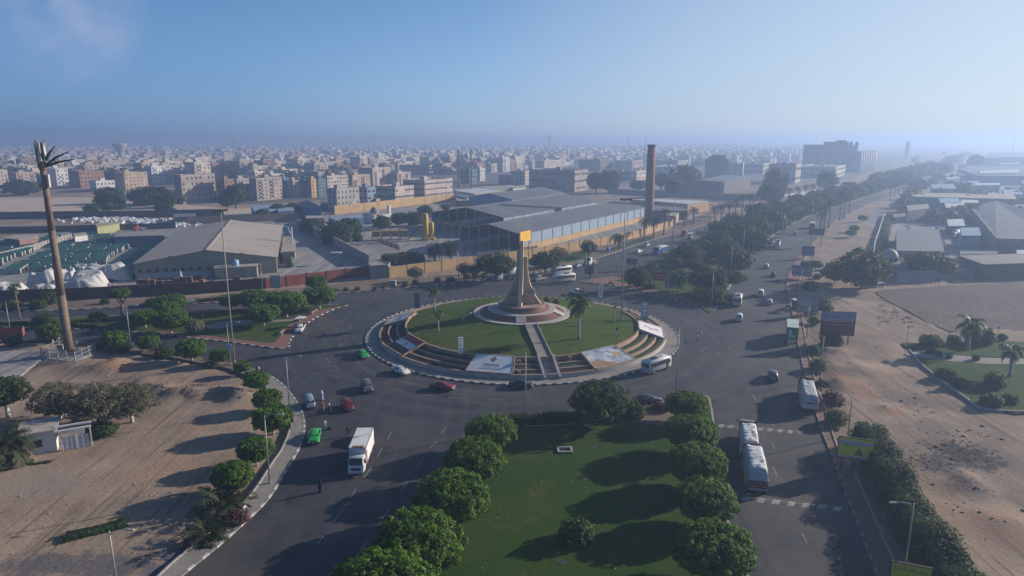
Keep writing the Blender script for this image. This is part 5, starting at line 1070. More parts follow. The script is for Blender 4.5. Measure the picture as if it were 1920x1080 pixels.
for x in [(217, 236, 279, 357, 325, 'tan', 5, 'tan corner block standing clear above the dark trees of the sandy lot', 0), (338, 344, 407, 383, 330, 'greige', 5, 'long greige block with regular small windows right of the sandy lot', 0), (408, 424, 442, 380, 338, 'brown', 5, 'brown block beside the long greige one', 0), (131, 152, 198, 353, 322, 'brick', 4, 'brick pink block behind the mast palm', 0), (88, 108, 131, 348, 317, 'white', 4, 'white block with arched balconies just right of the palm mast', 2), (20, 34, 70, 352, 325, 'pink', 4, 'pink block with balconies left of the palm mast', 2), (-20, -4, 18, 348, 320, 'cream', 4, 'cream block cut off by the left edge', 0), (170, 182, 217, 360, 341, 'white', 2, 'low white block in front of the brick pink one', 0),
          (440, 447, 482, 376, 337, 'grey', 6, 'grey block behind the tall dark tree', 2), (478, 483, 531, 377, 336, 'greige', 6, 'greige six storey block with rows of balconies', 2), (531, 536, 549, 371, 338, 'blue', 5, 'narrow block with blue balconies between beige blocks', 2), (549, 551, 562, 372, 340, 'pink', 5, 'narrow pink block beside the blue balconies', 0), (562, 564, 571, 371, 340, 'beige', 5, 'narrow beige block left of the teal one', 0), (570, 572, 584, 371, 338, 'teal', 5, 'dark teal glazed block in the near row', 0), (583, 585, 596, 371, 338, 'ochre', 5, 'narrow ochre block between two teal ones', 0), (596, 598, 610, 370, 337, 'teal', 5, 'second teal glazed block right of the ochre one', 0), (607, 615, 654, 366, 332, 'cream', 5, 'cream block with wide windows above the blue sheds', 1), (655, 662, 695, 359, 330, 'tan', 5, 'tan block with brown balconies next to the cream one', 2), (672, 700, 733, 352, 316, 'pale pink', 8, 'tallest pale pink stepped block of the near row', 2), (734, 746, 771, 350, 325, 'pink', 6, 'pink block to the right of the tallest stepped one', 2),
          (630, 633, 675, 398, 356, 'grey', 4, 'bare grey concrete block beside the yellow wall', 0), (674, 690, 704, 391, 353, (.20, .25, .31), 3, 'blue grey factory block behind the bare concrete one', 1), (703, 742, 777, 388, 352, (.42, .36, .34), 3, 'pale works block with a dark lower band', 1), (757, 797, 849, 382, 340, (.50, .42, .38), 4, 'large pinkish works block with ribbon windows', 1), (685, 706, 721, 390, 375, 'tan', 2, 'small tan annex before the pale works block', 1), (992, 1077, 1102, 360, 321, 'greige', 3, 'long greige works block with ribbon windows behind the blue halls', 1), (958, 984, 993, 347, 322, 'beige', 4, 'narrow beige block left of the long greige works', 0),
          (1003, 1020, 1053, 322, 302, 'cream', 5, 'cream apartment block above the long greige works', 0), (1085, 1125, 1150, 321, 300, 'brown', 5, 'brownish apartment row left of the chimney', 2), (1152, 1185, 1205, 320, 302, 'pink', 5, 'hazy pink apartment row by the chimney', 2), (1225, 1270, 1287, 320, 302, 'grey', 3, 'grey works block right of the chimney', 1), (1222, 1262, 1290, 332, 314, 'beige', 2, 'pale low works block right of the chimney', 1), (1190, 1193, 1211, 339, 322, 'pale pink', 2, 'small pink house left of the chimney', 0), (1140, 1185, 1192, 337, 323, 'brown', 2, 'low brown shed left of the chimney', 1), (749, 790, 806, 326, 311, 'brick', 3, 'brick red unfinished block in the middle town', 0), (803, 806, 841, 324, 311, 'white', 2, 'long white low building behind the brick red block', 1), (862, 880, 895, 345, 320, 'teal', 3, 'dark glazed building behind the two mast palms', 1), (893, 900, 910, 340, 317, 'white', 3, 'white building with a gable beside the mast palms', 0),
          (1440, 1490, 1500, 344, 309, 'greige', 2, 'pale tall hall right of the dark tree by the road', 1), (1500, 1566, 1603, 334, 314, (.40, .38, .36), 2, 'long pale hall in front of the silos', 1), (1380, 1430, 1445, 326, 308, 'beige', 2, 'hazy pale hall left of the grain silos', 1)]:
    block_px(*x[:5], x[5], x[6], x[7], style=x[8], group=G)
# --- far hazy silo complex
M_SILO = mat('silo_metal', (.36, .37, .38), .6, var=.15, scale=.1)
t = thing('grain_silo_complex', 'huge hazy silo complex with round bins beside the far road', 'silo complex', P(1606, 324))
c = P(1606, 324); q = mpp(c)
b = MB(); b.box((-20 * q, 55, zat(c, 272) / 2), (70 * q, 60, zat(c, 272)), M_GREYW); b.box((-12 * q, 50, zat(c, 266) / 2), (30 * q, 30, zat(c, 266)), M_GREYW); b.box((-2 * q, 50, zat(c, 264) / 2), (9 * q, 18, zat(c, 262)), M_GREYW); b.build('headhouse', t)
Bb(t, 'rear_block', (45 * q, 140, zat(c, 281) / 2), (70 * q, 30, zat(c, 281)), M_GREYW)
for i in range(7):
    b = MB(); h = zat(c, 287); b.lathe([(5.6 * q, 0), (5.6 * q, h), (0, h + 3.5)], 20, M_SILO, c=((2 + 8.6 * i) * q, 0 + i * 6, 0)); b.build('round_bin', t, True)
b = MB()
for i in range(6): b.box(((-40 + i * 11) * q, 30, zat(c, 271) + 1), (3.5, 2, 5), M_DSTEEL)
o = b.build('rooftop_mast', t); o['kind'] = 'stuff'
t = thing('grain_elevator', 'dark tall elevator tower with a peaked head beyond the open hall', 'grain elevator', P(1350, 336)); c = P(1350, 336); q = mpp(c)
b = MB(); h1, h2 = zat(c, 302), zat(c, 291); b.add([(-16 * q, 0, 0), (14 * q, 0, 0), (14 * q, 30, 0), (-16 * q, 30, 0), (-16 * q, 0, h1), (14 * q, 0, h1), (14 * q, 30, h1), (-16 * q, 30, h1), (-5 * q, 4, h2), (8 * q, 4, h2), (8 * q, 26, h2), (-5 * q, 26, h2)], [(0, 1, 5, 4), (1, 2, 6, 5), (2, 3, 7, 6), (3, 0, 4, 7), (4, 5, 9, 8), (5, 6, 10, 9), (6, 7, 11, 10), (7, 4, 8, 11), (8, 9, 10, 11)], M_DGREY); b.build('tower', t)
for i in range(4):
    Bl(t, 'round_bin', [(4.6 * q, 0), (4.6 * q, zat(c, 308)), (0, zat(c, 305))], 16, M_SILO, c=((22 + i * 10) * q, 25, 0), sm=True)
block_px(1698, 1702, 1714, 296, 266, 'brown', 5, 'faintest high tower in the haze near the end of the road', name='tower_block')
# --- open hall beside the trees
def shed(label, c, a, b, h, rise, wall, roof, e1=E1, name='shed', group=None, open_front=False, cat='shed', overhang=.5, posts=0, low=None):
    """gabled hall; x along e1 (ridge direction), y along its left; posts carry an open gable"""
    t = thing(name, label, cat, c, math.atan2(e1.y, e1.x), group)
    w = MB(); y2 = a / 2
    if open_front:
        w.add([(0.3, 0, h * .35), (b, 0, h * .35), (b, 0, h), (.3, 0, h)], [(0, 1, 2, 3)], wall); w.add([(0.3, a, h * .25), (b, a, h * .25), (b, a, h), (.3, a, h)], [(3, 2, 1, 0)], wall); w.add([(b, 0, 0), (b, a, 0), (b, a, h), (b, y2, h + rise), (b, 0, h)], [(0, 1, 2, 3, 4)], wall)
        w.add([(b - .3, .1, 0), (b - .3, a - .1, 0), (b - .3, a - .1, h), (b - .3, .1, h)], [(3, 2, 1, 0)], M_DARKIN)
        w.add([(0, 0, h), (0, y2, h + rise), (0, a, h)], [(0, 2, 1)], M_DARKIN)
        for k in range(posts):
            y = a * k / (posts - 1); zt = h + rise * (1 - abs(y - y2) / y2); p = MB(); p.box((0, y, zt / 2), (.4, .4, zt), M_STEEL); p.build('post', t)
        for k in range(int(b / 9) + 1):
            p = MB(); p.box((k * 9.0, -.02, h / 2), (.35, .35, h), M_STEEL); p.build('post', t)
    else:
        w.add([(0, 0, -.2), (b, 0, -.2), (b, a, -.2), (0, a, -.2), (0, 0, h), (b, 0, h), (b, a, h), (0, a, h), (0, y2, h + rise), (b, y2, h + rise)], [(0, 1, 5, 4), (2, 3, 7, 6), (1, 2, 6, 9, 5), (3, 0, 4, 8, 7)], wall)
    w.build('wall', t)
    n = max(2, int(b / 7)); o = overhang
    for s in (0, 1):
        for k in range(n):
            r = MB(); x0, x1 = -o + (b + 2 * o) * k / n, -o + (b + 2 * o) * (k + 1) / n - .06; ye = -o if s == 0 else a + o; ze = h - o * rise / y2
            vs = [(x0, ye, ze), (x1, ye, ze), (x1, y2, h + rise), (x0, y2, h + rise)]; up = .14 + .012 * (k % 2)
            vs2 = [(x, y, z + up) for x, y, z in vs]; fs = [(4, 5, 6, 7), (0, 1, 5, 4), (3, 2, 1, 0), (1, 2, 6, 5), (2, 3, 7, 6), (3, 0, 4, 7)]
            if s: fs = [f[::-1] for f in fs]
            r.add(vs + vs2, fs, roof); r.build('roof_sheet', t)
    if low:
        for s_, y in ((0, -.06),):
            l_ = MB(); l_.box((b / 2, y, low[1] / 2), (b, .2, low[1]), low[0]); l_.build('plinth_wall', t)
    rc = MB(); rc.box((b / 2, y2, h + rise + .18), (b + .6, .7, .16), roof); rc.build('ridge_cap', t)
    CITY.append((c + e1 * b / 2, max(a, b) * .6)); return t
# left warehouse
e1w = Vector((-27, 88, 0)).normalized(); cw = P(520, 511)      # near right corner; ridge runs along e1w
aw = (P(520, 511) - P(270, 516)).length
tw = shed('large beige warehouse with a tan gabled roof beside the stone yard', Vector((cw.x, cw.y, 0)), aw, 90, 5.4, 3.4, M_CREAMW, M_ROOFT, e1w, 'warehouse', cat='warehouse')
for i in range(9):
    y = aw * (.50 + .465 * i / 8); b = MB(); b.box((-.06, y, 2.85), (.16, 1.3, 1.25), M_SHUT); f = b.build('window', tw); Bb(f, 'pane', (-.14, y, 2.85), (.06, 1.1, 1.05), M_WIN)
Bb(tw, 'lower_wall', (-.12, aw * .73, 1.0), (.2, aw * .5, 1.9), mat('pale_blue_paint', (.42, .46, .52), .8, var=.2, scale=.5))
for k in range(14):
    Bb(tw, 'wall_rib', (90 * (k + .5) / 14, -.12, 2.7), (.3, .25, 5.4), M_GREYW)
b = MB()
for k in range(40): b.box((-.03, aw * (k + .5) / 40, 4.6), (.08, .12, 1.7), M_CREAMW)
o = b.build('cladding_rib', tw); o['kind'] = 'stuff'
for uu in (.25, .5, .75):
    b = MB(); b.cyl((-.3, aw * uu, 6.6), (-.9, aw * uu, 7.3), .06, .06, 6, M_DSTEEL); b.box((-1.0, aw * uu - .35, 7.4), (.35, .45, .3), M_DSTEEL); b.box((-1.0, aw * uu + .35, 7.4), (.35, .45, .3), M_DSTEEL); b.build('floodlight', tw)
MW = tw.matrix_basis
def onw(x, y, z=0): return Matrix.Translation(tw.location) @ Matrix.Rotation(math.atan2(e1w.y, e1w.x), 4, 'Z') @ Vector((x, y, z))
RZW = math.atan2(e1w.y, e1w.x)
t = thing('annex', 'flat roofed beige annex with a blue water tank at the warehouse front', 'annex', onw(-6, aw * .22), RZW)
Bb(t, 'wall', (2.9, 3, 1.75), (5.8, 13, 3.5), M_CREAMW); Bb(t, 'roof', (2.9, 3, 3.62), (6.4, 13.6, .28), M_CONC)
Bb(t, 'door', (-.02, 1.5, 1.4), (.1, 3.2, 2.4), M_GREYW)
t = thing('water_tank', 'pale blue round water tank on the annex roof', 'water tank', onw(-3.5, aw * .22 + 3.2, 3.76)); Bl(t, 'tank_body', [(1.05, 0), (1.1, .2), (1.1, 1.7), (.5, 2.0), (.3, 2.1)], 16, mat('tank_blue', (.22, .36, .52), .5), sm=True)
t = thing('boiler_shed', 'boiler annex with stacked tanks and a white flue at the warehouse side', 'boiler shed', onw(30, -6), RZW)
Bb(t, 'wall', (0, 2.2, 2.2), (26, 4.2, 4.4), M_GREYW); Bb(t, 'roof', (0, 2.2, 4.5), (27, 5, .2), M_ROOFT)
Bc(t, 'tank_body', (-22, 1.6, 1.5), (-14, 1.6, 1.5), 1.4, 1.4, 14, mat('green_tank', (.06, .11, .085), .6), sm=True); b = MB(); b.cyl((8, 1, 4), (8, 1, 11), .35, .3, 10, M_WSHEET); b.cyl((8, 1, 7), (12, 2.5, 10.5), .3, .2, 8, M_WSHEET); b.build('flue_pipe', t)
# --- factory halls
e1f = Vector((math.cos(R(57)), math.sin(R(57)), 0))
shed('front blue walled factory hall with an open gable on posts', Vector((3, 274, 0)), 30, 131, 7.6, 2.9, M_BLUEW, M_ROOFG, e1f, 'factory_hall', 'factory halls', True, 'factory hall', posts=7, low=(M_OCHRE, 2.6))
shed('wide middle factory hall with a dark open gable and tan base', Vector((-4, 324, 0)), 44, 100, 8.6, 3.6, M_BLUEW, M_ROOFG, e1f, 'factory_hall', 'factory halls', True, 'factory hall', posts=9, low=(M_OCHRE, 2.6))
shed('rearmost factory hall with a pale blue clerestory strip', Vector((0, 408, 0)), 32, 64, 9.8, 3.0, M_BLUEW, M_ROOFG, e1f, 'factory_hall', 'factory halls', False, 'factory hall')
t = thing('gable_wall', 'tan lower wall with dark doorways under the middle hall gable', 'wall', Vector((-4, 324, 0)), R(57)); Bb(t, 'wall_body', (.6, 32, 2.3), (.4, 22, 4.6), M_OCHRE)
for k in range(4): Bb(t, 'doorway', (.36, 24 + k * 5, 1.5), (.14, 2.0, 2.6), M_DARKIN)
G = 'low sheds around the factory'
def roof_px(px, z, label, wall, roof, name='shed', cat='shed', slope=None, group=G, par=.0):
    """flat or single pitch building from its roof corners; slope raises single corners"""
    poly = [P(u, v, z + (slope[i] if slope else 0)) for i, (u, v) in enumerate(px)]
    c = sum(poly, Vector()) / len(poly); t = thing(name, label, cat, (c.x, c.y, 0), 0, group); n = len(poly)
    L = [Vector((p.x - c.x, p.y - c.y, p.z)) for p in poly]; ar = sum(L[i].x * L[(i + 1) % n].y - L[(i + 1) % n].x * L[i].y for i in range(n)); L = L if ar > 0 else L[::-1]
    w = MB(); w.add([(p.x * .985, p.y * .985, -.2) for p in L] + [(p.x * .985, p.y * .985, p.z - .05) for p in L], [(i, (i + 1) % n, n + (i + 1) % n, n + i) for i in range(n)], wall); w.build('wall', t)
    r = MB(); r.add([p for p in L] + [p + Vector((0, 0, .22)) for p in L], [tuple(range(n, 2 * n)), tuple(range(n))[::-1]] + [(i, (i + 1) % n, n + (i + 1) % n, n + i) for i in range(n)], roof); r.build('roof', t)
    CITY.append((Vector((c.x, c.y, 0)), max(p.length for p in L))); return t
roof_px([(1180, 374), (1232, 374), (1330, 378), (1290, 383)], 6, 'long tan roofed shed right of the chimney foot', M_OCHRE, M_WSHEET)
roof_px([(1225, 386), (1275, 389), (1290, 396), (1225, 395)], 5, 'grey roofed lean to at the chimney foot', M_GREYW, M_ROOFG)
roof_px([(1248, 398), (1274, 399), (1268, 406), (1240, 404)], 4, 'small pinkish hut beside the chimney palms', mat('pink_render', (.42, .30, .25), .85, var=.2, scale=.4), M_CONC)
roof_px([(850, 357), (900, 352), (935, 358), (890, 364)], 6, 'white flat roofed shed behind the factory halls', M_GREYW, M_WSHEET); roof_px([(900, 350), (960, 347), (975, 353), (925, 357)], 6, 'pale long shed behind the white flat roofed one', M_CREAMW, M_ROOFT)
roof_px([(850, 366), (875, 372), (930, 362), (910, 357)], 5, 'open steel frame shed at the works yard', M_GREYW, M_ROOFG)
roof_px([(855, 372), (880, 371), (880, 376), (857, 377)], 4, 'small red brown hut at the end of the yellow wall', M_BRNWALL, M_CONC)
roof_px([(960, 350), (985, 347), (987, 352), (962, 354)], 7, 'small white house left of the long greige works', M_WHITE, M_CONC)
roof_px([(558, 380), (577, 376), (602, 388), (575, 391)], 6, 'blue gabled shed before the cream apartments', M_BLUED, M_ROOFG, slope=[0, 2, 2, 0])
roof_px([(470, 386), (510, 384), (518, 394), (478, 398)], 5, 'grey blue low shed left of the blue gabled one', M_BLUED, M_BLUEW); roof_px([(515, 386), (548, 385), (552, 395), (522, 397)], 5, 'second grey blue low shed beside the blue gabled one', M_BLUED, M_BLUEW)
roof_px([(600, 376), (640, 374), (640, 381), (602, 384)], 4, 'dark low shed behind the bare concrete block', M_DGREY, M_ROOFG)
roof_px([(615, 408), (672, 404), (682, 408), (628, 413)], 4.4, 'blue roofed open canopy in the yard', M_BLUED, M_BLUEW)
roof_px([(572, 405), (605, 405), (608, 409), (575, 410)], 3.6, 'cream hut at the corner of the yard', M_CREAMW, M_CONC)
roof_px([(690, 492), (702, 486), (732, 492), (728, 497), (694, 499)], 4.4, 'gatehouse with a low pale roof between the red and yellow walls', M_GREYW, M_ROOFT, slope=[0, .6, .6, 0, 0])
roof_px([(8, 447), (28, 441), (70, 440), (68, 446), (36, 450)], 4, 'small brick pink shed with a pale slanted roof at far left', mat('brick_pink', (.30, .17, .14), .85, var=.3, scale=.5), M_CONC)
roof_px([(137, 439), (161, 436), (164, 441), (140, 444)], 4.2, 'little white hut at the corner of the stone yard', M_WHITE, M_CONC)
roof_px([(178, 420), (222, 415), (224, 420), (182, 427)], 3.6, 'yellow green long cabin among the white sacks', mat('yellowgreen_paint', (.30, .32, .15), .7, var=.2, scale=.5), mat('yellowgreen_roof', (.34, .33, .18), .7))
roof_px([(215, 435), (307, 434), (308, 442), (214, 445)], 4.2, 'long blue grey low wall shed at the back of the stone yard', mat('dull_blue_wall', (.17, .21, .28), .8, var=.25, scale=.2), M_GREYW)
roof_px([(325, 402), (367, 400), (367, 406), (326, 408)], 3.6, 'dark green container shed beyond the sacks', mat('dark_green_sheet', (.05, .09, .08), .7), M_ROOFG)
roof_px([(1680, 431), (1760, 431), (1771, 473), (1681, 471)], 5, 'flat grey roofed shed behind the domed building', M_GREYW, mat('plain_grey_roof', (.17, .18, .20), .7, var=.12, scale=.1))
roof_px([(1797, 480), (1930, 476), (1990, 492), (1845, 497)], 5, 'low wide grey shed beside the stubble field wall', M_DGREY, mat('grey_brown_roof', (.22, .215, .21), .8, var=.2, scale=.15)); roof_px([(1800, 471), (1872, 472), (1870, 477), (1800, 478)], 3, 'long low grey wall shed behind the wide one', M_DGREY, M_ROOFG)
roof_px([(1822, 392), (1866, 376), (1990, 415), (1990, 452), (1868, 448)], 7, 'large gabled grey hall at the right edge', M_GREYW, M_ROOFG, slope=[0, 3, 3, 0, 0]); roof_px([(1872, 452), (1960, 452), (1960, 460), (1876, 462)], 4.5, 'lean to below the large gabled grey hall', M_DGREY, M_ROOFG)
roof_px([(1708, 362), (1900, 364), (1906, 374), (1712, 369)], 7, 'very long pale hall across the right yard', M_GREYW, M_ROOFT)
roof_px([(1700, 386), (1740, 383), (1743, 391), (1702, 396)], 6.5, 'dark square store in the right yard', M_DGREY, M_GREYW); roof_px([(1780, 397), (1822, 395), (1828, 407), (1790, 410)], 2.6, 'walled pale court in the right yard', M_GREYW, M_CONC)
roof_px([(1800, 318), (1816, 311), (1960, 311), (1960, 330), (1835, 330)], 9, 'hazy teal hall at the far right', M_BLUEW, M_ROOFG); roof_px([(1836, 320), (1910, 318), (1912, 324), (1838, 326)], 10, 'small hazy roof on the far teal hall', M_GREYW, M_WSHEET); roof_px([(1773, 333), (1798, 331), (1800, 334), (1776, 336)], 6, 'white roofed hazy hut by the far road', M_GREYW, M_WSHEET); roof_px([(1820, 344), (1874, 343), (1876, 347), (1822, 348)], 6, 'white strip roofed shed in the haze', M_GREYW, M_WSHEET); roof_px([(1756, 354), (1780, 352), (1784, 357), (1757, 359)], 5, 'white canopy near the far road', M_GREYW, M_WSHEET); roof_px([(1855, 285), (1960, 284), (1960, 294), (1852, 296)], 14, 'faint broad block on the hazy right horizon', M_GREYW, M_ROOFG)
roof_px([(1310, 338), (1358, 328), (1409, 332), (1358, 341)], 9.5, 'dark open sided hall with a pale lit end by the trees', M_DGREY, M_ROOFG, slope=[0, 1, 0, 0])
for i, (px, l) in enumerate([([(1832, 428), (1868, 424), (1870, 434), (1838, 438)], 'blue tarpaulin covered heap in the right yard'), ([(1790, 350), (1850, 349), (1852, 353), (1792, 355)], 'dim low shed in the right haze'), ([(1735, 395), (1765, 394), (1768, 402), (1738, 404)], 'grey low roof beside the dark square store')]): roof_px(px, 3.5, l, M_BLUEW if i == 0 else M_GREYW, M_BLUEW if i == 0 else M_ROOFG)
rs_ = random.Random(17)
for i, (u, v) in enumerate([(1806, 302), (1870, 303), (1925, 306), (1745, 346), (1790, 340), (1915, 338), (1880, 356), (1925, 356), (1800, 372), (1770, 380), (1840, 383), (1900, 384), (1775, 412), (1800, 428), (1905, 470), (1760, 372), (1840, 362), (1785, 322)]):
    w = rs_.uniform(22, 46); d = rs_.uniform(3, 6) * (v - 255) / 80 + 2; k = rs_.randrange(3)
    roof_px([(u, v), (u + w, v - 1), (u + w + 4, v + d), (u + 3, v + d)], rs_.uniform(4, 7), f'low {["grey", "pale", "blue grey"][k]} roofed shed in the right yards, {nth(i)} counted towards the roundabout', (M_GREYW, M_DGREY, M_BLUEW)[k], (M_ROOFG, M_WSHEET, M_BLUEW)[k])
# --- walls
def wall_px(px, h, label, mt, name='wall', th=.35, seg=6.0, cap=None, pil=True, z0=-.2, panels=True, cat='wall'):
    pts_ = PP(px); t = thing(name, label, cat, pts_[0]); o = pts_[0]
    rs = resample(pts_, seg); 
    if (rs[-1] - pts_[-1]).length > .3: rs.append(pts_[-1])
    J = MB()
    for i, (a, b) in enumerate(zip(rs, rs[1:])):
        c = (a + b) / 2 - o; w = MB() if panels else J; hh = h * (1 + .02 * (i % 2)); L = (b - a).length
        w.box((c.x, c.y, hh / 2 + z0 / 2), (L - .05, th, hh - z0), mt, rz=head(a, b))
        if cap: w.box((c.x, c.y, hh + .07), (L - .05, th + .14, .14), cap, rz=head(a, b))
        if panels: w.build('wall_panel', t)
        if pil: p = MB(); q = a - o; p.box((q.x, q.y, h / 2 + .1), (.5, th + .22, h + .3), cap or mt, rz=head(a, b)); p.build('pier', t)
    if not panels: J.build('wall_body', t)
    return t
wall_px([(731, 521), (800, 511), (870, 501), (960, 489), (1040, 476), (1140, 459), (1212, 441), (1262, 424)], 3.5, 'long ochre yellow boundary wall along the far carriageway', M_OCHRE, 'boundary_wall', seg=7)
wall_px([(500, 541), (610, 527), (690, 517), (729, 512)], 3.2, 'red painted boundary wall behind the traffic island', M_REDW, 'boundary_wall', seg=6.5)
wall_px([(-120, 571), (0, 566), (130, 562), (260, 555), (400, 548), (500, 541)], 3.3, 'dark brown boundary wall before the stone yard', M_BRNWALL, 'boundary_wall', seg=6.5)
wall_px([(558, 424), (620, 456), (692, 497)], 3.6, 'slanting grey yard wall with piers beside the warehouse road', M_GREYW, 'yard_wall', seg=4, cap=M_CONC)
wall_px([(628, 402), (700, 394), (780, 384), (850, 376)], 5.2, 'tall yellow wall behind the small mosque', M_OCHRE, 'yard_wall', seg=12)
wall_px([(1044, 446), (1100, 432), (1190, 408)], 3.6, 'inner ochre wall below the blue factory wall', M_OCHRE, 'yard_wall', seg=10, pil=False)
wall_px([(-60, 411), (120, 409), (300, 407), (420, 405)], 4, 'long dark wall along the empty sandy lot', M_DGREY, 'lot_wall', seg=10, pil=False); wall_px([(-60, 437), (60, 436), (210, 432), (330, 428)], 3, 'dark wall behind the stone yard and sheds', M_DGREY, 'lot_wall', seg=10, pil=False); wall_px([(0, 485), (60, 470), (135, 447)], 2.4, 'pale post fence along the left side of the stone yard', M_GREYW, 'yard_fence', seg=3, pil=True)
wall_px([(350, 421), (480, 416), (560, 412)], 4, 'long tan wall behind the warehouse', M_TERRW, 'lot_wall', seg=10, pil=False)
wall_px([(1636, 490), (1640, 460), (1650, 430), (1658, 405)], 1.6, 'white low wall along the side lane', M_WHITE, 'lane_wall', seg=6, pil=False); wall_px([(1680, 530), (1760, 524), (1840, 519), (1960, 512)], 3.2, 'grey block wall behind the stubble field', M_GREYW, 'field_wall', seg=7, pil=False)
wall_px([(1140, 362), (1220, 367), (1330, 372), (1440, 376)], 4, 'long hazy wall behind the chimney works', M_GREYW, 'works_wall', seg=14, pil=False); wall_px([(1468, 372), (1520, 364), (1560, 358)], 3, 'white wall behind the palm promenade', M_WHITE, 'works_wall', seg=12, pil=False)
t = thing('concrete_fence', 'row of pale concrete panels on the yellow wall side of the yard', 'fence', P(895, 487)); o_ = P(895, 487)
for i in range(16):
    p = P(897 + i * 7.2, 486 - i * .9) - o_
    if 8 < i < 12: continue
    b = MB(); b.box((p.x, p.y, 1.3), (1.3, .25, 2.6), M_CONC); b.box((p.x, p.y - .14, 1.35), (.95, .1, 1.8), M_WHITE); b.build('fence_panel', t)
t = thing('concrete_fence', 'short brown and white slatted fence below the yellow batching bins', 'fence', P(712, 456)); o_ = P(712, 456)
for i in range(9): p = P(712 + i * 4.4, 456 + i * 1.6) - o_; Bb(t, 'fence_panel', (p.x, p.y, 1.1), (1.0, .2, 2.2), M_BRNW if i % 2 else M_CONC)
# --- chimney
c = P(1216, 411); h = zat(c, 271); t = thing('brick_chimney', 'tall round brick factory chimney beside the blue halls', 'chimney', c)
Bl(t, 'shaft', [(2.7, -.3), (2.5, h * .4), (2.15, h - 1.2)], 28, M_BRICK, sm=True); Bl(t, 'cap', [(2.15, h - 1.2), (2.4, h - 1.1), (2.4, h), (1.8, h), (1.8, h - .6), (0.02, h - .6)], 28, M_DGREY)
for k in range(6): b = MB(); zz_ = h * (.2 + .13 * k); r_ = 2.6 - .5 * (.2 + .13 * k); b.lathe([(r_ + .02, zz_), (r_ + .10, zz_ + .05), (r_ + .10, zz_ + .3), (r_ + .02, zz_ + .35)], 28, M_DSTEEL); b.build('iron_band', t)
# --- water tower, minarets, antennas
c = P(228, 306); t = thing('water_tower', 'funnel shaped water tower above the town', 'water tower', c); h = zat(c, 270); q = mpp(c)
Bl(t, 'shaft', [(5.0, 0), (4.2, h * .45), (4.6, h * .55)], 24, M_CONC, sm=True); Bl(t, 'bowl', [(4.6, h * .55), (13 * q, h - 1.5), (13 * q, h), (6, h + 1.5), (0.05, h + 2)], 32, M_CONC, sm=True)
for u, vb, vt, l in ((1458, 322, 281, 'hazy minaret left of the pale halls'), (213 + 480 - 440, 300, 283, 'thin minaret near the water tower'), (532, 300, 279, 'pale minaret in the middle of the far town')):
    c = P(u, vb); h = zat(c, vt); t = thing('minaret', l, 'minaret', c); Bc(t, 'shaft', (0, 0, 0), (0, 0, h * .7), 2.0, 1.8, 10, M_WHITE); Bl(t, 'spire', [(2.8, h * .68), (2.8, h * .72), (1.4, h * .72), (1.3, h * .9), (.05, h)], 10, M_WHITE)
for u, vb, vt, l in ((1028, 302, 256, 'red and white lattice mast on the far town horizon'), (1032, 302, 254, 'thinner mast right beside the lattice mast'), (1209, 300, 256, 'thin mast directly behind the chimney top'), (1177, 300, 256, 'fine mast left of the chimney top'), (572, 296, 263, 'faint mast over the far town'), (1897, 290, 251, 'hazy mast at the right edge'), (442, 296, 263, 'faint mast right of the water tower')):
    c = P(u, vb); h = zat(c, vt); t = thing('radio_mast', l, 'mast', c)
    for s in range(3): a = 2.1 * s; Bc(t, 'mast_leg', (1.3 * math.cos(a), 1.3 * math.sin(a), 0), (.4 * math.cos(a), .4 * math.sin(a), h), .3, .25, 5, M_DSTEEL)
    Bb(t, 'antenna', (0, 0, h - 1), (2.4, 2.4, 2.2), M_DSTEEL)
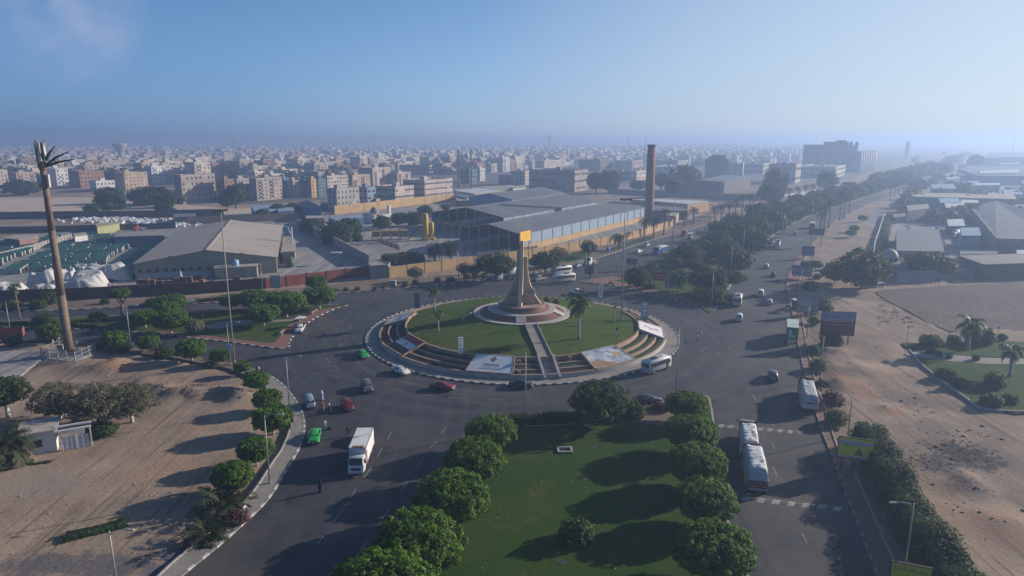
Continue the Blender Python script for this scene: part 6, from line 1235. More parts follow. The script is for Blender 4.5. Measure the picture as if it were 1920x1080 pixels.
# --- palm-shaped phone masts
def phone_palm(u, vb, vt, label, r0, r1, big=False):
    c = P(u, vb); h = zat(c, vt); t = thing('palm_mast', label, 'phone mast', c)
    hk = h * .90; b = MB(); n = 9
    M_TR = mat('mast_bark', (.20, .145, .115), .85, var=.35, scale=1.2, fine=.2)
    for k in range(3):
        z0, z1 = hk * k / 3, hk * (k + 1) / 3; ra, rb = r0 + (r1 - r0) * k / 3, r0 + (r1 - r0) * (k + 1) / 3; Bc(t, 'trunk_section', (0, 0, z0), (0, 0, z1 - .05), ra, rb * 1.02, 16, M_TR, sm=True)
        Bc(t, 'flange', (0, 0, z1 - .12), (0, 0, z1 + .05), rb * 1.12, rb * 1.12, 16, M_DSTEEL)
    L = h - hk; top = Vector((0, 0, hk))
    for i in range(0 if big else 9):
        a = i * 2.4; m_ = fr('date', 0); f = link('frond', m_, t, top); f.rotation_euler = (0, R(-62 if i % 3 else -40), a); s = L * 1.02; f.scale = (s, s, s)
    if big:
        for k in range(8):
            a = 2.4 * k; q = r1 * .9; w = .10 + .14 * (k % 3 == 0); tp = Vector((math.cos(a) * (q + w * L * .5), math.sin(a) * (q + w * L * .5), h - .5 * (k % 4))); b = MB(); b.tube([Vector((math.cos(a) * q, math.sin(a) * q, hk - .4)), Vector((math.cos(a) * (q + .1), math.sin(a) * (q + .1), hk + L * .4)), tp], [.16, .26, .10], 5, M_FROND if k % 3 else M_FRONDD); b.build('frond', t)
        for k, (el, ln) in enumerate(((-52, 1.1), (-26, 1.35), (-10, 1.45))):
            b = MB(); pts_ = [Vector((0, 0, hk - 1)), Vector((math.cos(R(-el)) * L * ln * .5, .1 * k, hk - .5 + math.sin(R(-el)) * L * ln * .55)), Vector((math.cos(R(-el)) * L * ln, .2 * k, hk - .4 + math.sin(R(-el)) * L * ln * .95))]; b.tube(pts_, [.22, .26, .06], 6, M_FROND); b.build('side_frond', t)
        for k in range(3):
            a = R(-150 + k * 75); Bb(t, 'antenna', (math.cos(a) * .75, math.sin(a) * .75, hk + L * .45), (.32, .5, L * .85), mat('antenna_grey', (.42, .42, .40), .6), rz=a)
        for k in range(2):
            Bb(t, 'equipment_box', (.95 - 1.9 * k, -.2, hk - 3.6 - k * .8), (.35, .45, 2.6 if k == 0 else 1.2), mat('antenna_grey', (.42, .42, .40), .6))
        Bl(t, 'crown_boss', [(r1 * 1.1, hk - 1.6), (r1 * 1.7, hk - .8), (r1 * 1.4, hk + .6), (r1, hk + 1)], 12, M_PALMB)
phone_palm(131, 667, 262, 'towering phone mast disguised as a palm inside a fenced pad', .92, .50, True)
phone_palm(860, 353, 279, 'left of two distant phone masts shaped like palms', .9, .7); phone_palm(884, 353, 279, 'right of two distant phone masts shaped like palms', .9, .7)
# fence of the palm mast
def P3(u, v): return P(u, v, .1)
FC = [P3(78, 672), P3(142, 680), P3(180, 662), P3(112, 655)]
t = thing('steel_fence', 'grey steel railing fence around the foot of the big palm mast', 'fence', FC[0]); 
b = MB(); b.prism([p - FC[0] for p in FC], -.3, .16, M_CONC); b.build('base_slab', t)
for i in range(4):
    a, e = FC[i] - FC[0], FC[(i + 1) % 4] - FC[0]; n = max(3, int((e - a).length / 2.2))
    for k in range(n): q = a.lerp(e, k / n); Bb(t, 'post', (q.x, q.y, 1.25), (.14, .14, 2.4), M_STEEL)
    for z in (.45, 1.25, 2.1): q = (a + e) / 2; Bb(t, 'rail', (q.x, q.y, z), ((e - a).length, .06, .07), M_STEEL, rz=head(a, e))
    b = MB(); nn_ = int((e - a).length / .35)
    for k in range(nn_): q = a.lerp(e, (k + .5) / nn_); b.box((q.x, q.y, 1.3), (.035, .035, 1.7), M_STEEL)
    o = b.build('bar', t); o['kind'] = 'stuff'
t = thing('equipment_cabinet', 'grey equipment cabinet at the foot of the palm mast', 'cabinet', P(116, 664, .16)); Bb(t, 'cabinet_body', (0, 0, 1.1), (1.2, .9, 2.1), M_SHUT); Bb(t, 'door', (0, -.47, 1.1), (1.0, .05, 1.8), M_STEEL)
# --- mosque, silos, batching plant, domed building
c = P(706, 419); t = thing('small_mosque', 'small white mosque with a grey dome and square minaret', 'mosque', c, R(50)); q = mpp(c)
Bb(t, 'wall', (3, 4, 2.4), (11, 9, 4.8), M_WHITE); Bb(t, 'roof', (3, 4, 4.95), (11.6, 9.6, .3), M_CONC); Bl(t, 'dome', [(2.4, 5), (2.4, 5.8), (2.35, 6.4), (1.9, 7.5), (1.1, 8.3), (.05, 8.7)], 20, M_GREYW, c=(2.5, 4.5, 0), sm=True); b = MB(); b.box((10, 1, 4.4), (1.5, 1.5, 8.8), M_WHITE); b.box((10, 1, 9), (1.9, 1.9, .4), M_WHITE); b.build('minaret', t)
for k in range(3): Bb(t, 'window', (0 + k * 3, -.55, 2.1), (1.2, .14, 2.0), M_WIN)
M_YEL = mat('silo_yellow', (.50, .33, .05), .6, var=.25, scale=.5, fine=.06)
for u, vb, vt, w, l in ((798, 450, 400, 12, 'taller yellow cement silo in the factory yard'), (809, 449, 416, 10, 'shorter yellow cement silo beside the taller one')):
    c = P(u, vb); h = zat(c, vt); r = w * mpp(c) / 2; t = thing('cement_silo', l, 'silo', c); Bl(t, 'silo_body', [(r * .3, 1.4), (r, 3.2), (r, h - .6), (r * .7, h)], 20, M_YEL, sm=True)
    for k in range(4): a = k * 1.57; Bb(t, 'leg', (r * .8 * math.cos(a), r * .8 * math.sin(a), 1.7), (.3, .3, 3.4), M_YEL)
    Bb(t, 'base_frame', (0, 0, .5), (r * 2.6, r * 2.6, 1.0), M_YEL)
c = P(736, 449); t = thing('batching_plant', 'yellow aggregate bins with a conveyor in the factory yard', 'batching plant', c, R(14))
for k in range(4): b = MB(); b.add([(-9 + k * 4.2, -1.2, 1.6), (-5.6 + k * 4.2, -1.2, 1.6), (-5.6 + k * 4.2, 1.2, 1.6), (-9 + k * 4.2, 1.2, 1.6), (-9.2 + k * 4.2, -2.2, 4.2), (-5.4 + k * 4.2, -2.2, 4.2), (-5.4 + k * 4.2, 2.2, 4.2), (-9.2 + k * 4.2, 2.2, 4.2)], [(0, 1, 5, 4), (1, 2, 6, 5), (2, 3, 7, 6), (3, 0, 4, 7), (4, 5, 6, 7)], mat('worn_yellow', (.36, .25, .08), .75, var=.45, scale=.6)); b.build('bin', t)
for k in range(5): Bb(t, 'leg', (-9.2 + k * 4.2, 0, .8), (.4, 2.6, 1.7), M_YEL)
Bc(t, 'conveyor', (8, 0, 1), (16, 3, 6.5), .6, .6, 8, M_DSTEEL)
c = P(1689, 520); t = thing('domed_building', 'round building with a pale ribbed dome behind the big dark tree', 'domed building', c)
b = MB(); b.lathe([(8.2, -.3), (8.2, 3.6), (8.8, 3.6), (8.8, 4.1), (7.6, 4.1), (7.6, 3.8), (4.2, 3.8)], 40, M_GREYW, c=(0, 8.5, 0)); b.build('wall', t, False); Bl(t, 'canopy_ring', [(9.6, 2.2), (10.2, 2.4), (9.8, 2.7), (8.2, 2.7)], 40, M_CONC, c=(0, 8.5, 0))
Bl(t, 'dome', [(2.8, 3.8), (2.8, 5.4), (2.9, 5.5), (2.75, 6.3), (2.2, 7.4), (1.3, 8.1), (.05, 8.4)], 24, mat('dome_plaster', (.36, .38, .35), .7, var=.2, scale=.6), c=(0, 8.5, 0), sm=True)
for k in range(10): a = 6.283 * k / 10; Bb(t, 'window', (2.85 * math.cos(a), 8.5 + 2.85 * math.sin(a), 4.7), (.3, .7, 1.2), M_WIN, rz=a)
for k in range(6): a = R(200 + k * 28); Bb(t, 'column', (9.3 * math.cos(a), 8.5 + 9.3 * math.sin(a), 1.2), (.4, .4, 2.6), M_CONC)
# --- white hut lower left
c = P(113, 849); t = thing('white_hut', 'small white hut with an open slatted front and corrugated gate', 'hut', c, R(28)); M_CORR = mat('white_corrugated', (.50, .53, .57), .5, var=.15, scale=.6)
Bb(t, 'wall', (-2.6, 3.3, 1.6), (4.4, 5.0, 3.4), M_WHITE); Bb(t, 'roof', (-2.6, 3.3, 3.4), (5.0, 5.6, .25), M_CONC)
Bb(t, 'side_wall', (1.4, 3.2, 1.35), (3.2, .16, 2.7), M_WHITE)
for k in range(10): Bb(t, 'gate_slat', (.55 + k * .34, .5, 1.1), (.30, .10 + .05 * (k % 2), 2.0), M_CORR)
for x in (.3, 2.1, 4.0): Bb(t, 'gate_post', (x, .5, 1.5), (.18, .2, 3.0), M_WHITE)
for y in (.5, 1.6): Bb(t, 'lintel', (1.9, y - .3, 3.15 + y * .25), (4.6, .3, .25), M_WHITE)
Bb(t, 'shade_roof', (1.8, 1.8, 3.1), (4.2, 2.6, .16), M_DARKIN); Bb(t, 'window', (-2.6, .76, 1.7), (1.0, .12, 1.1), M_WIN)
# ============================================================ the town behind: objects nearest, the rest in one mass
protos = []
for i, (fl, st_) in enumerate([(3, 0), (4, 2), (5, 0), (4, 0), (6, 2), (2, 1), (5, 2), (3, 0)]): protos.append((fl, block_mesh(11 + i % 3 * 2, 13 + i % 4 * 2, fl * 3.1, fl, 100 + i, st_)))
rnd = random.Random(11); cand = []
def limit_v(u): 
    pts_ = [(-200, 342), (340, 346), (420, 346), (480, 348), (640, 340), (760, 326), (860, 328), (960, 322), (1100, 308), (1200, 302), (1300, 312), (1440, 308), (1520, 300), (1560, 290), (1640, 272)]
    for (a, b), (c_, d_) in zip(pts_, pts_[1:]):
        if a <= u <= c_: return b + (d_ - b) * (u - a) / (c_ - a)
    return 0
def proj(p):
    d = p.y * cp + (CAM_H - p.z) * sp_; yc = p.y * -sp_ * -1 if 0 else None
    x = p.x; zc = p.y * cp - (p.z - CAM_H) * sp_; yv = p.y * sp_ + (p.z - CAM_H) * cp
    return 960 + FPX * x / zc, 540 - FPX * yv / zc
stp = 18.5; road_line = [Vector((p.x, p.y, 0)) for p in PP(UP_L[18:])]
for i in range(-60, 300):
    for j in range(-130, 220):
        sp2 = stp
        p = E1 * (i * sp2) + E2 * (j * sp2 * .95)
        if i % 6 == 0 or j % 7 == 0: continue
        if p.y < 480 or p.y > 4600: continue
        d = p.length
        p = p + Vector((rnd.uniform(-4, 4), rnd.uniform(-4, 4), 0))
        u, v = proj(p)
        if u < -90 or u > 1640 or v > limit_v(u): continue
        if rnd.random() < (.06 if d < 1500 else .26): continue
        if d < 1400 and any((p - c_).length < r_ + 9 for c_, r_ in CITY): continue
        cand.append((d, u, v, p))
cand.sort(key=lambda x: x[0])
near, far = cand[:255], cand[255:]
COLS = ['cream', 'tan', 'pink', 'grey', 'white', 'brick', 'beige', 'pale pink', 'greige', 'brown', 'cream', 'beige', 'cream']
bands = {}
for d, u, v, p in near: bands.setdefault(int(d / 45), []).append((u, p, d))
rows = sorted(bands)
for bi, bk in enumerate(rows):
    for k, (u, p, d) in enumerate(sorted(bands[bk], key=lambda x: x[0])):
        fl, ms = protos[rnd.randrange(8)]; col = COLS[rnd.randrange(len(COLS))]
        t = thing('town_house' if fl < 4 else 'apartment_block', f'{col} {["", "", "two", "three", "four", "five", "six"][fl]} storey block, {nth(k)} from the left in the {nth(bi)} row of the town', 'building', p, AZ1 + (math.pi if rnd.random() < .0 else 0), 'town blocks behind the near apartments')
        s = (rnd.uniform(.95, 1.4), rnd.uniform(.95, 1.4), rnd.uniform(.85, 1.2)); t.scale = s; kf = rnd.uniform(.85, 1.2); cc = [x * kf for x in PAL[col]] + [1]
        for nme, me in zip(('wall', 'glazing', 'balcony', 'roof_house', 'roof_tank'), ms):
            if me is None: continue
            o = link(nme, me, t); o.color = cc
            if nme in ('glazing', 'balcony'): o['kind'] = 'stuff'
# the far town: one mass with its own wall colours per building (attribute) and real window recesses left out: too far to tell apart
V = []; F = []; C = []; far_roof = []
ca, sa = math.cos(AZ1), math.sin(AZ1)
for d, u, v, p in far:
    a, b_, h = rnd.uniform(11, 21), rnd.uniform(11, 22), rnd.choice([6, 6, 9, 9, 9, 12, 12, 15, 18 if rnd.random() < .3 else 9]) * rnd.uniform(.9, 1.1)
    col = PAL[COLS[rnd.randrange(len(COLS))]]; kf = rnd.uniform(.8, 1.15); col = (*(x * kf for x in col), 1)
    def add_box(ox, oy, z0, z1, a_, b__, roofc):
        o = len(V)
        for z in (z0, z1):
            for x, y in ((0, 0), (b__, 0), (b__, a_), (0, a_)): V.append((p.x + (ox + x) * ca - (oy + y) * sa, p.y + (ox + x) * sa + (oy + y) * ca, z))
        for f in ((0, 1, 5, 4), (1, 2, 6, 5), (2, 3, 7, 6), (3, 0, 4, 7), (4, 5, 6, 7)): F.append([k_ + o for k_ in f]); C.append(roofc if f[0] == 4 else col)
    add_box(0, 0, -.5, h, a, b_, (.25, .225, .205, 1))
    if rnd.random() < .6: add_box(b_ * .3, a * .3, h, h + 2.8, a * .35, b_ * .3, (.25, .225, .205, 1))
    if d < 2200:
        n = int(h / 3); 
        for f in range(n):
            z = 3 * f + 1.1
            for k in range(int(b_ / 3.2)):
                if rnd.random() < .2: continue
                x0 = 1 + k * 3.2; o = len(V)
                for x, z_ in ((x0, z), (x0 + 1.3, z), (x0 + 1.3, z + 1.3), (x0, z + 1.3)): V.append((p.x + x * ca + .12 * sa, p.y + x * sa - .12 * ca, z_))
                F.append([o, o + 1, o + 2, o + 3]); C.append((.05, .05, .055, 1))
me = bpy.data.meshes.new('far_town'); me.from_pydata(V, [], F); at = me.color_attributes.new('wall_colour', 'FLOAT_COLOR', 'CORNER')
cl = np.repeat(np.array(C, dtype=np.float32), [len(f) for f in F], axis=0); at.data.foreach_set('color', cl.ravel())
m_ft = bpy.data.materials.new('far_town_wall'); m_ft.use_nodes = True; n_ = m_ft.node_tree.nodes; an = n_.new('ShaderNodeVertexColor'); an.layer_name = 'wall_colour'; m_ft.node_tree.links.new(an.outputs[0], n_['Principled BSDF'].inputs['Base Color']); n_['Principled BSDF'].inputs['Roughness'].default_value = .9
me.materials.append(m_ft); o = link('far_town', me); o['kind'] = 'stuff'
# far tree belts, as one mass
vs, fs = [], []; mbt = MB(); rnd = random.Random(5)
pm = crown_mesh('far_crown', 1.0, .7, 26, 5, .4, .55, M_LEAF2, M_LEAF2D, 3, .2, .2)
pmv = [v.co.copy() for v in pm.vertices]; pmf = [tuple(p.vertices) for p in pm.polygons]; pmi = [p.material_index for p in pm.polygons]
spots = []
for i in range(200):
    u = rnd.uniform(-60, 1560); v = min(limit_v(u), 345) - rnd.uniform(0, 1) ** 1.5 * 50
    if v > 275: spots.append((u, v, rnd.uniform(5, 9)))
for i in range(60): k = rnd.random(); spots.append((1640 + 180 * k + rnd.uniform(-8, 60) * (1 - k), 352 - 62 * k + rnd.uniform(-3, 2), rnd.uniform(5, 8)))
for i in range(90): spots.append((rnd.uniform(1690, 1960), rnd.uniform(290, 420), rnd.uniform(3, 5.5)))
for u, v, s in spots:
    p = P(u, v)
    if p.y > 4500: continue
    for mi_, mt in ((0, M_LEAF2), (1, M_LEAF2D)):
        ff = [f for f, k_ in zip(pmf, pmi) if k_ == mi_]; a = rnd.uniform(0, 6.28)
        mbt.add([(p.x + (q.x * math.cos(a) - q.y * math.sin(a)) * s, p.y + (q.x * math.sin(a) + q.y * math.cos(a)) * s, s * .6 + q.z * s) for q in pmv], ff, mt)
o = mbt.build('far_trees'); o['kind'] = 'stuff'
# ============================================================ VEHICLES
def loft(stations, mt):
    """body skin from cross sections (x, [(y, z) ... half section from bottom centre to top centre])"""
    mb = MB(); n = len(stations[0][1]); V = []
    for x, s in stations:
        for y, z in s: V.append((x, y, z))
        for y, z in s[::-1][1:-1]: V.append((x, -y, z))
    m = 2 * n - 2; F = []
    for i in range(len(stations) - 1):
        for k in range(m): F.append((i * m + k, (i + 1) * m + k, (i + 1) * m + (k + 1) % m, i * m + (k + 1) % m))
    F.append(tuple(range(m))); F.append(tuple(range((len(stations) - 1) * m, len(stations) * m))[::-1]); F = [f[::-1] for f in F]
    mb.add(V, F, mt); return mb
def patch(a, b, c, d, k=.08, off=.015):
    """a b c d inset towards the middle and lifted off the surface"""
    a, b, c, d = map(Vector, (a, b, c, d)); m = (a + b + c + d) / 4; nr = (c - a).cross(d - b).normalized()
    return [m + (p - m) * (1 - k) + nr * off for p in (a, b, c, d)]
def wheel(par, x, y, r, w, name='wheel'):
    b = MB(); b.cyl((x, y - w / 2, r), (x, y + w / 2, r), r, r, 16, M_TYRE); o = b.build(name, par, True)
    b = MB(); s = 1 if y > 0 else -1; b.cyl((x, y + s * w * .35, r), (x, y + s * (w / 2 + .012), r), r * .62, r * .58, 12, M_RIM); b.build('rim', o); return o
CARS = {
 'sedan': dict(L=4.5, W=1.76, st=[(-2.25, .38, .70, .78, .66), (-2.12, .28, .86, .95, .70), (-1.45, .24, .92, 1.02, .72), (-.80, .22, .95, 1.42, .58), (.30, .22, .94, 1.46, .60), (1.05, .22, .92, 1.03, .70), (1.80, .24, .84, .92, .68), (2.14, .30, .70, .78, .62), (2.25, .40, .58, .62, .58)], roof=(3, 4), rear=2, front=5, wb=(-1.32, 1.38), r=.32),
 'hatch': dict(L=3.9, W=1.68, st=[(-1.95, .38, .82, .90, .66), (-1.85, .28, .92, 1.05, .66), (-1.45, .24, .96, 1.45, .58), (-.5, .22, .96, 1.53, .60), (.30, .22, .95, 1.50, .60), (1.00, .22, .92, 1.06, .68), (1.60, .26, .82, .92, .66), (1.95, .36, .62, .68, .58)], roof=(2, 4), rear=1, front=5, wb=(-1.2, 1.2), r=.30),
 'suv': dict(L=4.5, W=1.84, st=[(-2.25, .42, .90, .98, .70), (-2.15, .32, 1.05, 1.16, .70), (-1.80, .28, 1.08, 1.62, .62), (-.5, .28, 1.08, 1.70, .64), (.45, .28, 1.07, 1.66, .63), (1.10, .28, 1.05, 1.18, .74), (1.80, .30, .98, 1.06, .72), (2.18, .36, .80, .88, .66), (2.25, .44, .62, .70, .62)], roof=(2, 4), rear=1, front=5, wb=(-1.35, 1.38), r=.37),
 'van': dict(L=4.7, W=1.72, st=[(-2.35, .40, .95, 1.02, .72), (-2.30, .32, 1.05, 1.25, .72), (-2.12, .28, 1.10, 1.88, .66), (-.5, .26, 1.10, 1.98, .68), (1.10, .26, 1.08, 1.92, .66), (1.90, .28, 1.02, 1.20, .70), (2.25, .34, .82, .94, .66), (2.35, .42, .60, .72, .62)], roof=(2, 4), rear=1, front=5, wb=(-1.45, 1.5), r=.32),
 'microvan': dict(L=3.6, W=1.52, st=[(-1.8, .40, .90, 1.0, .66), (-1.76, .32, 1.0, 1.2, .66), (-1.62, .28, 1.02, 1.78, .60), (-.4, .26, 1.02, 1.84, .62), (.95, .26, 1.0, 1.78, .60), (1.5, .28, .96, 1.15, .64), (1.75, .34, .72, .9, .60), (1.8, .42, .55, .62, .56)], roof=(2, 4), rear=1, front=5, wb=(-1.15, 1.15), r=.29),
 'pickup': dict(L=5.1, W=1.78, st=[(-2.55, .48, .92, .96, .84), (-2.50, .40, .94, 1.0, .84), (-.62, .32, 1.0, 1.04, .84), (-.50, .32, 1.02, 1.68, .62), (.60, .32, 1.02, 1.72, .63), (1.30, .32, 1.0, 1.14, .74), (2.1, .34, .92, 1.02, .72), (2.48, .40, .74, .82, .66), (2.55, .48, .6, .66, .62)], roof=(3, 4), rear=2, front=5, wb=(-1.6, 1.6), r=.37),
}
CARP = {}
def car_proto(kind, pm):
    d = CARS[kind]; W2 = d['W'] / 2; S_ = []
    for x, zl, zb, zt, wt in d['st']:
        cab = zt - zb > .25; nb = W2 * (.94 if abs(x) > d['L'] * .44 else 1.0)
        S_.append((x, [(0, zl), (nb * .84, zl), (nb * .98, zl + .14), (nb, (zl + zb) / 2 + .05), (nb * (.97 if cab else .95), zb), (min(nb, wt + (.03 if cab else .0)) * (1.0 if cab else 1.12), zt - (.10 if cab else .03)), (wt * .86, zt - (.01 if cab else 0)), (0, zt + .02)]))
    body = loft(S_, pm); t = []
    G = lambda i, k, s=1: Vector((S_[i][0], S_[i][1][k][0] * s, S_[i][1][k][1]))
    r0, r1 = d['roof']; re, fr_ = d['rear'], d['front']
    wins = []
    b = MB(); 
    for s in (1,):
        ws = patch(G(fr_, 5, -1) + Vector((0, 0, .0)), G(fr_, 5, 1), G(r1, 5, 1), G(r1, 5, -1), .07, .05); b.add(ws, [(0, 1, 2, 3)], M_GLASS)
    wins.append(('windscreen', b))
    b = MB(); ws = patch(G(re, 5, 1), G(re, 5, -1), G(r0, 5, -1), G(r0, 5, 1), .12, .05); b.add(ws, [(0, 1, 2, 3)], M_GLASS); wins.append(('rear_window', b))
    for s in (1, -1):
        segs = [(r0, r0 + (r1 - r0) / 2 if r1 - r0 > 1 else (r0 + .5)), (None, None)]
        xs_a, xs_b = G(r0, 4, s), G(r1, 4, s); ta, tb = G(r0, 5, s), G(r1, 5, s)
        if kind in ('sedan', 'hatch', 'suv', 'pickup', 'van', 'microvan'):
            lo0, lo1 = xs_a + (G(re, 4, s) - xs_a) * .35, xs_b + (G(fr_, 4, s) - xs_b) * .55
            mid = .5; N = 3 if kind in ('van',) else 2
            for k in range(N):
                f0, f1 = k / N, (k + 1) / N; q = [lo0.lerp(lo1, f0), lo0.lerp(lo1, f1), ta.lerp(tb, f1), ta.lerp(tb, f0)]
                if s > 0: q = [q[1], q[0], q[3], q[2]]
                b = MB(); b.add(patch(*q, .10, .02), [(0, 1, 2, 3)], M_GLASS); wins.append(('side_window', b))
    x0, x1 = S_[0][0], S_[-1][0]; zf, zr = d['st'][-2][2], d['st'][1][2]; lamps = []
    for s in (1, -1):
        b = MB(); b.box((S_[-2][0] + .02, s * W2 * .68, zf - .07), (.16, .34, .13), M_LAMP); lamps.append(('headlight', b))
        b = MB(); b.box((S_[0][0] + .06, s * W2 * .74, zr - .10), (.14, .24, .18), M_TAIL); lamps.append(('tail_light', b))
        b = MB(); b.box((S_[fr_][0] - .12, s * (W2 + .07), S_[fr_][1][4][1] + .10), (.16, .16, .12), pm); lamps.append(('wing_mirror', b))
    b = MB(); b.box((x1 - .02, 0, zf - .28), (.10, .95, .16), M_BLACK); lamps.append(('grille', b))
    b = MB(); b.box((x1 + .01, 0, .42), (.06, .46, .11), M_PLATE); lamps.append(('number_plate', b)); b = MB(); b.box((x0 - .01, 0, .62), (.06, .46, .11), M_PLATE); lamps.append(('number_plate', b))
    b = MB(); b.box((0, 0, d['r'] * .75), (d['L'] * .86, d['W'] * .86, .2), M_BLACK); lamps.append(('underbody', b))
    for s in (1, -1):
        for wx in d['wb']:
            b = MB(); b.cyl((wx, s * (W2 - .10), d['r'] + .02), (wx, s * (W2 + .008), d['r'] + .02), d['r'] * 1.16, d['r'] * 1.16, 16, M_BLACK); lamps.append(('wheel_arch', b))
    if kind == 'pickup':
        b = MB(); b.box((-1.55, 0, 1.06), (1.75, 1.42, .10), M_BLACK); lamps.append(('load_bed', b))
    return [('body', body.mesh('body', True))] + [(n_, q.mesh(n_)) for n_, q in wins + lamps], d
def place(t, u, v, uh, vh, sink=0.0):
    p = P(u, v); t.location = (p.x, p.y, .0); t.rotation_euler = (0, 0, head(p, P(uh, vh))); return t
def car(kind, colour, pm, label, u, v, uh, vh, cat='car', group='vehicles on the roads', name=None, roofbar=None, shift=0.0):
    """(u, v): ground under the middle of the car; (uh, vh): a ground point its nose points at"""
    key = (kind, pm.name)
    if key not in CARP: CARP[key] = car_proto(kind, pm)
    ms, d = CARP[key]; t = thing(name or ('parked_car' if 'parked' in label else 'car'), label, cat, (0, 0, 0), 0, group)
    for n_, me in ms: link(n_, me, t)
    for s in (1, -1):
        for wx in d['wb']: wheel(t, wx, s * (d['W'] / 2 - .09), d['r'], .2)
    if roofbar:
        Bb(t, 'roof_rack', (-.1, 0, d['st'][d['roof'][0]][3] + .10), (1.6, 1.1, .08), M_DSTEEL)
    return place(t, u, v, uh, vh)
C_WHITE, C_GREEN, C_RED, C_DRED = paint('white', (.60, .61, .62)), paint('taxi_green', (.03, .33, .07)), paint('dark_red', (.17, .014, .024)), paint('wine_red', (.13, .014, .022))
C_GREY, C_SILVER, C_BLUE, C_DARK = paint('slate_grey', (.10, .115, .14)), paint('silver', (.36, .38, .41)), paint('dark_blue', (.018, .026, .05)), paint('black', (.016, .018, .022))
C_YEL, C_LBLUE, C_DGRN = paint('taxi_yellow', (.42, .30, .03)), paint('lorry_blue', (.03, .11, .33)), paint('light_blue', (.16, .30, .45))
car('sedan', 0, C_GREEN, 'bright green taxi beside the flag banner on the roundabout', 680, 669, 692, 679); car('sedan', 0, C_WHITE, 'white sedan just below the flag banner on the roundabout', 751, 700, 772, 708)
car('suv', 0, C_GREY, 'slate grey car facing down with its lights towards the crossing', 688, 731, 694, 745); car('sedan', 0, C_RED, 'dark red sedan rounding the front of the roundabout', 830, 730, 860, 733)
car('sedan', 0, C_BLUE, 'dark blue sedan in front of the garden stair kerb', 977, 726, 1010, 728); car('microvan', 0, paint('pale_blue', (.20, .27, .38)), 'pale blue minivan stopped by the left pavement', 581, 762, 588, 778, 'van')
car('hatch', 0, C_DRED, 'wine red car behind the group of people on the left', 651, 766, 659, 779); car('sedan', 0, C_GREEN, 'bright green taxi with a yellow flank standing near the left kerb', 590, 824, 587, 840)
car('suv', 0, C_DARK, 'black car half hidden behind the box truck', 689, 826, 691, 842); car('suv', 0, C_BLUE, 'dark car parked at the lawn corner with a person at its door', 1216, 757, 1250, 751)
car('microvan', 0, C_WHITE, 'small white van with a cream roof at the road mouth', 1386, 601, 1389, 588, 'van'); car('van', 0, C_WHITE, 'white van further up the main road', 1426, 555, 1429, 543, 'van')
car('hatch', 0, C_SILVER, 'silver topped small car in the right lane by the kiosk', 1442, 570, 1444, 560); car('hatch', 0, C_DARK, 'small dark car near the walking person on the main road', 1450, 518, 1453, 508); car('hatch', 0, C_WHITE, 'white estate car past the yellow taxi', 1437, 502, 1441, 492)
car('sedan', 0, C_YEL, 'yellow taxi pulled up at the median kerb', 1391, 518, 1398, 507); car('hatch', 0, C_WHITE, 'white car far up the main road beside the palms', 1518, 437, 1522, 429); car('microvan', 0, paint('light_green', (.12, .32, .12)), 'little green van far up the main road', 1491, 440, 1495, 431, 'van')
car('suv', 0, C_GREY, 'slate grey car driving up by the loaded red cab truck', 1449, 710, 1448, 690)
car('pickup', 0, C_WHITE, 'white car parked at the island pavement near the stall', 563, 621, 556, 631); car('pickup', 0, paint('beige', (.38, .35, .30)), 'beige pickup just right of the monument on the far road', 1011, 526, 995, 529, 'pickup'); car('sedan', 0, paint('police_blue', (.10, .15, .28)), 'blue and white car right of the two buses', 1083, 501, 1074, 504)
car('sedan', 0, C_WHITE, 'white car alone on the far carriageway', 1197, 474, 1208, 470); car('pickup', 0, C_WHITE, 'white pickup ahead of the blue lorry', 1212, 462, 1222, 458, 'pickup'); car('hatch', 0, C_DARK, 'small dark car beside the red lorry', 1295, 448, 1302, 445)
t = car('pickup', 0, C_WHITE, 'white pickup with people standing in its bed behind the roundabout', 1082, 552, 1060, 550, 'pickup')
car('hatch', 0, C_DARK, 'dark parked car at the left edge behind the round shrub', 98, 636, 112, 637)
